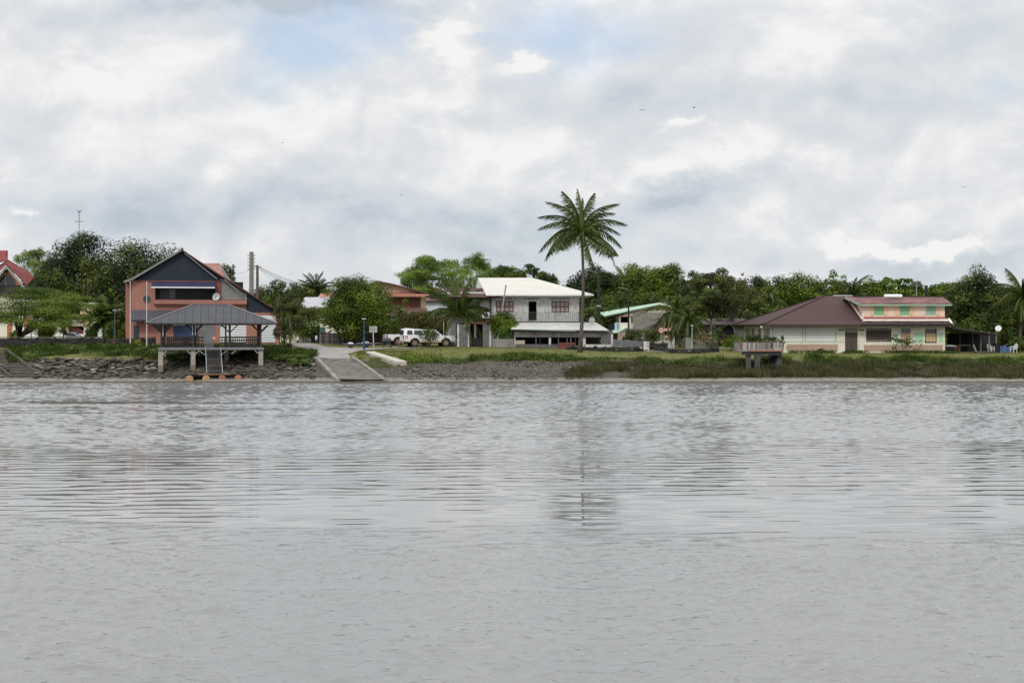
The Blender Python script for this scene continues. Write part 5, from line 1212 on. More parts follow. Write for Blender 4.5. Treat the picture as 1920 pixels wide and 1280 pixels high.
    for a, b, k in bands:
        x0, x1 = U(a, vu), U(b, vu); m_ = 3
        for j in range(m_): part('wall_plank', MB().box(x0 + (x1 - x0) * j / m_ + .008, x0 + (x1 - x0) * (j + 1) / m_ - .008, vu - .03, vu - .002, Z(592.5, a, vu), q[3] - .02), PINKP if k else PEACH, o)
    for i, s in enumerate(sh):
        w = part('shutter', MB().box(s[0] + .01, s[1] - .01, vu + .02, vu + .06, s[2], s[3]), GREENSH if i < 2 else mat('blue_green_shutter_paint', (.27, .44, .32), (.24, .4, .3), 2, .7), o); m_ = (s[0] + s[1]) / 2
        part('centre_strip', MB().box(m_ - .03, m_ + .03, vu + .0, vu + .018, s[2], s[3]), GREENSH, w)
    for px in (1635, 1659.5, 1683.5, 1708.5, 1733, 1757.5): u, z = f.hit(px, 590.5, vu); part('shutter_catch', MB().box(u - .05, u + .05, vu - .08, vu - .031, z - .03, z + .03), IRON, o)
    part('red_band', MB().box(U(1620, vu), U(1773, vu), vu - .1, vu - .002, Z(597, 1700, vu), Z(594, 1700, vu)), mat('red_flashing', (.40, .09, .075), (.34, .08, .07), 2, .6), o)
    part('side_band', MB().beam(P(1592, 560, 4.6), P(1621, 596, vu - .05), .1, .16), MATS['red_flashing'], o)
    part('side_flashing', MB().slab([P(1588, 559, 4.8), P(1593, 560, 4.9), P(1622, 597, .7), P(1616, 599, .6)], .05), MATS['torn_white_flashing'], o)
    part('side_wall_upper', MB().prismx([(vu + .01, q[2]), (vu + .01, q[3]), (5.0, q[3]), (5.0, Z(560, 1600, 5))], q[0] - .25, q[0] - .01), PINKP, o)
    a, b, c, d = P(1612, 567.8, .3), P(1786, 570.5, .3), P(1768, 561.5, 5), P(1585, 556, 5)
    za = (a[2] + b[2]) / 2; a = (a[0], .3, za); b = (b[0], .3, za); zc = (c[2] + d[2]) / 2 + .1; part('upper_roof', MB().slab([a, b, (c[0], 5, zc), (d[0], 5, zc)], .07), FADEDRED, o, 'faded patchy red roof of the upper storey')
    part('upper_roof_back', MB().slab([(b[0], 10.4, za), (a[0], 10.4, za), (d[0], 5, zc), (c[0], 5, zc)], .07), FADEDRED, o); part('upper_roof_hip', MB().slab([b, (b[0], 10.4, za), (c[0], 5, zc)], .07), FADEDRED, o)
    part('green_fascia', MB().box(a[0] + .05, b[0] - .05, .27, .32, za - .22, za - .072), MINT, o); part('verge_left', MB().beam((a[0], .3, za - .12), (d[0], 5, zc - .1), .08, .2), MINT, o)
    part('upper_soffit', MB().box(a[0] + .1, b[0] - .1, .34, vu - .05, za - .16, za - .10), PINKP, o)
    part('gable_vent', MB().box(U(1594, 3.0), U(1600, 3.0), 2.9, 3.1, Z(569, 1597, 3), Z(564, 1597, 3)), DARK, o)
    q = P(1658, 557.6, 4.0); u1 = U(1691, 4.0); part('water_heater', MB().lathe([(.18, 0), (.2, .05), (.2, u1 - q[0] - .05), (.18, u1 - q[0])], (q[0], 4.0, q[2] + .12), 12, 'x'), WHITEM, o)
    q = P(1563, 555.2, 8.1); part('ridge_flashing', MB().box(q[0], U(1598, 8.1), 8.0, 8.3, q[2] - .03, q[2] + .10), WHITEW, o)
    part('lamp', MB().box(U(1426, -.9), U(1429, -.9), -1.0, -.85, ze - .35, ze - .2), WHITEM, o)
    return f
MH = maroon_house()

def lean_to():
    f = Fr(1776, 140.5, 0); o = thing('lean_to_shelter', 'dark open lean-to shelter on posts attached to the right end of the maroon-roofed house', 'shelter', f.loc); U, Z, P = f.U, f.Z, f.P
    a, b, c, d = P(1774, 612.5, -1.2), P(1876, 627.5, -1.2), P(1876, 622, 6), P(1774, 609, 6)
    part('roof', MB().slab([a, b, (b[0], 6, b[2]), (a[0], 6, a[2])], .08), mat('blackish_tin', (.030, .026, .024), (.018, .016, .015), 2, .8), o)  # roof sheet in near-black tin
    part('roof_edge', MB().beam((a[0], -1.24, a[2] - .02), (b[0], -1.24, b[2] - .02), .05, .12).beam((a[0], -1.0, a[2] - .22), (b[0] - .6, -1.0, b[2] - .16), .05, .09), mat('brown_purlin', (.05, .032, .025), (.035, .025, .02), 3, .8), o)
    part('dark_back_sheet', MB().box(U(1778, 5), U(1872, 5), 5.2, 5.3, -.3, 1.9), DARK, o)  # near-black sheet colours in the shade under the roof
    for px, v in ((1854.5, -1.0), (1839, -.2), (1824, 1.8), (1868, 3.5), (1800, 4)):
        u = U(px, v); part('post', MB().box(u - .06, u + .06, v - .06, v + .06, -.3, 2.0 + (1876 - px) * .006), GREYPL, o)
    part('floor_kerb', MB().box(U(1772, -1.1), U(1828, -1.1), -1.3, 3, -.4, .06), mat('brick_kerb', (.16, .10, .07), (.11, .08, .06), 2, .9), o)
    dish('satellite_dish', 'white round satellite dish standing above the right end of the dark lean-to', f, P(1872, 615.5, -.6), .30, (-.5, -1, .3))
    W_ = Matrix.Translation(f.loc)
    g = W_ @ Vector((U(1846, -1.7), -1.7, 0)); p = thing('timber_platform', 'low grey timber platform on the grass before the lean-to', 'platform', (g.x, g.y, h(g.x, g.y)))
    for i in range(6): part('board', MB().box(-.95, .95, -.45 + i * .15, -.32 + i * .15, .12, .16), GREYPL, p)
    part('frame', MB().box(-.9, .9, -.4, .42, -.05, .118), DWOOD, p)
    def chairish(px, v, name, label, lean_, m):
        g = W_ @ Vector((U(px, v), v, 0)); t = thing(name, label, 'chair', (g.x, g.y, h(g.x, g.y)), lean_)
        part('seat', MB().box(-.22, .22, -.22, .22, .36, .41), m, t)
        bk = MB(); pts = [(-.2, .2, .42), (-.23, .27, .75), (0, .3, .92), (.23, .27, .75), (.2, .2, .42)]; bk.tube(pts, .035, 6); bk.box(-.05, .05, .24, .27, .42, .86); part('backrest', bk, m, t)
        for x in (-.19, .19):
            for y in (-.19, .19): part('leg', MB().beam((x, y, .36), (x * 1.15, y * 1.15, 0), .04), m, t)
            part('armrest', MB().beam((x * 1.15, -.2, .6), (x * 1.1, .25, .62), .05).beam((x * 1.15, -.2, .6), (x, -.2, .4), .04), m, t)
    chairish(1858.5, -.6, 'plastic_chair', 'white plastic chair tipped against the corner post of the lean-to', .6, WHITEM); chairish(1901, -.6, 'plastic_chair', 'white plastic chair on the grass right of the blue tarpaulin', -1.2, WHITEM)
    g = W_ @ Vector((U(1884, .2), .2, 0)); t = thing('tarpaulin_heap', 'blue tarpaulin draped over a low stack beside the lean-to', 'tarpaulin', (g.x, g.y, h(g.x, g.y)))
    rs = random.Random(4); mb = MB(); n = 12
    for i in range(n + 1):
        for j in range(6): x = -.65 + 1.3 * i / n; y = -.5 + j * .2; z = (.72 + .1 * math.sin(i * 1.3) - .25 * (i / n) + rs.uniform(-.04, .04)) if 0 < j < 5 and 0 < i < n else .0; mb.v.append((x, y, z))
    for i in range(n):
        for j in range(5): k = i * 6 + j; mb.f.append((k, k + 6, k + 7, k + 1))
    part('sheet', mb, mat('blue_tarpaulin', (.02, .075, .17), (.015, .05, .12), 3, .5), t)
    g = W_ @ Vector((U(1868, .3), .3, 0)); t = thing('crate', 'dark brown slatted crate between the lean-to and the blue tarpaulin', 'crate', (g.x, g.y, h(g.x, g.y)))
    for i in range(5): part('slat', MB().box(-.25, .25, -.27, -.25, .03 + i * .18, .17 + i * .18), mat('dark_crate_wood', (.05, .032, .024), (.035, .025, .02), 3, .8), t)
    part('body', MB().box(-.24, .24, -.24, .24, 0, .9), DARK, t)
    g = W_ @ Vector((U(1808, .6), .6, 0)); t = thing('work_table', 'long table with pale top in the shade of the lean-to', 'table', (g.x, g.y, h(g.x, g.y)))
    part('tabletop', MB().box(-.6, .55, -.35, .35, .72, .76), GREYMET, t)
    for x in (-.5, .45):
        for y in (-.3, .3): part('leg', MB().box(x - .03, x + .03, y - .03, y + .03, 0, .718), DWOOD, t)
    g = W_ @ Vector((U(1795, -.4), -.4, 0)); t = thing('stool', 'reddish brown wooden stool at the left end of the lean-to', 'stool', (g.x, g.y, h(g.x, g.y)))
    part('seat', MB().box(-.17, .17, -.17, .17, .55, .6), BROWNW, t)
    for x in (-.13, .13):
        for y in (-.13, .13): part('leg', MB().beam((x, y, .55), (x * 1.2, y * 1.2, 0), .05), BROWNW, t)
    g = W_ @ Vector((U(1779, .4), .4, 0)); t = thing('covered_boat', 'small dinghy under a pale cover at the corner of the cream house', 'boat', (g.x, g.y, h(g.x, g.y)))
    part('hull', MB().prism([(-.5, .35), (.55, .35), (.7, .62), (-.5, .62)], -.4, .4), DWOOD, t); part('cover', MB().prism([(-.52, .621), (.72, .621), (.45, .72), (0, .8), (-.52, .7)], -.42, .42), WHITEW, t)
    g = W_ @ Vector((U(1829, -1.4), -1.4, 0)); single('leaning_board', 'grey board leaning by the posts of the lean-to', 'board', MB().beam((-.1, .3, .85), (.1, -.1, 0), .2, .04), GREYPL, (g.x, g.y, h(g.x, g.y)))
lean_to()

# ------------------------------------------------------------------ viewing platform
def platform():
    f = Fr(1430, 125.0, 0, 0.0); o = thing('viewing_platform', 'small river lookout with grey boarded railing on concrete pillars', 'lookout platform', f.loc); U, Z, P = f.U, f.Z, f.P
    zd = Z(656.3, 1430); x0, x1 = U(1388), U(1469); D = 3.6
    part('deck', MB().box(x0, x1, 0, D, zd - .14, zd), CONC, o); DKC = mat('dark_concrete', (.085, .080, .074), (.048, .045, .042), 1.5, .92, stain=(.035, .034, .032), stain_amt=.4)  # beam and pillars in concrete darker than the deck, with dark stains
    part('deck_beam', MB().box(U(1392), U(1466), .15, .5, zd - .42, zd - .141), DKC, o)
    part('deck_edge', MB().box(x0 + .7, x1 - .1, -.06, -.002, zd - .12, zd + .02), mat('orange_brown_edge', (.30, .145, .09), (.22, .11, .07), 2, .8), o)
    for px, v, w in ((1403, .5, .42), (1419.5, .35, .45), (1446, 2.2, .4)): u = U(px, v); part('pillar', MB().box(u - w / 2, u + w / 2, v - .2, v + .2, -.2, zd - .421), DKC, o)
    part('abutment', MB().prism([(U(1462), zd - .43), (U(1468), zd - .43), (U(1470), .9), (U(1454), .9)], .6, 2.6), mat('blue_grey_abutment', (.09, .092, .096), (.058, .06, .063), 1.5, .9), o)
    part('lintel', MB().beam(P(1423, 667, .4), P(1446, 669, 1.6), .14, .14), CONC, o)
    BG = mat('blue_grey_board', (.22, .23, .225), (.145, .155, .15), 3, .85); BT = mat('orange_brown_post', (.19, .115, .08), (.14, .085, .06), 3, .85)
    zt = Z(640.3, 1430); 
    bm = MB().box(-.062, .062, -.012, .012, 0, zt - zd - .14).mesh('board', BG); bm2 = MB().box(-.062, .062, -.012, .012, 0, zt - zd - .14).mesh('board', mat('pale_board', (.40, .39, .36), (.33, .32, .30), 3, .85))
    r = random.Random(5)
    for v0, zoff in ((0.03, 0),):
        x = x0 + .12; i = 0
        while x < x1 - .05:
            if not (x > U(1436) and i % 3 == 1): link('board', bm if r.random() < .65 else bm2, o, (x, v0, zd + .06))
            x += .138; i += 1
    for px in (1389, 1391.5, 1401.5, 1418.5, 1438, 1449, 1468): u = U(px); part('post', MB().box(u - .05, u + .05, -.045, -.012 + .09, zd + .021, zt), BT, o)
    part('top_rail', MB().box(x0, x1, -.05, .09, zt + .001, zt + .04), BROWNW, o)
    for u in (x0 + .05, x1 - .05):
        part('side_rail', MB().box(u - .04, u + .04, .1, D, zt + .001, zt + .06), BT, o)
        for k in range(int(D / .3)): link('board', bm, o, (u, .25 + k * .3, zd + .06), (0, 0, PI / 2))
platform()
for a, b, c, d, lab in (((1372), (644), 0, 0, ''),): pass

# ------------------------------------------------------------------ houses further back
def chalet():
    f = Fr(760, 164, 0); o = thing('brown_chalet', 'brown timber house with orange eaves and pink tin porch roofs behind the pickups', 'house', f.loc); U, Z, P = f.U, f.Z, f.P
    q = f.rect(724, 556, 789.5, 652); shell(o, f, q[0], q[1], Z(556, 760), 9, PEACHW)
    zz = Z(577, 760) 
    for x0, x1, m in ((728, 752, BROWNW), (752.5, 766, BROWNL), (766.5, 789, BROWNW)):
        if m is BROWNL:
            for k in range(5): a = U(x0) + (U(x1) - U(x0)) * k / 5; part('shutter_plank', MB().box(a + .01, a + (U(x1) - U(x0)) / 5 - .01, -.09, -.03, zz, Z(558.5, 760)), BROWNL if k % 2 else BROWNW, o)
        else:
            z = zz
            while z < Z(558.7, 760): part('cladding_board', MB().box(U(x0), U(x1), -.07, -.01, z, z + .13), BROWNW, o); z += .145
    line = [(708, 526), (740, 532.5), (806, 550.5)]; cp = [P(a, b, -.8) for a, b in line]
    for a, b in zip(cp[:-1], cp[1:]): part('roof', MB().slab([a, b, (b[0], 9.5, b[2]), (a[0], 9.5, a[2])], .12), mat('brown_roof', (.12, .05, .045), (.09, .04, .038), 1, .7), o)
    a = P(660, 540, -.8); part('roof_left', MB().slab([(a[0] - 2, -.8, a[2] - 1), cp[0], (cp[0][0], 9.5, cp[0][2]), (a[0] - 2, 9.5, a[2] - 1)], .12), MATS['brown_roof'], o)
    part('gable_wall', MB().prism(fpoly(f, [(700, 549.5), (709, 528.5), (740, 534.5), (790, 549.5)], 0), -.02, .15), PEACHW, o)
    part('skirt_roof', MB().slab([P(718, 554.5, -1.2), P(806, 554.5, -1.2), P(796, 547.5, -.05), P(722, 547.5, -.05)], .08), ORANGEF, o)
    part('orange_fascia', MB().box(U(717, -1.25), U(806.5, -1.25), -1.3, -1.21, Z(556.3, 760, -1.25), Z(554, 760, -1.25)), ORANGEF, o)
    part('porch_roof', MB().slab([P(728, 591.5, -2.6), P(806, 591.5, -2.6), P(800, 577, -.1), P(734, 577, -.1)], .06), PINKTIN, o)
    part('lower_porch_roof', MB().slab([P(709, 605.5, -4.6), P(760, 605.5, -4.6), P(760, 598, -3), P(712, 598, -3)], .06), PINKTIN, o)
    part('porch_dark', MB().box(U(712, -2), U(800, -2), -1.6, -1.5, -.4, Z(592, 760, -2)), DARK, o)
    for px in (712, 740, 770, 800): u = U(px, -2.5); part('porch_post', MB().box(u - .07, u + .07, -2.5, -2.36, -.3, Z(592, px, -2.5)), DWOOD, o)
chalet()
def simple_house(name, label, px, Y, wall_r, eave, ridge, m, rm, depth=7, pr=None, gable=None, over=8, a=0, fasc=None, holes=(), hip=0):
    f = Fr(px, Y, a); o = thing(name, label, 'house', f.loc, f.a); U, Z, P = f.U, f.Z, f.P; q = f.rect(wall_r[0], eave, wall_r[1], 650)
    hl = [f.rect(*x) for x in holes]; shell(o, f, q[0], q[1], Z(eave, px), depth, m, 0, hl)
    l, r_ = wall_r[0] - over, wall_r[1] + over; e0, e1 = P(l, eave + 1, -.6), P(r_, eave + 1, -.6); vr = depth / 2; c = (pr or (wall_r[0] - over + hip, wall_r[1] + over - hip)); t0, t1 = P(c[0], ridge, vr), P(c[1], ridge, vr)
    ze = e0[2]; zr = t0[2]; A = (e0[0], -.6, ze); B = (e1[0], -.6, ze); Cc = (t1[0], vr, zr); Dd = (t0[0], vr, zr); E = (e1[0], depth + .6, ze); F_ = (e0[0], depth + .6, ze)
    part('roof', MB().slab([A, B, Cc, Dd], .08), rm, o); part('roof_back', MB().slab([E, F_, Dd, Cc], .08), rm, o)
    part('roof_end', MB().slab([B, E, Cc], .06), rm if hip else m, o); part('roof_end', MB().slab([F_, A, Dd], .06), rm if hip else m, o)
    for x, w in zip(holes, hl): pane_window(o, f, x, .04, 2, 1, fasc or WHITEW, GLASS, .06)
    return f, o
simple_house('grey_roof_house', 'cream house with pale lavender-grey roof beyond the road', 602, 192, (566, 660), 578, 557, CREAM, mat('lavender_grey_roof', (.44, .43, .47), (.36, .35, .39), 1, .6, ribs=('x', .3), stain=(.25, .23, .25), stain_amt=.2), 10, hip=14, holes=((583, 603, 589, 611), (604, 603, 610, 611)))
simple_house('salmon_roof_house', 'house with salmon tiled roof peeping out left of the round tree', 625, 200, (600, 668), 562, 549, CREAM, mat('salmon_tile_roof', (.55, .27, .20), (.45, .2, .15), 2, .8), 8, hip=10)
f_, o_ = simple_house('blue_white_house', 'white and pale blue gabled wall seen between brown chalet and palm', 820, 185, (789, 850), 562, 556, mat('pale_blue_wall', (.50, .56, .60), (.62, .64, .65), .8, .8), PINKTIN, 7)
simple_house('rusty_roof_house', 'house whose rusty pink tiled roof shows behind the ridge of the orange house', 396, 190, (372, 418), 524, 493.5, GREYW, mat('rusty_pink_tiles', (.36, .17, .13), (.22, .12, .10), 2.5, .85, stain=(.42, .33, .28), stain_amt=.35, streak=1), 3, pr=(372, 412), over=4)
f_, o_ = simple_house('arcade_house', 'low grey house with arched porch under a brown roof left of the maroon-roofed house', 1360, 158, (1322, 1400), 607, 597, mat('dim_grey_render', (.17, .165, .155), (.13, .125, .12), 1, .9), mat('dark_brown_roof', (.060, .040, .038), (.045, .032, .03), 1, .7), 8, hip=8)
for px in (1362,):
    pts = [(f_.U(px) + math.cos(t) * .95, -.02, 1.5 + math.sin(t) * .95) for t in np.linspace(0, PI, 9)]; part('arch_rim', MB().tube(pts, .06, 5), WHITEST, o_)
    part('arch_opening', MB().prism([(f_.U(px) + math.cos(t) * .9, 1.5 + math.sin(t) * .9) for t in np.linspace(0, PI, 9)] + [(f_.U(px) - .9, 0), (f_.U(px) + .9, 0)], -.03, -.01), DARK, o_)
def green_house():
    f = Fr(1190, 166, 0); o = thing('green_roof_house', 'two-storey house with mint green roof and stained grey wall behind the corrugated fence', 'house', f.loc); U, Z, P = f.U, f.Z, f.P
    q = f.rect(1161, 580, 1250, 655); op = f.rect(1163, 594, 1179, 605)
    mb = MB().wall(q[0], q[1], -.6, Z(592, 1170), 0, .2, [op]); mb.box(q[0], q[0] + .2, .201, 7, -.6, Z(592, 1170)).box(q[1] - .2, q[1], .201, 7, -.6, Z(592, 1170)); part('wall', mb, mat('cream_white_render', (.58, .54, .44), (.52, .48, .39), 1, .85, stain=(.3, .28, .22), stain_amt=.12), o)
    part('inner', MB().box(q[0] + .3, q[1] - .3, 1.2, 1.3, -.4, Z(592, 1170)), DARK, o)
    part('gable_wall', MB().prism(fpoly(f, [(1165, 592.3), (1178, 586), (1245, 568), (1262, 580), (1262, 592.3)], 0), -.01, .18), MATS['cream_white_render'], o)
    part('stained_wall', MB().box(U(1187), U(1262), -.12, -.02, Z(622, 1220), Z(586, 1220)), GREYW, o)
    part('door_frame', MB().box(U(1183.5), U(1186), -.06, -.012, Z(605, 1185), Z(592, 1185)), DARK, o)
    part('lintel', MB().box(U(1162), U(1186), -.1, -.013, Z(594, 1174), Z(592.3, 1174)), BROWNL, o)
    part('balcony_parapet', MB().box(U(1161, -.9), U(1180, -.9), -1.0, -.9, Z(618, 1170, -.9), Z(605, 1170, -.9)), CREAM, o)
    a, b, c, d = P(1134, 592.5, -.35), P(1238, 570.5, -.35), P(1247, 565.5, 5), P(1180, 579, 5)
    part('roof', MB().slab([a, b, c, (a[0] - .3, 5, a[2] + .5)], .10), MINTROOF, o); part('roof_right', MB().slab([b, P(1275, 588, -.35), P(1275, 584, 5), c], .1), MINTROOF, o)
    part('verge', MB().beam(a, b, .08, .12), MINT, o)
    part('lower_roof', MB().slab([P(1175, 619.5, -2.4), P(1196, 621, -2.4), P(1243, 599, -.4), P(1232, 596.5, -.1)], .10), mat('grey_brown_roof', (.115, .10, .095), (.085, .075, .07), 1, .7), o)
    part('lower_green_roof', MB().slab([P(1129, 624, -3.0), P(1157, 623, -3.0), P(1180, 613, -1.0), P(1152, 618, -1.0)], .08), MINTROOF, o)
    part('porch_post', MB().box(U(1140.5, -3.2), U(1144, -3.2), -3.3, -3.1, -.5, Z(624, 1142, -3.2)), WHITEST, o)
    part('porch_wall', MB().box(U(1163, -2), U(1177, -2), -2.1, -1.95, -.3, Z(622, 1170, -2)), mat('beige_wall', (.55, .46, .32), (.5, .42, .3), 1, .85), o)
    part('dark_door', MB().box(U(1150, -2), U(1158, -2), -2.1, -1.95, -.3, Z(624, 1154, -2)), mat('dark_red_door', (.12, .035, .025), (.08, .03, .02), 2, .8), o)
    q = f.rect(1141, 607, 1151.5, 618, -1.2); part('speaker_panel', MB().box(q[0], q[1], -1.3, -1.2, q[2], q[3]), DARK, o)
    q = f.rect(1152.5, 605, 1160, 620, -2.0); s = part('blue_sign', MB().box(q[0], q[1], -2.1, -2.03, q[2], q[3]), mat('pale_blue_sign', (.45, .60, .72), (.40, .54, .66), 2, .6), o)
    m_ = (q[0] + q[1]) / 2; mb = MB(); mb.box(m_ + .06, q[1] - .05, -2.12, -2.101, q[2] + .1, q[3] - .12); part('sign_print', mb, mat('blue_print', (.04, .15, .35), (.05, .2, .45), 8, .6), s)
green_house()
def hut():
    f = Fr(1253, 147, 0); o = thing('red_door_hut', 'small pale hut with red door and pink roof beside the round speed sign', 'hut', f.loc); U, Z, P = f.U, f.Z, f.P; q = f.rect(1244, 620, 1265, 650)
    w = MB().box(q[0], q[1], 0, 2.2, -.3, Z(620, 1254)); part('wall', w, WHITEST, o)
    part('door', MB().box(U(1255.5), U(1260), -.05, -.003, Z(639, 1258), Z(622, 1258)), REDW, o); part('window', MB().box(U(1246), U(1253), -.03, -.003, Z(628, 1250), Z(621, 1250)), DARK, o)
    part('letter_box', MB().box(U(1247), U(1253), -.2, -.031, Z(633.5, 1250), Z(629, 1250)), mat('yellow_box', (.60, .45, .12), (.5, .4, .1), 2, .7), o)
    part('roof', MB().slab([P(1240, 619.5, -.5), P(1262, 618.5, -.5), P(1262, 614.5, 2.4), P(1243, 616, 2.4)], .10), mat('salmon_hut_roof', (.60, .30, .22), (.5, .25, .2), 2, .7), o)
hut()
def red_roof_hall():
    f = Fr(20, 163, 0); o = thing('red_roof_hall', 'cream hall with wine red gabled roof and arched orange window at the far left', 'house', f.loc); U, Z, P = f.U, f.Z, f.P
    q = f.rect(-60, 560, 47, 650); shell(o, f, q[0], q[1], Z(556, 20), 12, CREAM)
    part('gable_wall', MB().prism(fpoly(f, [(-30, 556), (12, 497), (46, 540), (46, 556)], 0), -.01, .2), DWOOD, o)
    rp = P(12, 494, -.9); L_, R_ = P(-40, 545, -.9), P(50, 534, -.9)
    part('roof_right', MB().slab([rp, R_, P(62, 521, 6), P(14, 488, 6)], .14), REDROOF, o); part('roof_left', MB().slab([L_, rp, P(14, 488, 6), P(-40, 520, 6)], .14), REDROOF, o)
    part('tall_roof', MB().slab([P(-60, 500, 3.5), P(14, 488, 3.5), P(13.5, 469.5, 7), P(-60, 469.5, 7)], .12), REDROOF, o); part('tall_roof_side', MB().box(U(12, 5), U(14, 5), 4.9, 5.1, Z(500, 13, 5), Z(470, 13, 5)), REDROOF, o)
    part('rear_roof', MB().slab([P(50, 524, 5), P(63, 520, 5), P(58, 512, 8), P(14, 486, 8)], .1), REDROOF, o)
    # scalloped barge boards
    W2 = mat('grey_white_bargeboard', (.34, .35, .34), (.2, .2, .2), 4, .8)
    for a, b in (((12, 497), (46, 538)), ((12, 497), (-30, 546))):
        n = 9
        for i in range(n):
            p = Vector(P(a[0] + (b[0] - a[0]) * i / n, a[1] + (b[1] - a[1]) * i / n, -.95)); q_ = Vector(P(a[0] + (b[0] - a[0]) * (i + .93) / n, a[1] + (b[1] - a[1]) * (i + .93) / n, -.95)); d = Vector((0, 0, -.30)); m_ = (p + q_) / 2 + Vector((0, 0, -.42))
            part('barge_scallop', MB().prism([(p.x, p.z), (p.x, p.z + d.z), (m_.x, m_.z), (q_.x, q_.z + d.z), (q_.x, q_.z)] if b[0] < a[0] else [(p.x, p.z), (q_.x, q_.z), (q_.x, q_.z - .3), (m_.x, m_.z), (p.x, p.z - .3)], -.98, -.92), W2, o)
    c = f.hit(11, 535, -.05); R_o, R_i = 1.55, 1.2; pts = []
    for i, t in enumerate(np.linspace(0, PI, 15)[:-1]):
        t2 = t + PI / 14 * .95; part('arch_brick', MB().prism([(c[0] + R_i * math.cos(t), c[1] + R_i * math.sin(t)), (c[0] + R_o * math.cos(t), c[1] + R_o * math.sin(t)), (c[0] + R_o * math.cos(t2), c[1] + R_o * math.sin(t2)), (c[0] + R_i * math.cos(t2), c[1] + R_i * math.sin(t2))][::-1], -.14, -.012), mat('orange_brick', (.40, .16, .08), (.33, .12, .07), 3, .85), o)
    w = part('arched_window', MB().prism([(c[0] + R_i * .99 * math.cos(t), c[1] + R_i * .99 * math.sin(t)) for t in np.linspace(0, PI, 13)][::-1], -.05, -.013), GLASS, o)
    part('mullion', MB().box(c[0] - .06, c[0] + .06, -.09, -.051, c[1], c[1] + R_i * .95), GREYMET, w)
    a, b = f.hit(31, 544, -.1), f.hit(44, 541, -.1); part('corner_brick', MB().box(a[0], b[0], -.12, -.012, b[1] - .35, b[1]), MATS['orange_brick'], o)
    for px in (18, 50): u = U(px); part('brick_pier', MB().box(u - .25, u + .25, -.12, -.012, -.3, Z(590, px)), MATS['orange_brick'], o)
    q = f.rect(-2, 596, 8, 632); part('white_panel', MB().box(q[0] - 3, q[1] - 1, -.1, -.013, q[2], q[3]), CREAM, o)
red_roof_hall()
def cream_shop():
    f = Fr(110, 170, 0); o = thing('cream_shop', 'cream and white shopfront building behind the silver car and garden palms', 'building', f.loc); U, Z, P = f.U, f.Z, f.P; zt = Z(594, 110)
    hol = [f.rect(51, 594, 76, 634), f.rect(130, 611, 156, 640)]; shell(o, f, U(46), U(172), zt, 9, mat('warm_cream_render', (.60, .48, .31), (.54, .43, .28), 1, .85), 0, hol)
    part('roof_edge', MB().box(U(44), U(174), -.6, 9, zt + .001, zt + .15), mat('brown_tiles_edge', (.12, .06, .04), (.2, .13, .09), 3, .8), o)
    for i in range(7): a = U(51 + i * 3.5); part('shop_awning_scallop', MB().box(a, a + .2, -.3, -.2, Z(592.5, 60), Z(590, 60)), WHITEW, o)
    w = part('dark_doorway', MB().box(hol[0][0], hol[0][1], .3, .4, hol[0][2], hol[0][3]), DARK, o); part('door_bar', MB().box(U(63), U(64.5), .1, .2, hol[0][2], hol[0][3]), DWOOD, w)
    c = f.hit(142, 632, -.02); part('maroon_arch', MB().prism([(c[0] + 1.0 * math.cos(t), c[1] + 1.25 * math.sin(t)) for t in np.linspace(0, PI, 13)][::-1], -.06, -.005), mat('maroon_door', (.11, .022, .028), (.09, .02, .025), 2, .7), o)
    q = f.rect(127, 599.5, 156, 611, -.4); b = part('banner', MB().box(q[0], q[1], -.45, -.42, q[2], q[3]), mat('white_banner', (.72, .72, .74), (.66, .66, .68), 2, .7), o)
    mb = MB(); r = random.Random(2); x = q[0] + .1
    for i in range(9): mb.box(x, x + .07, -.462, -.451, q[2] + .25, q[2] + .5); x += .13
    part('banner_lettering', mb, mat('blue_lettering', (.15, .2, .35), (.2, .1, .15), 4, .7), b); part('banner_stripe', MB().box(q[1] - .85, q[1] - .1, -.463, -.452, q[2] + .08, q[2] + .2), mat('orange_stripe', (.65, .22, .08), (.5, .15, .08), 2, .7), b)
    q = f.rect(150, 570, 175, 595, 3.0); part('upper_block', MB().box(q[0], q[1], 3, 8, zt + .16, q[3]), MATS['warm_cream_render'], o); part('upper_cornice', MB().box(q[0] - .1, q[1] + .1, 2.9, 8.1, q[3] + .001, q[3] + .15), CREAM, o)
    # arched white kiosk and white garden walls
    k = Fr(184, 166, 0); q0 = thing('white_kiosk', 'white round-headed kiosk with dark opening left of the fan palm', 'kiosk', k.loc); a, b = k.U(170.5), k.U(191); c = (a + b) / 2; zz = k.Z(602, 180)
    part('body', MB().wall(a, b, -.3, zz, 0, .15, [k.rect(173, 606, 183, 632)]).box(a, a + .15, .151, 2, -.3, zz).box(b - .15, b, .151, 2, -.3, zz), WHITEW, q0)
    part('arched_head', MB().prism([(c + (b - a) / 2 * math.cos(t), zz + .003 + .5 * math.sin(t)) for t in np.linspace(0, PI, 11)][::-1], -.05, 2.0), WHITEW, q0); part('interior', MB().box(a + .16, b - .16, 1.0, 1.1, -.3, zz), DARK, q0)
    k = Fr(212, 168, 0); q0 = thing('white_gatehouse', 'white wall block right of the fan palm behind the blue lamp post', 'wall', k.loc)
    part('body', MB().box(k.U(207), k.U(219), 0, 1.5, -.3, k.Z(601, 212)), WHITEW, q0); part('coping', MB().box(k.U(207) - .05, k.U(219) + .05, -.05, 1.55, k.Z(601, 212) + .001, k.Z(601, 212) + .1), WHITEW, q0); part('red_box', MB().box(k.U(208), k.U(216), -.5, -.1, -.2, k.Z(625, 212)), mat('red_box_paint', (.4, .07, .04), (.3, .06, .04), 2, .7), q0)
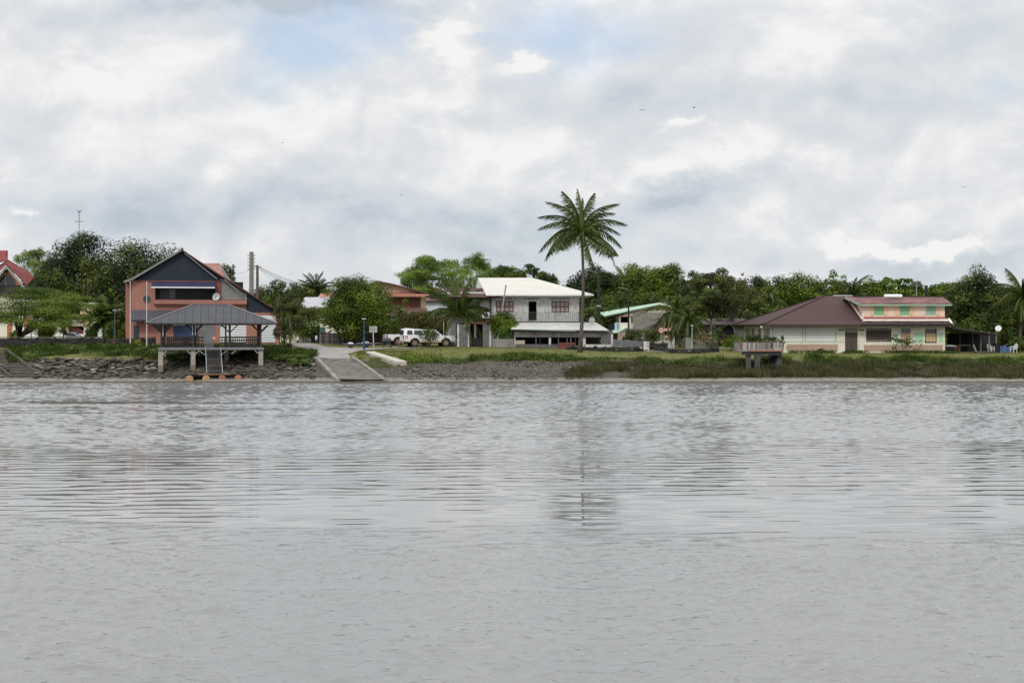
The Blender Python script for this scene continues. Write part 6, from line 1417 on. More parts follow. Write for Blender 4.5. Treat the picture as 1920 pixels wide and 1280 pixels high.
    for (a, b, m_, lab) in ((37, 71, 54.5, 'white garden wall swooping up to a gate pillar, left of the green shrub'), (86, 124, 110, 'white garden wall swooping upwards behind the silver car')):
        k = Fr((a + b) / 2, 158, 0); w = thing('white_garden_wall', lab, 'wall', k.loc); pts = [(a, 650)] + [(a + (b - a) * t, 631 - 7.5 * math.exp(-((a + (b - a) * t - m_) / 9) ** 2)) for t in np.linspace(0, 1, 13)] + [(b, 650)]
        part('wall', MB().prism([(k.U(x), k.Z(y, x)) for x, y in pts][::-1], 0, .2), WHITEW, w); part('pillar', MB().box(k.U(m_ - 1.8), k.U(m_ + 1.8), -.06, .26, -.2, k.Z(612, m_)), WHITEW, w)
    k = Fr(160, 160, 0); w = thing('white_gate_pillar', 'white gate pillar beside the maroon archway', 'pillar', k.loc); part('shaft', MB().box(k.U(157.5), k.U(162), 0, .3, -.2, k.Z(613, 160)), WHITEW, w); part('low_wall', MB().box(k.U(147), k.U(157.4), .05, .25, -.2, k.Z(626, 152)), WHITEW, w)
cream_shop()
def church():
    f = Fr(143, 250, 0, 2.9); o = thing('church', 'church whose thin grey spire with cross and weathercock rises above the big tree', 'church', f.loc); U, Z, P = f.U, f.Z, f.P; c = U(143)
    zc = Z(443, 143); part('tower', MB().box(c - 1.6, c + 1.6, 0, 3.2, -.5, zc - 4.2), CREAM, o); part('nave', MB().box(c - 1.5, c + 9, 3.3, 16, -.5, 7.5), CREAM, o)
    sp = part('spire', MB().lathe([(1.7, zc - 4.2), (.75, zc - 2.2), (.32, zc - .3), (.14, zc + .3)], (c, 1.6, 0), 8), mat('grey_spire_metal', (.30, .31, .32), (.22, .23, .24), 2, .6), o)
    zt = Z(398, 143); part('finial', MB().lathe([(.06, zc + .3), (.16, zc + .45), (.16, zc + .6), (.06, zc + .8), (.05, zt)], (c, 1.6, 0), 8), GREYMET, o)
    za = Z(414, 143); cr = part('cross_arm', MB().box(c - .62, c + .62, 1.55, 1.65, za - .05, za + .05).box(c - .68, c - .6, 1.55, 1.65, za - .1, za + .1).box(c + .6, c + .68, 1.55, 1.65, za - .1, za + .1), GREYMET, o)
    for k in range(6): z = zc + .9 + k * .55; part('spire_knop', MB().lathe([(.05, z), (.13, z + .12), (.05, z + .24)], (c, 1.6, 0), 6), GREYMET, o)
    z = zt; pl = [(-.05, 0), (.05, 0), (.12, .12), (.28, .2), (.40, .42), (.30, .34), (.22, .46), (.16, .3), (.02, .27), (-.1, .34), (-.14, .5), (-.24, .47), (-.34, .38), (-.25, .36), (-.22, .2), (-.1, .1)]
    part('weathercock', MB().prism([(c + x, z + y) for x, y in pl], 1.56, 1.64), IRON, o)
church()
# ------------------------------------------------------------------ vehicles
CARW = mat('white_car_paint', (.78, .79, .80), (.74, .75, .76), 1, .25, spec=.6)
CARDIRT = mat('dust_stained_white_paint', (.62, .52, .42), (.48, .30, .18), 2, .6)
TYRE = mat('tyre_rubber', (.030, .027, .025), (.05, .035, .028), 3, .9); RIM = mat('dusty_rim', (.30, .20, .12), (.20, .13, .08), 5, .6)
REDL = mat('red_tail_light', (.45, .02, .02), (.35, .02, .02), 3, .3); PLASTIC = mat('black_plastic', (.02, .02, .02), (.014, .014, .014), 3, .6)
def wheel(o, x, y, r_=.39, side=-1, rim=RIM):
    w = part('wheel', MB().lathe([(r_ * .6, -.12), (r_ * .96, -.12), (r_, -.07), (r_, .07), (r_ * .96, .12), (r_ * .6, .12)], (x, y, r_), 20, 'y'), TYRE, o)
    part('rim', MB().lathe([(r_ * .58, -.13), (r_ * .5, -.09), (.1, -.10), (.09, -.135)], (x, y * 1.003, r_), 12, 'y') if side < 0 else MB().lathe([(.09, .135), (.1, .10), (r_ * .5, .09), (r_ * .58, .13)], (x, y * 1.003, r_), 12, 'y'), rim, w)
def side_body(mb, prof, hw, tum):
    """prof: (x, z) outline of the side; half width hw(z)"""
    n = len(mb.v); k = len(prof)
    mb.v += [(x, -hw(z), z) for x, z in prof] + [(x, hw(z), z) for x, z in prof]
    mb.f.append(tuple(n + i for i in range(k))); mb.f.append(tuple(n + k + i for i in range(k - 1, -1, -1)))
    for i in range(k): j = (i + 1) % k; mb.f.append((n + i, n + k + i, n + k + j, n + j))
def arch(cx, r_, z0, n=8, rev=False):
    t0 = math.asin(min(1, (z0 - .39) / r_)) if z0 > .39 else 0; ts = np.linspace(PI - t0, t0, n); return [(cx + r_ * math.cos(t), .39 + r_ * math.sin(t)) for t in ts]
def pickup(label, px, Y, yaw, canopy):
    o = thing('pickup_truck', label, 'pickup truck', tuple(at(px, Y)), yaw, group='white pickup trucks parked together'); L = 5.3; rx, fx = 1.15, 4.35
    hw = lambda z: .90 if z < 1.15 else .90 - (z - 1.15) * .22
    low = [(0.05, .55)] + [(rx - .50, .50)] + arch(rx, .50, .50) + [(rx + .50, .46), (fx - .50, .46)] + arch(fx, .50, .50) + [(fx + .5, .48), (5.22, .5), (5.3, .75)]
    top = [(5.26, 1.0), (5.05, 1.10), (4.1, 1.16), (0.04, 1.16)]
    mb = MB(); side_body(mb, low + top, hw, 0); part('body', mb, CARW, o)
    mb = MB(); side_body(mb, [(3.98, 1.165), (3.25, 1.74), (1.95 if not canopy else .25, 1.80), (1.72 if not canopy else .1, 1.74), (1.62 if not canopy else .02, 1.165)], hw, 0); part('cabin', mb, CARW, o)
    mb = MB(); side_body(mb, [(0.04, .56), (.6, .52), (.6, .60), (.04, .66)], lambda z: .906, 0); side_body(mb, [(1.68, .47), (3.82, .47), (3.82, .66), (1.68, .60)], lambda z: .906, 0); side_body(mb, [(4.88, .5), (5.2, .52), (5.2, .64), (4.86, .60)], lambda z: .906, 0); part('dirt_skirt', mb, CARDIRT, o)
    wins = [(2.05, 2.75, 0), (2.83, 3.55, 1)] + ([(.35, .95, 2), (1.05, 1.85, 2)] if canopy else [])
    for a, b, k in wins:
        for s in (-1, 1):
            z0, z1 = 1.22, 1.66; y0, y1 = hw(z0) + .006, hw(z1) + .006; b1 = b - .42 if k == 1 else b - .04
            if s < 0: v_ = [(a, -y0, z0), (b + (.12 if k == 1 else 0), -y0, z0), (b1, -y1, z1), (a + .06, -y1, z1)]
            else: v_ = [(a, y0, z0), (a + .06, y1, z1), (b1, y1, z1), (b + (.12 if k == 1 else 0), y0, z0)]
            m_ = MB(); m_.v = v_; m_.f = [(0, 1, 2, 3)]; m2 = MB(); m2.v = v_ + [(x, y * .98, z) for x, y, z in v_]; m2.f = [(0, 1, 2, 3), (7, 6, 5, 4), (0, 4, 5, 1), (1, 5, 6, 2), (2, 6, 7, 3), (3, 7, 4, 0)]; part('window', m2, GLASS, o)
    rw = .05 if canopy else 1.66
    part('rear_window', MB().prismx([(-.70, 1.24), (.70, 1.24), (.62, 1.66), (-.62, 1.66)], rw - .07, rw - .01), GLASS, o)
    m2 = MB(); m2.slab([(3.93, -.78, 1.21), (3.93, .78, 1.21), (3.34, .68, 1.70), (3.34, -.68, 1.70)], .02); m2.v = [(x + .02, y, z + .01) for x, y, z in m2.v]; part('windscreen', m2, GLASS, o)
    part('tailgate', MB().box(-.01, .035, -.80, .80, .62, 1.13), CARW, o); part('tailgate_handle', MB().box(-.03, -.012, -.12, .12, .98, 1.05), PLASTIC, o)
    bp = part('rear_bumper', MB().box(-.14, .03, -.88, .88, .42, .60), GALV, o); part('number_plate', MB().box(-.17, -.142, -.26, .26, .44, .56), mat('orange_plate', (.5, .2, .06), (.4, .2, .1), 3, .6), bp)
    for s in (-1, 1): part('tail_light', MB().box(-.02, .06, s * .90 - .10 if s > 0 else -.915, s * .90 + .015 if s > 0 else -.80, .74, 1.12), REDL, o); part('mirror', MB().box(3.45, 3.6, s * .93 - (.12 if s < 0 else 0), s * .93 + (.12 if s > 0 else 0), 1.2, 1.4), PLASTIC, o)
    for s in (-1, 1): part('headlight', MB().box(5.10, 5.27, s * .70 - .14, s * .70 + .14, .86, 1.03), mat('headlight_glass', (.5, .52, .55), (.4, .42, .45), 3, .2), o); part('door_handle', MB().box(2.15, 2.32, s * .915 - .02, s * .915 + .02, 1.0, 1.04).box(2.98, 3.15, s * .915 - .02, s * .915 + .02, 1.0, 1.04), PLASTIC, o)
    for s in (-1, 1): part('wheel_arch_trim', MB().tube([(x, s * .90, z) for x, z in arch(rx, .50, .5, 10)], .035, 5), PLASTIC, o); part('wheel_arch_trim', MB().tube([(x, s * .90, z) for x, z in arch(fx, .50, .5, 10)], .035, 5), PLASTIC, o)
    for x in (rx, fx):
        for s in (-1, 1): wheel(o, x, s * .78, .39, s)
    part('chassis', MB().box(.3, 5.0, -.62, .62, .38, .72), PLASTIC, o)
    # shield emblem: red with a pale centre
    if canopy:
        e = part('shield_emblem', MB().prism([(.17, 1.12), (.43, 1.12), (.43, .9), (.30, .76), (.17, .9)], -.925, -.908), mat('shield_red', (.45, .05, .04), (.35, .04, .03), 3, .5), o); part('emblem_centre', MB().prism([(.24, 1.0), (.36, 1.0), (.36, .88), (.30, .82), (.24, .88)], -.935, -.927), WHITEM, e)
    return o
pickup('white pickup with hard top and red shield emblem, nearest the lawn', 753, 142.5, R(17), True)
pickup('white open-bed pickup half hidden behind the other one, red tail light showing', 722, 146.5, R(19), False)
def silver_car():
    o = thing('silver_car', 'silver hatchback parked behind the left parapet wall', 'car', (xf(106, 160), 160, 2.72), R(3)); hw = lambda z: .84 if z < .85 else .84 - (z - .85) * .25; SIL = mat('silver_car_paint', (.38, .40, .43), (.34, .36, .39), 1, .25, metal=.3)
    prof = [(0, .3), (.3, .28)] + [(.75 + .36 * math.cos(t), .32 + .36 * math.sin(t)) for t in np.linspace(PI, 0, 8)] + [(3.1 + .36 * math.cos(t), .32 + .36 * math.sin(t)) for t in np.linspace(PI, 0, 8)] + [(3.8, .3), (3.85, .65), (3.7, .82), (2.9, .95), (.0, .98)]
    mb = MB(); side_body(mb, prof, hw, 0); part('body', mb, SIL, o); mb = MB(); side_body(mb, [(2.85, .955), (2.0, 1.42), (.8, 1.46), (.35, 1.38), (.02, .985)], hw, 0); part('cabin', mb, SIL, o)
    for a, b, c in ((.42, 1.28, .2), (1.36, 2.55, -.55)):
        for s in (-1, 1):
            y0, y1 = hw(1.0) + .006, hw(1.36) + .006; m2 = MB(); v_ = [(a, s * y0, 1.0), (b, s * y0, 1.0), (b + min(c, 0), s * y1, 1.36), (a + max(c, 0), s * y1, 1.36)]; v_ = v_ if s < 0 else v_[::-1]; m2.v = v_ + [(x, y * .97, z) for x, y, z in v_]; m2.f = [(0, 1, 2, 3), (7, 6, 5, 4), (0, 4, 5, 1), (1, 5, 6, 2), (2, 6, 7, 3), (3, 7, 4, 0)]; part('window', m2, GLASS, o)
    m2 = MB(); m2.slab([(2.8, -.7, 1.0), (2.8, .7, 1.0), (2.1, .66, 1.40), (2.1, -.66, 1.40)], .02); m2.v = [(x + .04, y, z + .01) for x, y, z in m2.v]; part('windscreen', m2, GLASS, o)
    for x in (.75, 3.1):
        for s in (-1, 1): wheel(o, x, s * .74, .31, s, GALV)
silver_car()
def trailer(px, Y, label, blue, yaw):
    o = thing('boat_trailer', label, 'trailer', tuple(at(px, Y)), yaw, group='small boat trailers parked by the road'); m = mat('blue_trailer_frame', (.05, .14, .25), (.04, .1, .2), 3, .6) if blue else mat('rusty_trailer_frame', (.22, .17, .14), (.14, .09, .07), 3, .8)
    part('side_rail', MB().beam((-1.1, -.45, .42), (1.0, -.45, .42), .08), m, o); part('side_rail', MB().beam((-1.1, .45, .42), (1.0, .45, .42), .08), m, o); part('drawbar', MB().beam((1.0, 0, .42), (2.1, 0, .38), .08).beam((1.0, -.45, .42), (1.5, 0, .41), .06).beam((1.0, .45, .42), (1.5, 0, .41), .06), m, o)
    for x in (-1.05, 0, .95): part('cross_bar', MB().beam((x, -.45, .42), (x, .45, .42), .07), m, o)
    for s in (-1, 1):
        part('wheel', MB().lathe([(.12, -.07), (.26, -.07), (.27, 0), (.26, .07), (.12, .07)], (-.35, s * .62, .27), 14, 'y'), TYRE, o)
        part('mudguard', MB().prism([(-.35 + .28 * math.cos(t), .42 + .17 * math.sin(t)) for t in np.linspace(PI, 0, 9)], s * .62 - .09, s * .62 + .09), WHITEM if blue else LIGHTC, o)
trailer(664, 139.5, 'small boat trailer with blue rails and white mudguards left of the blue lamp post', True, R(8))
trailer(692, 141.0, 'rusty small boat trailer under the sign board', False, R(-4))
g = at(725, 139.6); o = thing('barbecue_drum', 'black drum grill on legs in front of the pickups', 'grill', tuple(g))
part('drum', MB().lathe([(.26, -.4), (.30, -.38), (.30, .38), (.26, .4)], (0, 0, .72), 12, 'x'), PLASTIC, o); part('shelf', MB().box(-.45, .5, -.25, .2, .22, .27), IRON, o)
for x in (-.3, .3):
    for y in (-.18, .18): part('leg', MB().beam((x, y, .5), (x * 1.2, y * 1.2, 0), .04), IRON, o)
g = at(741, 139.9); o = thing('park_bench', 'low dark bench behind the concrete beams', 'bench', tuple(g)); 
for i in range(3): part('seat_slat', MB().box(-.55, .55, -.2 + i * .14, -.1 + i * .14, .4, .44), DWOOD, o)
for x in (-.4, .4): part('leg', MB().box(x - .05, x + .05, -.2, .2, 0, .398), IRON, o)

# ------------------------------------------------------------------ concrete beams on the lawn
def beams():
    g = ground(724, 672); o = thing('concrete_beams', 'stack of long pale concrete beams lying on the lawn beside the slipway', 'concrete beams', tuple(g)); O = Vector(g)
    a0, b0 = Vector((xf(690, 133), 133, zf(661.5, 133))) - O, Vector((xf(749, 126.6), 126.6, zf(680, 126.6))) - O
    for k, (dx, dy, dz) in enumerate(((0, 0, .0), (.36, .34, .0), (-.22, -.36, -.30), (.16, .0, -.30), (.52, .36, -.30))):
        d = Vector((dx, dy, dz)); part('beam', MB().beam(a0 + d, b0 + d + Vector((.1 * (k % 2), -.15 * (k % 3), 0)), .34, .27), LIGHTC if k != 2 else CONC, o)
beams()
# ------------------------------------------------------------------ poles, lamps, signs
def pole(name, label, px, Y, top, m, r0, r1, base_py=None, cat='utility pole', square=False):
    b = at(px, Y); o = thing(name, label, cat, tuple(b)); H = zf(top, Y) - b.z
    part('shaft', MB().tube([(0, 0, -.4), (0, 0, H)], [r0, r1], 4 if square else 8), m, o); return o, H
o, H = pole('utility_pole', 'thick tall concrete utility pole with insulators on both sides behind the orange house', 471.5, 176, 472, CPOLE, .33, .27, square=True)
for k in range(5):
    for s in (-1, 1): z = H - .45 - k * .42; part('insulator', MB().beam((s * .2, -.1, z), (s * .42, -.1, z), .04).lathe([(.03, z - .08), (.07, z - .04), (.07, z + .03), (.04, z + .07)], (s * .42, -.1, 0), 8), GREYMET, o)
o2, H2 = pole('utility_pole', 'shorter brown utility pole carrying the wires just right of the thick one', 482.5, 168, 497, mat('brown_pole_wood', (.12, .10, .085), (.08, .065, .055), 4, .9), .2, .16); part('crossarm', MB().box(-.5, .5, -.12, -.04, H2 - .25, H2 - .15), GREYMET, o2)
o3, H3 = pole('utility_pole', 'distant small concrete utility pole left of the thick one', 437, 215, 495.5, CPOLE, .17, .14)
for k in range(3): z = H3 - .3 - k * .5; part('insulator', MB().beam((-.1, 0, z), (-.5, 0, z), .04).lathe([(.03, z - .06), (.07, z), (.03, z + .06)], (-.5, 0, 0), 6), GREYMET, o3)
o4, H4 = pole('utility_pole', 'dark wooden utility pole with lamp arm between tall palm and green-roofed house', 1122.5, 160, 502, mat('dark_pole_wood', (.032, .026, .023), (.022, .018, .017), 3, .9), .19, .16)
part('lamp_arm', MB().tube([(-.1, 0, H4 - .6), (-.7, -.2, H4 - .4), (-1.5, -.3, H4 - .2)], .03, 5), GALV, o4); part('lamp_head', MB().box(-1.75, -1.3, -.4, -.2, H4 - .25, H4 - .15), GREYMET, o4); part('bracket', MB().box(-.25, .25, -.22, -.15, H4 - 4.4, H4 - 4.2), GALV, o4)
o5, H5 = pole('utility_pole', 'slim black pole standing in front of the green-roofed house', 1178.5, 158, 541, mat('black_pole', (.022, .020, .02), (.016, .015, .015), 3, .8), .10, .09); part('lamp_arm', MB().tube([(0, 0, H5 - .2), (-.5, 0, H5), (-1.1, 0, H5 + .15)], .03, 5), GREYMET, o5)
o6, H6 = pole('utility_pole', 'pale concrete pole top among the trees above the red-door hut', 1275, 178, 514.5, CPOLE, .17, .14)
o7, H7 = pole('utility_pole', 'dark thick post behind the upper storey of the maroon-roofed house', 1736.5, 158, 535, mat('black_brown_post', (.030, .024, .022), (.02, .018, .016), 3, .9), .20, .19)
o8 = thing('floodlight_mast', 'thin mast carrying two square floodlights above the faded red roof', 'floodlight mast', tuple(at(1718.5, 170))); b = o8.location; Hh = zf(535, 170) - b.z
part('mast', MB().tube([(0, 0, -.4), (0, 0, Hh)], .06, 6), GALV, o8); part('cross_bar', MB().box(-.5, .5, -.05, .05, Hh - .05, Hh + .03), GALV, o8)
for s in (-.34, .34): fl = part('floodlight', MB().slab([(s - .21, -.1, Hh + .1), (s + .21, -.1, Hh + .1), (s + .21, .15, Hh + .5), (s - .21, .15, Hh + .5)], .08), PLASTIC, o8)
def cable(label, a, b, sag, r_=.018):
    a, b = Vector(a), Vector(b); pts = [a.lerp(b, t) + Vector((0, 0, -4 * sag * t * (1 - t))) for t in np.linspace(0, 1, 13)]; o = link('power_cable', MB().tube([tuple(p - a) for p in pts], r_, 4).mesh('power_cable', PLASTIC), None, tuple(a)); setp(o, label, 'cable')
def W3(px, py, Y): return (xf(px, Y), Y, zf(py, Y))
cable('thick black cable sagging right from the brown pole past the tufted palm', W3(484, 499, 168), W3(640, 535, 176), .9, .035)
cable('thin cable just below the thick one, dropping right from the brown pole', W3(484, 500.5, 168), W3(575, 533, 175), .5)
cable('thin cable dropping steeply from the brown pole to the slender tree', W3(484, 501, 168), W3(521, 533, 160), .1)
cable('thin cable dropping from the brown pole into the trees at a middling angle', W3(484, 502, 168), W3(545, 532, 170), .2)
cable('thin cable between the distant pole and the thick pole', W3(437.5, 511, 215), W3(470, 503, 176), .35)
cable('cable running left from the dark wooden pole towards the cream roof', W3(1122, 505, 160), W3(1040, 527, 175), .5)
def lamp(label, px, Y, top, m, r_=.05, w=.5, base=None):
    b = at(px, Y) if base is None else Vector((xf(px, Y), Y, base)); o = thing('street_lamp', label, 'street lamp', tuple(b)); H = zf(top, Y) - b.z
    part('post', MB().tube([(0, 0, -.2), (0, 0, H * .38), (0, 0, H * .385), (0, 0, H)], [r_ * 1.7, r_ * 1.7, r_, r_], 8), m, o)
    part('lamp_head', MB().lathe([(.05, H - .02), (w * .4, H + .02), (w / 2, H + .07), (w * .3, H + .13), (.02, H + .15)], (0, 0, 0), 12), GALV, o)
lamp('blue lamp post with flat disc head beside the trailers', 682.5, 137.3, 599.5, BLUEPOLE, .065)
lamp('dark blue lamp post behind the parapet right of the fan palm', 215, 140, 583.5, mat('teal_lamp_paint', (.05, .10, .12), (.04, .08, .1), 2, .5), .05)
lamp('pale blue-grey lamp post behind the curved stone wall', 1297.5, 137.5, 612, mat('pale_blue_lamp_paint', (.28, .34, .40), (.22, .28, .34), 2, .5), .05, .34)
lamp('white lamp post among the rusty bushes behind the pickup', 832, 146, 594, WHITEM, .035, .3)
def flagpole(px, label, Y=133.9):
    b = Vector((xf(px, Y), Y, h(xf(px, Y), Y))); o = thing('flagpole', label, 'flagpole', tuple(b), group='bare white flagpoles before the orange house'); H = zf(531, Y) - b.z
    part('shaft', MB().tube([(0, 0, -.2), (0, 0, H * .35), (0, 0, H)], [.06, .05, .035], 8), mat('flagpole_white', (.62, .58, .54), (.5, .45, .41), 3, .5), o); part('finial', MB().lathe([(.03, H), (.06, H + .05), (.06, H + .09), (.01, H + .13)], (0, 0, 0), 8), WHITEM, o)
flagpole(244.2, 'bare white flagpole at the left corner of the orange house'); flagpole(275, 'bare white flagpole in front of the round window of the orange house')
def text_mesh(s, size, m, parent, loc):
    c = bpy.data.curves.new('lettering', 'FONT'); c.body = s; c.size = size; c.align_x = 'CENTER'; c.align_y = 'CENTER'; c.extrude = .004; c.offset = .012
    t = bpy.data.objects.new('tmp', c); C.objects.link(t); bpy.context.view_layer.update(); me = bpy.data.meshes.new_from_object(t); bpy.data.objects.remove(t); me.name = 'lettering'
    me.materials.clear(); me.materials.append(m); return link('lettering', me, parent, loc, (R(90), 0, 0))
SR = mat('sign_red', (.42, .03, .035), (.36, .03, .03), 3, .5); SW = mat('sign_white', (.74, .74, .74), (.68, .68, .68), 3, .5)
b = at(1240, 140.5); o = thing('speed_sign', 'round white speed limit sign with red ring reading 30 beside the pink-roofed hut', 'road sign', tuple(b)); z = zf(619, 140.5) - b.z
part('post', MB().tube([(0, .04, -.2), (0, .04, z)], .035, 6), GALV, o); part('red_ring', MB().lathe([(.30, -.01), (.30, .01)], (0, 0, z), 20, 'y'), SR, o); f_ = part('white_disc', MB().lathe([(.205, -.022), (.205, -.012)], (0, 0, z), 20, 'y'), SW, o); text_mesh('30', .30, PLASTIC, f_, (0, -.026, z))
b = at(1168, 146); o = thing('warning_sign', 'white triangular warning sign with red border and dark pictogram before the beige wall', 'road sign', tuple(b)); z = zf(626, 146) - b.z
part('post', MB().tube([(0, .04, -.2), (0, .04, z)], .03, 6), REDW, o); t = part('triangle', MB().prism([(-.30, z - .22), (.30, z - .22), (0, z + .28)], -.01, .01), SR, o); part('triangle_face', MB().prism([(-.21, z - .17), (.21, z - .17), (0, z + .18)], -.02, -.011), SW, t); part('pictogram', MB().box(-.09, -.03, -.026, -.021, z - .12, z).box(.02, .09, -.026, -.021, z - .12, z - .04), PLASTIC, t)
b = at(562.5, 160); o = thing('warning_sign', 'white triangular warning sign with red border at the bend of the road', 'road sign', tuple(b)); z = zf(618.5, 160) - b.z
part('post', MB().tube([(0, .04, -.2), (0, .04, z)], .035, 6), GALV, o); t = part('triangle', MB().prism([(-.33, z - .25), (.33, z - .25), (0, z + .31)], -.01, .01), SR, o); part('triangle_face', MB().prism([(-.23, z - .19), (.23, z - .19), (0, z + .2)], -.02, -.011), SW, t); part('pictogram', MB().box(-.03, .03, -.026, -.021, z - .14, z + .06), PLASTIC, t)
part('red_plate', MB().box(-.8, .0, .08, .1, z + .25, z + .38), SR, o)
b = at(699.5, 142); o = thing('notice_board', 'pale grey notice board on a single white post beside the blue lamp', 'notice board', tuple(b)); z0, z1 = zf(623, 142) - b.z, zf(611.5, 142) - b.z
part('post', MB().tube([(.05, .05, -.2), (.0, .05, z1 - .1)], .04, 6), WHITEM, o); q = part('board', MB().box(-.37, .40, -.01, .03, z0, z1), mat('grey_board', (.42, .42, .41), (.34, .34, .33), 3, .7), o); mb = MB()
for k in range(4):
    for i in range(5 if k else 4): mb.box(-.3 + i * .13, -.21 + i * .13, -.016, -.011, z1 - .14 - k * .12, z1 - .09 - k * .12)
part('worn_print', mb, IRON, q)
# boulders
def boulder(px, py, s, m, label, fl=.7):
    g = ground(px, py); me = rock_mesh('boulder', int(px), m, fl); o = link('boulder', me, None, (g.x, g.y, g.z + s * .15), (0, 0, px), (s, s * .8, s)); setp(o, label, 'boulder', 'boulders along the edge of the lawn')
GB = mat('grey_boulder', (.12, .115, .11), (.07, .068, .066), 3, .9, bump=.02); 
boulder(1031, 651.5, .42, GB, 'dark grey boulder on the lawn in front of the white house veranda', .6); boulder(874, 649, .27, LIGHTC, 'pale whitish rock on the lawn below the young palm', .5); boulder(849, 648, .2, GB, 'small dark rock right of the pickup'); boulder(936, 648.5, .26, mat('brown_boulder', (.17, .14, .11), (.11, .09, .075), 3, .9), 'brown rock before the mottled low wall', .5)
boulder(796, 648.5, .26, GB, 'grey rock beside the small shrub by the pickup'); boulder(765, 649.5, .22, GB, 'grey rock below the rear wheel of the near pickup'); boulder(822, 649, .22, GB, 'grey rock below the front wheel of the near pickup', .6)
# fences and walls
def corr_fence():
    p0, p1 = at(1149, 138.4), at(1213, 138.4); o = thing('corrugated_fence', 'grey corrugated metal fence between veranda and green-roofed house', 'fence', tuple(p0)); L = p1.x - p0.x; n = 4
    for k in range(n):
        mb = MB(); a, b = L * k / n + .01, L * (k + 1) / n - .01; za, zb = zf(635.5 + k * 1.1, 138.4) - p0.z, zf(636.6 + k * 1.1, 138.4) - p0.z; m_ = 16; z0 = zf(652.5, 138.4) - p0.z
        for i in range(m_ + 1):
            t = i / m_; zt = za + (zb - za) * t
            for j in range(13): s = j / 12; mb.v.append((a + (b - a) * t, .04 * math.sin((s * 6 + t * 1.2) * 2 * PI * .75), z0 + (zt - z0) * s))
        for i in range(m_):
            for j in range(12): q = i * 13 + j; mb.f.append((q, q + 13, q + 14, q + 1))
        part('corrugated_sheet', mb, mat('grey_corrugated_iron', (.17, .18, .19), (.115, .12, .13), 1.5, .6), o)
    part('end_post', MB().box(L + .02, L + .22, -.1, .1, -.2, zf(640, 138.4) - p0.z), WHITEST, o)
corr_fence()
def plank_fence():
    a = at(603, 152); o = thing('plank_fence', 'weathered grey plank fence under the round tree', 'fence', tuple(a)); x1 = xf(690, 150) - a.x; x = 0; r = random.Random(2)
    GP = [mat('fence_wood_%s' % n, c, tuple(v * .7 for v in c), 4, .9) for n, c in (('dark', (.045, .04, .036)), ('grey', (.10, .095, .09)), ('pale', (.17, .16, .15)))]
    while x < x1:
        t = x / x1; hh = 1.15 + r.uniform(-.08, .08) + (.2 if 18 < (x * 7) % 40 < 26 else 0); z0 = h(a.x + x, a.y - 2 * t) - a.z; part('plank', MB().box(x, x + .2, -2 * t, -2 * t + .03, z0 - .1, z0 + hh), r.choice(GP), o); x += .22
    for k in range(3): part('fence_rail', MB().beam((0, .06, .3 + k * .4), (x1, -1.94, .3 + k * .4), .07), GP[0], o)
plank_fence()
def box_thing(name, label, cat, px0, py0, px1, py1, Y, m, d=.6, base=None, cap=None):
    c = (px0 + px1) / 2; b = at(c, Y); o = thing(name, label, cat, tuple(b)); x0, x1 = xf(px0, Y) - b.x, xf(px1, Y) - b.x; z1 = zf(py0, Y) - b.z; z0 = -.2 if py1 is None else zf(py1, Y) - b.z
    part('body', MB().box(x0, x1, 0, d, z0, z1), m, o); part('top', MB().box(x0 - .03, x1 + .03, -.03, d + .03, z1 + .001, z1 + .06), cap or m, o); return o, b, x0, x1, z0, z1
TEAL = mat('dark_green_gate_paint', (.018, .04, .04), (.014, .03, .03), 2, .6)
o, b, x0, x1, z0, z1 = box_thing('green_gate', 'dark green panelled gate beyond the road, left of the grey cabinet', 'gate', 583, 612, 600, None, 158, TEAL, .1)
for k in range(7): x = x0 + (x1 - x0) * (k + .5) / 7; part('gate_rib', MB().box(x - .03, x + .03, -.05, -.003, .1, z1 - .05), TEAL, o)
box_thing('meter_cabinet', 'grey cabinet with green hood standing at the corner of the plank fence', 'cabinet', 599, 624, 610, None, 154, mat('grey_cabinet', (.14, .15, .155), (.11, .12, .125), 2, .6), .6, cap=mat('green_hood', (.03, .09, .08), (.025, .07, .06), 2, .6))
o, b, x0, x1, z0, z1 = box_thing('green_container', 'green and grey box sign on top of the cabinet by the plank fence', 'sign', 599.5, 614.5, 609.5, 623, 153.8, mat('teal_panel', (.05, .13, .12), (.04, .10, .10), 2, .6), .3)
box_thing('cream_wall', 'low cream boundary wall behind the slender trees at the road bend', 'wall', 525, 627, 569, None, 160, CREAM, .2, cap=WHITEW)
o, b, x0, x1, z0, z1 = box_thing('white_bollard', 'white post with black foot at the left end of the low roadside fence', 'bollard', 557, 632, 560, 638, 157, WHITEM, .2); part('foot', MB().box(x0 - .05, x1 + .05, 0, .22, -.1, z0 - .002), PLASTIC, o)
o, b, x0, x1, z0, z1 = box_thing('white_bollard', 'white post with black foot at the right end of the low roadside fence', 'bollard', 591, 630, 594.5, 636.5, 157, WHITEM, .2); part('foot', MB().box(x0 - .05, x1 + .05, 0, .22, -.1, z0 - .002), PLASTIC, o)
def picket(px0, px1, Y, top, label, m, step=.16, name='roadside_fence'):
    a = at(px0, Y); o = thing(name, label, 'fence', tuple(a)); L = xf(px1, Y) - a.x; z = zf(top, Y) - a.z; x = 0
    pm = MB().box(-.02, .02, -.02, .02, 0, z - .04).mesh('picket', m)
    while x < L: link('picket', pm, o, (x, 0, 0)); x += step
    part('top_rail', MB().box(0, L, -.03, .03, z - .035, z + .02), m, o); part('bottom_rail', MB().box(0, L, -.03, .03, .05, .1), m, o)
picket(560, 581, 156.5, 634.5, 'low grey metal fence between the two white bollards by the road', GREYMET)
picket(1304, 1339, 143, 639.5, 'blue-grey metal railing behind the orange-flowered bush', mat('blue_grey_railing', (.16, .18, .20), (.12, .14, .16), 2, .6), .14, 'garden_railing')
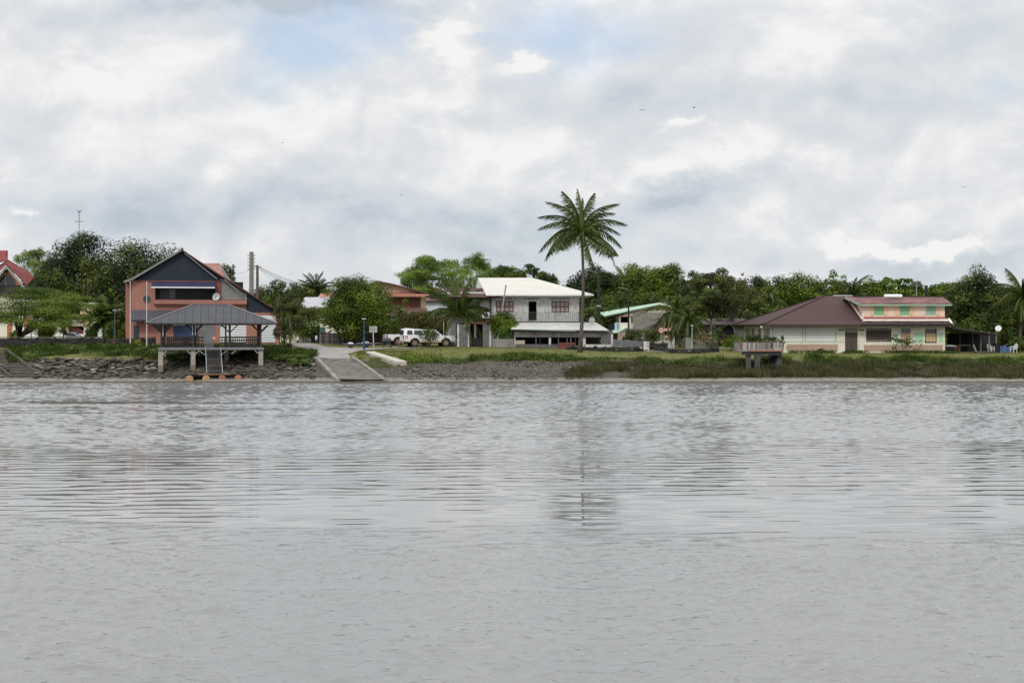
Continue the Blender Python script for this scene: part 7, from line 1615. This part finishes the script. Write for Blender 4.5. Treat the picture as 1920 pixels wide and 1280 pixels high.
box_thing('stone_pillar', 'grey stone gate pillar left of the blue-grey railing', 'pillar', 1286, 634, 1296, None, 141, CONC, .4)
box_thing('stone_pillar', 'small grey block at the left end of the curved stone wall', 'pillar', 1207, 655, 1214, 640, 138.2, WHITEST, .3)
g = at(1225, 136.2); single('concrete_slab', 'flat grey concrete slab lying in the grass left of the curved stone wall', 'slab', MB().box(-.9, .9, -.4, .4, 0, .12), CONC, tuple(g))
g = at(1078, 140); 
# washed-up log, birds
g = Vector((xf(160, 121.2), 121.2, .22)); single('driftwood_log', 'thin dark log lying on the silt below the left rocks', 'log', MB().tube([(-1.6, 0, .05), (0, .1, .08), (1.3, 0, .04)], [.06, .07, .04], 6), BARK, tuple(g))
def bird(px, py, Y, label, s=1.0, up=.3):
    p = Vector(W3(px, py, Y)); o = thing('bird', label, 'bird', tuple(p), px)
    part('body', MB().lathe([(.02, -.32), (.09, -.12), (.10, .08), (.05, .22), (.02, .3)], (0, 0, 0), 6, 'x'), PLASTIC, o)
    for t in (-1, 1):
        m_ = MB(); m_.slab([(.12, .05 * t, .03), (-.12, .05 * t, .03), (-.05, .5 * t, up * .6), (.1, .5 * t, up * .7)], .02); m_.slab([(.1, .5 * t, up * .7), (-.05, .5 * t, up * .6), (-.15, 1.0 * t, up * .4)], .02); part('wing', m_, PLASTIC, o)
bird(1205, 207, 330, 'dark bird soaring left of the other one high over the palm'); bird(1301, 202, 330, 'dark bird soaring highest, right of centre'); bird(529, 268, 420, 'tiny dark bird alone in the clouds on the left'); bird(752, 366, 400, 'tiny dark bird low in the sky left of the palm'); bird(1392, 516, 230, 'dark bird just above the treetops on the right', up=.6); bird(1808, 351, 420, 'tiny dark bird far right in the sky')
# ------------------------------------------------------------------ trees, front to back
# left group
tree('flat_topped_tree', 'wide flat-topped feathery tree leaning over the left parapet', 78, 146, 541, 612, 225, 'umbrella', 'acacia', 24000, .21, .34, tpx=20, depth=9, base_z=2.9, aspect=.4)
tree('mango_tree', 'huge dark mango tree below the church spire', 150, 186, 444, 600, 150, 'round', 'mango', 21000, .35, .5, aspect=.5, limbs=False)
tree('mango_tree', 'broad mango tree with lit yellow-green crown between the spire tree and the orange house', 262, 180, 461, 592, 185, 'round', 'mango', 21000, .35, .45, aspect=.5, limbs=False)
tree('dark_tree', 'dark low tree crown under the mango behind the hall roof', 92, 178, 508, 572, 90, 'round', 'dark', 6000, .32, .3, limbs=False)
tree('bamboo_clump', 'pale feathery bamboo behind the red-roofed hall', 70, 215, 470, 560, 105, 'plume', 'lime', 9000, .38, .3, aspect=.3, droop=.6)
palm('fan_palm', 'bushy green palm with thick dark trunk left of the orange house', 200, 146, 198, 598, rnd_fronds(34, 3, (-35, 85), (.4, 1.2)), 2.9, (.42, .34), kind='fan', base_z=2.9, bark=BARK)
palm('areca_palm', 'drooping dark palm touching the left corner of the orange house', 232, 144, 232, 606, rnd_fronds(20, 4, (-30, 85), (.6, 1.6)), 2.5, (.16, .12), kind='fine', base_z=2.9)
tree('dark_bush', 'dark shrubbery behind the parapet beside the flagpoles', 230, 142, 606, 640, 52, 'hedge', 'dark', 3200, .2, .1, cat='shrub', depth=2, limbs=False)
palm('small_palm', 'small palm with paddle leaves between the maroon arch and the kiosk', 168, 150, 169, 590, rnd_fronds(11, 8, (-20, 70), (.6, 1.2)), 1.35, (.10, .07), kind='broad', base_z=2.9)
palm('small_palm', 'small yellow-green palm in front of the dark doorway', 59, 150, 58, 604, rnd_fronds(9, 9, (-10, 70), (.8, 1.4)), .75, (.05, .04), kind='broad', base_z=2.9)
tree('green_shrub', 'dense green shrub leaning right behind the parapet', 86, 147, 604, 634, 32, 'round', 'green', 2200, .2, .1, cat='shrub', limbs=False, base_z=2.9)
tree('green_shrub', 'low yellow-green shrub beside the trunk of the flat-topped tree', 32, 148, 619, 634, 26, 'round', 'lime', 900, .16, .06, cat='shrub', limbs=False, base_z=2.9)
tree('slim_tree', 'slim young tree behind the left end of the silver car', 119, 156, 583, 626, 34, 'sparse', 'olive', 900, .22, .1, base_z=2.9)
tree('green_shrub', 'dull green shrub right of the white gate pillar', 170, 152, 616, 636, 22, 'round', 'olive', 800, .18, .06, cat='shrub', limbs=False, base_z=2.9)
tree('yellow_bush', 'small round yellow-green bush by the door of the orange house', 257.5, 134.6, 636.5, 648, 13, 'round', 'yellow', 650, .10, .04, cat='shrub', limbs=False)
for i, (px, py, w, lab) in enumerate(((70, 641, 30, 'mound of dark creeper at the head of the river stairs'), (152, 650, 22, 'bright tuft below the parapet'), (285, 655, 40, 'leafy bush left of the pavilion stilts'), (545, 668, 60, 'leafy bush on the bank left of the slipway'), (560, 676, 40, 'low bush hanging over the rocks left of the slipway'))):
    g = ground(px, py + 8); tree('bank_bush', lab, px, g.y, py - 4, py + 10, w, 'hedge', 'weed', 900 + w * 12, .18, .04, cat='shrub', limbs=False, depth=1.6)
# right of the orange house
tree('slender_tree', 'slender drooping tree in front of the right corner of the orange house', 531, 134.8, 588, 644, 34, 'sparse', 'olive', 2600, .17, .06, tpx=532, aspect=.35, droop=1.2)
tree('slender_tree', 'slim olive tree with leaning trunk at the bend of the road', 556, 138.6, 560, 622, 84, 'sparse', 'olive', 6500, .20, .11, tpx=542, aspect=.4, droop=.5)
palm('tufted_palm', 'thin palms with drooping tuft rising over the corner of the orange house', 519, 150, 524, 541, rnd_fronds(14, 6, (-60, 80), (.8, 1.8)), 1.1, (.06, .05), kind='fine', bark=BARKG)
palm('tufted_palm', 'second thin palm with small tuft just right of the first', 526, 149, 528, 556, rnd_fronds(10, 7, (-60, 70), (.8, 1.8)), .9, (.05, .04), kind='fine', bark=BARKG)
tree('thin_tree', 'bare-topped thin tree beneath the wires', 533, 158, 526, 580, 60, 'sparse', 'olive', 1800, .24, .09)
tree('mid_tree', 'rounded green tree behind the slim trees, left of the tufted palm', 522, 170, 548, 600, 70, 'round', 'green', 4200, .26, .2, limbs=False)
palm('travellers_palm', 'upright tufted dark palm crown above the grey-roofed house', 592, 205, 592, 545, rnd_fronds(20, 11, (5, 88), (.2, .7)), 3.2, (.3, .25), kind='fine')
tree('mid_tree', 'dense dark green tree under the upright palm crown', 580, 210, 533, 580, 95, 'round', 'green', 6500, .32, .3, limbs=False)
tree('mid_tree', 'green tree at the left behind the garage wing roof', 500, 195, 538, 590, 80, 'round', 'dark', 4500, .32, .3, limbs=False)
tree('dark_tree', 'small dark tree between the rusty roof and the distant pole', 425, 205, 498, 560, 36, 'round', 'dark', 2500, .3, .3, limbs=False)
tree('garden_tree', 'yellow-green leafy tree hiding the road bend by the green gate', 577, 158, 578, 640, 58, 'round', 'acacia', 3400, .22, .14, limbs=False)
tree('creeper_hedge', 'bright green creeper over the wall left of the green gate', 576, 160, 610, 642, 22, 'hedge', 'lime', 1200, .18, .05, cat='hedge', limbs=False, depth=1.5)
tree('round_tree', 'large rounded dark green tree between road and brown chalet', 669, 148, 524, 624, 128, 'round', 'green', 24000, .22, .34, tpx=672, depth=6)
tree('ficus_branch', 'low leafy branch lit yellow at the left of the round tree', 622, 150, 566, 606, 46, 'sparse', 'lime', 1500, .2, .06, cat='tree', tpx=640)
tree('green_shrub', 'green shrub at the foot of the round tree by the plank fence', 722, 150, 606, 640, 44, 'round', 'green', 2000, .2, .06, cat='shrub', limbs=False)
tree('rusty_bush', 'spreading bush with rusty red new leaves behind the near pickup', 806, 147.5, 584, 634, 118, 'hedge', 'rust', 7500, .19, .1, cat='shrub', depth=2.5, limbs=False)
tree('garden_tree', 'green leafy tree with large leaves in front of the chalet porch', 768, 152, 564, 615, 50, 'sparse', 'green', 1300, .3, .09)
tree('garden_tree', 'mid green bushes behind the canopy of the near pickup', 752, 151, 598, 630, 70, 'hedge', 'green', 3400, .2, .08, limbs=False, depth=2)
tree('small_shrub', 'small dark multi-stemmed shrub standing before the near pickup', 803, 140.2, 615, 641, 36, 'round', 'dark', 1500, .14, .05, cat='shrub')
palm('young_coconut_palm', 'young coconut palm with arching fronds left of the white house', 861, 143.5, 859, 590, [(0, 18, 1.6, 1.0), (20, 45, 1.3, 1.05), (50, 70, .9, 1.1), (100, 80, .7, 1.1), (150, 60, 1.0, 1.1), (175, 38, 1.5, 1.05), (185, 8, 1.6, .95), (220, 40, 1.4, .9), (330, 40, 1.4, .9), (350, -5, 1.6, .95), (270, 60, 1.2, .9), (80, 60, .9, 1.0), (120, 78, .6, 1.15), (200, 70, .9, 1.0), (300, 75, .7, 1.05), (10, 62, 1.0, 1.0), (165, 75, .8, 1.1), (235, 0, 1.4, .8), (310, -10, 1.4, .8)], 3.9, (.17, .13))
tree('green_bush', 'glossy round green bush inside the mottled enclosure', 943, 142.3, 586, 626, 48, 'round', 'green', 4500, .19, .08, cat='shrub', limbs=False)
tree('green_bush', 'lighter yellow-green bush spilling over the green wire fence', 953, 141.3, 601, 630, 30, 'round', 'lime', 1600, .16, .05, cat='shrub', limbs=False)
# bamboo and dark trees behind the white house
tree('bamboo_clump', 'tall pale bamboo mass left of the cream roof', 826, 198, 484, 582, 150, 'plume', 'lime', 21000, .34, .4, aspect=.28, droop=.6)
tree('bamboo_clump', 'pale bamboo sprays rising above the left end of the cream roof', 893, 205, 480, 575, 95, 'plume', 'lime', 11000, .34, .4, aspect=.28, droop=.6)
tree('bamboo_clump', 'lower green bamboo behind the chalet gable', 782, 205, 505, 580, 70, 'plume', 'green', 6500, .34, .3, aspect=.3, droop=.5)
tree('dark_canopy_tree', 'dark cloud-like tree crown just above the cream roof', 950, 225, 500, 540, 70, 'round', 'dark', 6000, .34, .4, limbs=False)
tree('dark_canopy_tree', 'dark open-branched tree above the ridge of the cream roof', 990, 228, 497, 548, 70, 'sparse', 'dark', 4200, .36, .4)
tree('dark_canopy_tree', 'small dark tree between cream roof and tall palm', 1026, 226, 514, 548, 40, 'round', 'dark', 2200, .34, .3, limbs=False)
tree('forest_tree', 'dark brown-green tree behind the trunk of the tall palm', 1100, 190, 503, 600, 100, 'round', 'mango', 9000, .34, .35, limbs=False)
tree('forest_tree', 'dark tree beside the wooden pole', 1138, 186, 512, 600, 70, 'round', 'dark', 7000, .32, .3, limbs=False)
palm('oil_palm', 'palm tops sticking up right of the wooden pole', 1172, 200, 1172, 528, rnd_fronds(13, 14, (10, 85), (.4, 1.0)), 2.9, (.2, .18), kind='coco')
palm('oil_palm', 'upright palm crown just right of the first palm tops', 1188, 202, 1188, 524, rnd_fronds(12, 15, (30, 88), (.2, .7)), 2.6, (.2, .18), kind='fine')
tree('forest_tree', 'broad green tree above the mint-green roof', 1203, 188, 504, 600, 100, 'round', 'green', 10500, .32, .35, limbs=False)
tree('forest_tree', 'layered green tree right of the palm crowns', 1250, 184, 499, 596, 85, 'round', 'green', 9000, .32, .35, limbs=False)
tree('forest_tree', 'dark understorey tree behind the mint-roofed house', 1215, 178, 550, 612, 120, 'hedge', 'dark', 6000, .3, .2, limbs=False, depth=3)
tree('forest_tree', 'dark understorey tree behind the dark wooden pole', 1120, 176, 556, 632, 85, 'hedge', 'dark', 6000, .3, .2, limbs=False, depth=3)
tree('ivy_bush', 'green shrubbery spilling behind the corrugated fence', 1205, 147, 617, 644, 72, 'hedge', 'olive', 3800, .18, .05, cat='shrub', limbs=False, depth=2)
palm('young_coconut_palm', 'leaning young coconut palm beside the mint-roofed house', 1268, 150, 1276, 585, rnd_fronds(18, 21, (-35, 82), (.7, 1.6)), 3.6, (.18, .13))
palm('young_coconut_palm', 'low coconut palm with drooping fronds right of the red-door hut', 1290, 146, 1284, 598, rnd_fronds(16, 22, (-30, 80), (.8, 1.7)), 3.0, (.2, .15))
tree('almond_tree', 'tall loose olive tree with twin grey trunks left of the maroon roof', 1333, 151, 508, 592, 110, 'sparse', 'olive', 9500, .24, .15, tpx=1334, bark=BARKG)
tree('almond_tree', 'yellowish loose tree in front of the concrete pole', 1296, 156, 512, 600, 70, 'sparse', 'acacia', 5200, .24, .13, bark=BARKG)
tree('almond_tree', 'olive tree with dark top leaning right toward the bird', 1372, 160, 522, 604, 70, 'sparse', 'olive', 5000, .26, .13, bark=BARKG)
tree('garden_tree', 'dense green tree behind the almond trees', 1340, 176, 524, 610, 130, 'round', 'green', 9000, .3, .25, limbs=False)
tree('garden_tree', 'dark low trees above the arcade roof', 1400, 172, 540, 605, 70, 'round', 'olive', 5000, .28, .2, limbs=False)
palm('drooping_palm', 'palm with yellowing fronds just left of the maroon roof slope', 1440, 180, 1437, 560, rnd_fronds(14, 25, (-40, 70), (1.0, 1.8)), 3.2, (.16, .12))
for i, (px, top, w, leaf, lab) in enumerate(((1405, 522, 80, 'dark', 'dark tree at the left end of the treeline behind the maroon roof'), (1452, 522, 90, 'green', 'bright rounded treetop behind the left slope of the maroon roof'), (1500, 517, 85, 'green', 'highest green treetop behind the maroon roof'), (1548, 528, 80, 'green', 'green treetop behind the ridge of the maroon roof'), (1590, 530, 70, 'olive', 'olive treetop left of the feathery palm crown'), (1640, 528, 80, 'green', 'treetop behind the start of the faded red roof'))):
    tree('forest_tree', lab, px, 200, top, 606, w, 'round', leaf, 6500, .34, .3, limbs=False)
tree('wispy_tree', 'wispy pale tree left of the feathery palm crown', 1566, 206, 508, 560, 46, 'sparse', 'lime', 900, .34, .1)
palm('feathery_palm', 'greyish feathery palm crown above the maroon ridge', 1598, 190, 1598, 556, rnd_fronds(18, 27, (-5, 85), (.5, 1.2)), 3.9, (.2, .16))
for px, top, lab in ((1662, 522, 'pale broad-leaved tree behind the faded red roof, left of two'), (1690, 524, 'pale broad-leaved tree behind the faded red roof, nearer the floodlights')):
    tree('cecropia_tree', lab, px, 185, top, 570, 42, 'sparse', 'lime', 800, .5, .1, bark=BARKG, aspect=.8)
for px, top, w, lab in ((1745, 532, 80, 'light green tree behind the thick dark post'), (1782, 530, 70, 'light green open tree right of the dark post')):
    tree('forest_tree', lab, px, 190, top, 600, w, 'sparse', 'green', 5200, .32, .2)
tree('big_dark_tree', 'big dark glossy tree behind the lean-to shelter', 1842, 153, 515, 655, 128, 'round', 'mango', 19000, .28, .4, limbs=False)
tree('big_dark_tree', 'dark tree filling the gap between upper storey and lean-to', 1790, 160, 545, 640, 60, 'round', 'dark', 6000, .26, .3, limbs=False)
tree('big_dark_tree', 'dark hanging foliage behind the blue tarpaulin', 1880, 149, 580, 655, 70, 'hedge', 'dark', 6500, .24, .2, limbs=False, depth=3)
tree('bare_twig_tree', 'bare leaning branch sticking out above the dark tree on the right', 1832, 156, 500, 530, 40, 'sparse', 'olive', 60, .2, .05)
palm('coconut_palm', 'dark coconut palm cut by the right edge of the photograph', 1918, 148, 1910, 556, rnd_fronds(30, 31, (-40, 88), (.3, 1.0)), 3.6, (.2, .16))
tree('green_shrub', 'light green shrub beyond the right plastic chair', 1912, 143, 632, 662, 36, 'round', 'weed', 1500, .2, .05, cat='shrub', limbs=False)
# plants by the platform and the curved wall
tree('cycad_bush', 'spiky green bush left of the lookout platform', 1378, 137.5, 628, 655, 44, 'round', 'green', 2200, .24, .05, cat='shrub', limbs=False, aspect=.2)
tree('dark_bush', 'dark green bush behind the boarded railing of the lookout', 1428, 137, 628, 655, 56, 'hedge', 'dark', 2600, .2, .05, cat='shrub', limbs=False, depth=1.2)
tree('leafy_sprig', 'small leafy sprig above the right corner of the lookout railing', 1466, 131.5, 630, 650, 11, 'sparse', 'weed', 160, .22, .03, cat='plant')
o = tree('flowering_bush', 'loose bush carrying orange blossoms before the blue-grey railing', 1328, 139.5, 617, 655, 68, 'sparse', 'olive', 500, .16, .04, cat='shrub')
P, Nn, tint, tips = crown_points('sparse', 3.6, 1.2, 2.0, 70, 77); link('blossoms', leaf_mesh('blossoms', P, Nn, .17, .7, LM['orange'], None, 3), o, (0, 0, 1.0))
palm('banana_plant', 'bright banana-like plant between the curved wall and the low palm', 1345, 146, 1345, 628, rnd_fronds(8, 41, (10, 80), (.6, 1.2)), 1.3, (.08, .06), kind='broad', cat='plant')
tree('sapling', 'thin sapling with drooping dark leaves before the long cream house', 1702, 137.2, 629, 659, 64, 'sparse', 'dark', 300, .26, .03, tpx=1686, cat='sapling', aspect=.4, droop=1.5)
tree('house_bush', 'small bush by the door of the long house', 1594, 137.6, 655, 667, 26, 'round', 'weed', 500, .16, .03, cat='shrub', limbs=False); tree('house_bush', 'tiny bush under the first white shutters', 1540, 137.6, 653, 663, 16, 'round', 'weed', 260, .14, .03, cat='shrub', limbs=False)
# the tall coconut palm
pr = [  # azimuth, elevation, sag, length: read off the photograph's crown, frond by frond
 (100, 86, .4, 1.15), (50, 79, .7, 1.1), (150, 80, .5, 1.12), (8, 70, .9, 1.08), (172, 74, .8, 1.05), (28, 60, 1.0, 1.0), (85, 70, .6, 1.1),
 (172, 52, 1.0, 1.05), (8, 42, .8, 1.08), (15, 30, 1.2, .95), (185, 36, 1.0, 1.0), (165, 22, 1.3, .98), (2, 12, 1.2, 1.02), (178, 8, 1.2, 1.08), (350, 0, 1.3, 1.05), (192, -4, 1.0, 1.1),
 (345, -16, .5, 1.12), (198, -16, .5, 1.05), (334, -34, .2, 1.1), (212, -36, .1, .8), (215, 10, 1.5, .8), (300, 25, 1.0, .7), (275, -10, 1.2, .6), (300, -58, .1, 1.05), (120, 45, .8, .8), (60, 40, .8, .8), (248, -48, .1, .5)]
palm('tall_coconut_palm', 'tall coconut palm standing alone on the lawn against the sky', 1090, 134.5, 1087, 432, pr, 3.9, (.195, .105), lean=.25, cat='palm tree')
tp = [o_ for o_ in bpy.data.objects if o_.name.startswith('tall_coconut_palm')][0]
for i in range(7):
    a = i * .9; part('coconut', MB().lathe([(.03, -.13), (.10, -.06), (.11, .03), (.03, .13)], (xf(1090, 134.5) - tp.location.x + .28 * math.cos(a), .28 * math.sin(a), zf(437 + 3 * (i % 3), 134.5) - tp.location.z), 7), mat('coconut_husk', (.16, .12, .05), (.10, .075, .035), 4, .8), tp)
# understorey and distant forest
def mass(name, label, pxr, Y, top, bot, n, size, leaf, seed, depth=6, wob=10):
    rs = np.random.RandomState(seed); m = int((pxr[1] - pxr[0]) / 16); c = np.stack([np.linspace(*pxr, m) + rs.uniform(-8, 8, m), Y + rs.uniform(0, depth, m), rs.rand(m)], 1)
    k = rs.randint(0, m, n); px = c[k, 0] + rs.normal(size=n) * 9; Ys = c[k, 1] + rs.normal(size=n) * 1.5; t = rs.rand(n) ** .7; tp = top + wob * (c[k, 2] - .5) + np.abs(rs.normal(size=n)) * 0 + ((px - c[k, 0]) / 9) ** 2 * 2.5
    py = bot + (tp - bot) * t; P = np.stack([(px - 960) * Ys / FOC, Ys, EYE - (py - HOR) * Ys / FOC], 1); Nn = sph(rs, n) + np.array([0, -.6, .5])
    setp(link(name, leaf_mesh(name, P, Nn, size, .6, LM[leaf], None, seed)), label, 'forest', kind='stuff')
mass('distant_forest', 'band of distant forest behind the village on the left', (-260, 1060), 250, 560, 640, 20000, .75, 'dark', 51, 25)
mass('distant_forest', 'band of distant forest behind the village on the right', (1060, 2160), 235, 540, 640, 26000, .7, 'green', 52, 20, 14)
mass('understorey', 'dark undergrowth between the trees on the left', (-60, 300), 190, 590, 640, 7000, .45, 'dark', 53, 4)
mass('understorey', 'dark undergrowth behind chalet and white house', (640, 960), 178, 582, 640, 7000, .42, 'dark', 54, 3)
mass('understorey', 'dark undergrowth behind the green-roofed house and gardens', (1070, 1460), 171, 575, 645, 12000, .40, 'dark', 55, 3)
mass('understorey', 'dark undergrowth behind the lean-to and beyond the frame', (1770, 2100), 150, 600, 662, 8000, .34, 'dark', 56, 3)
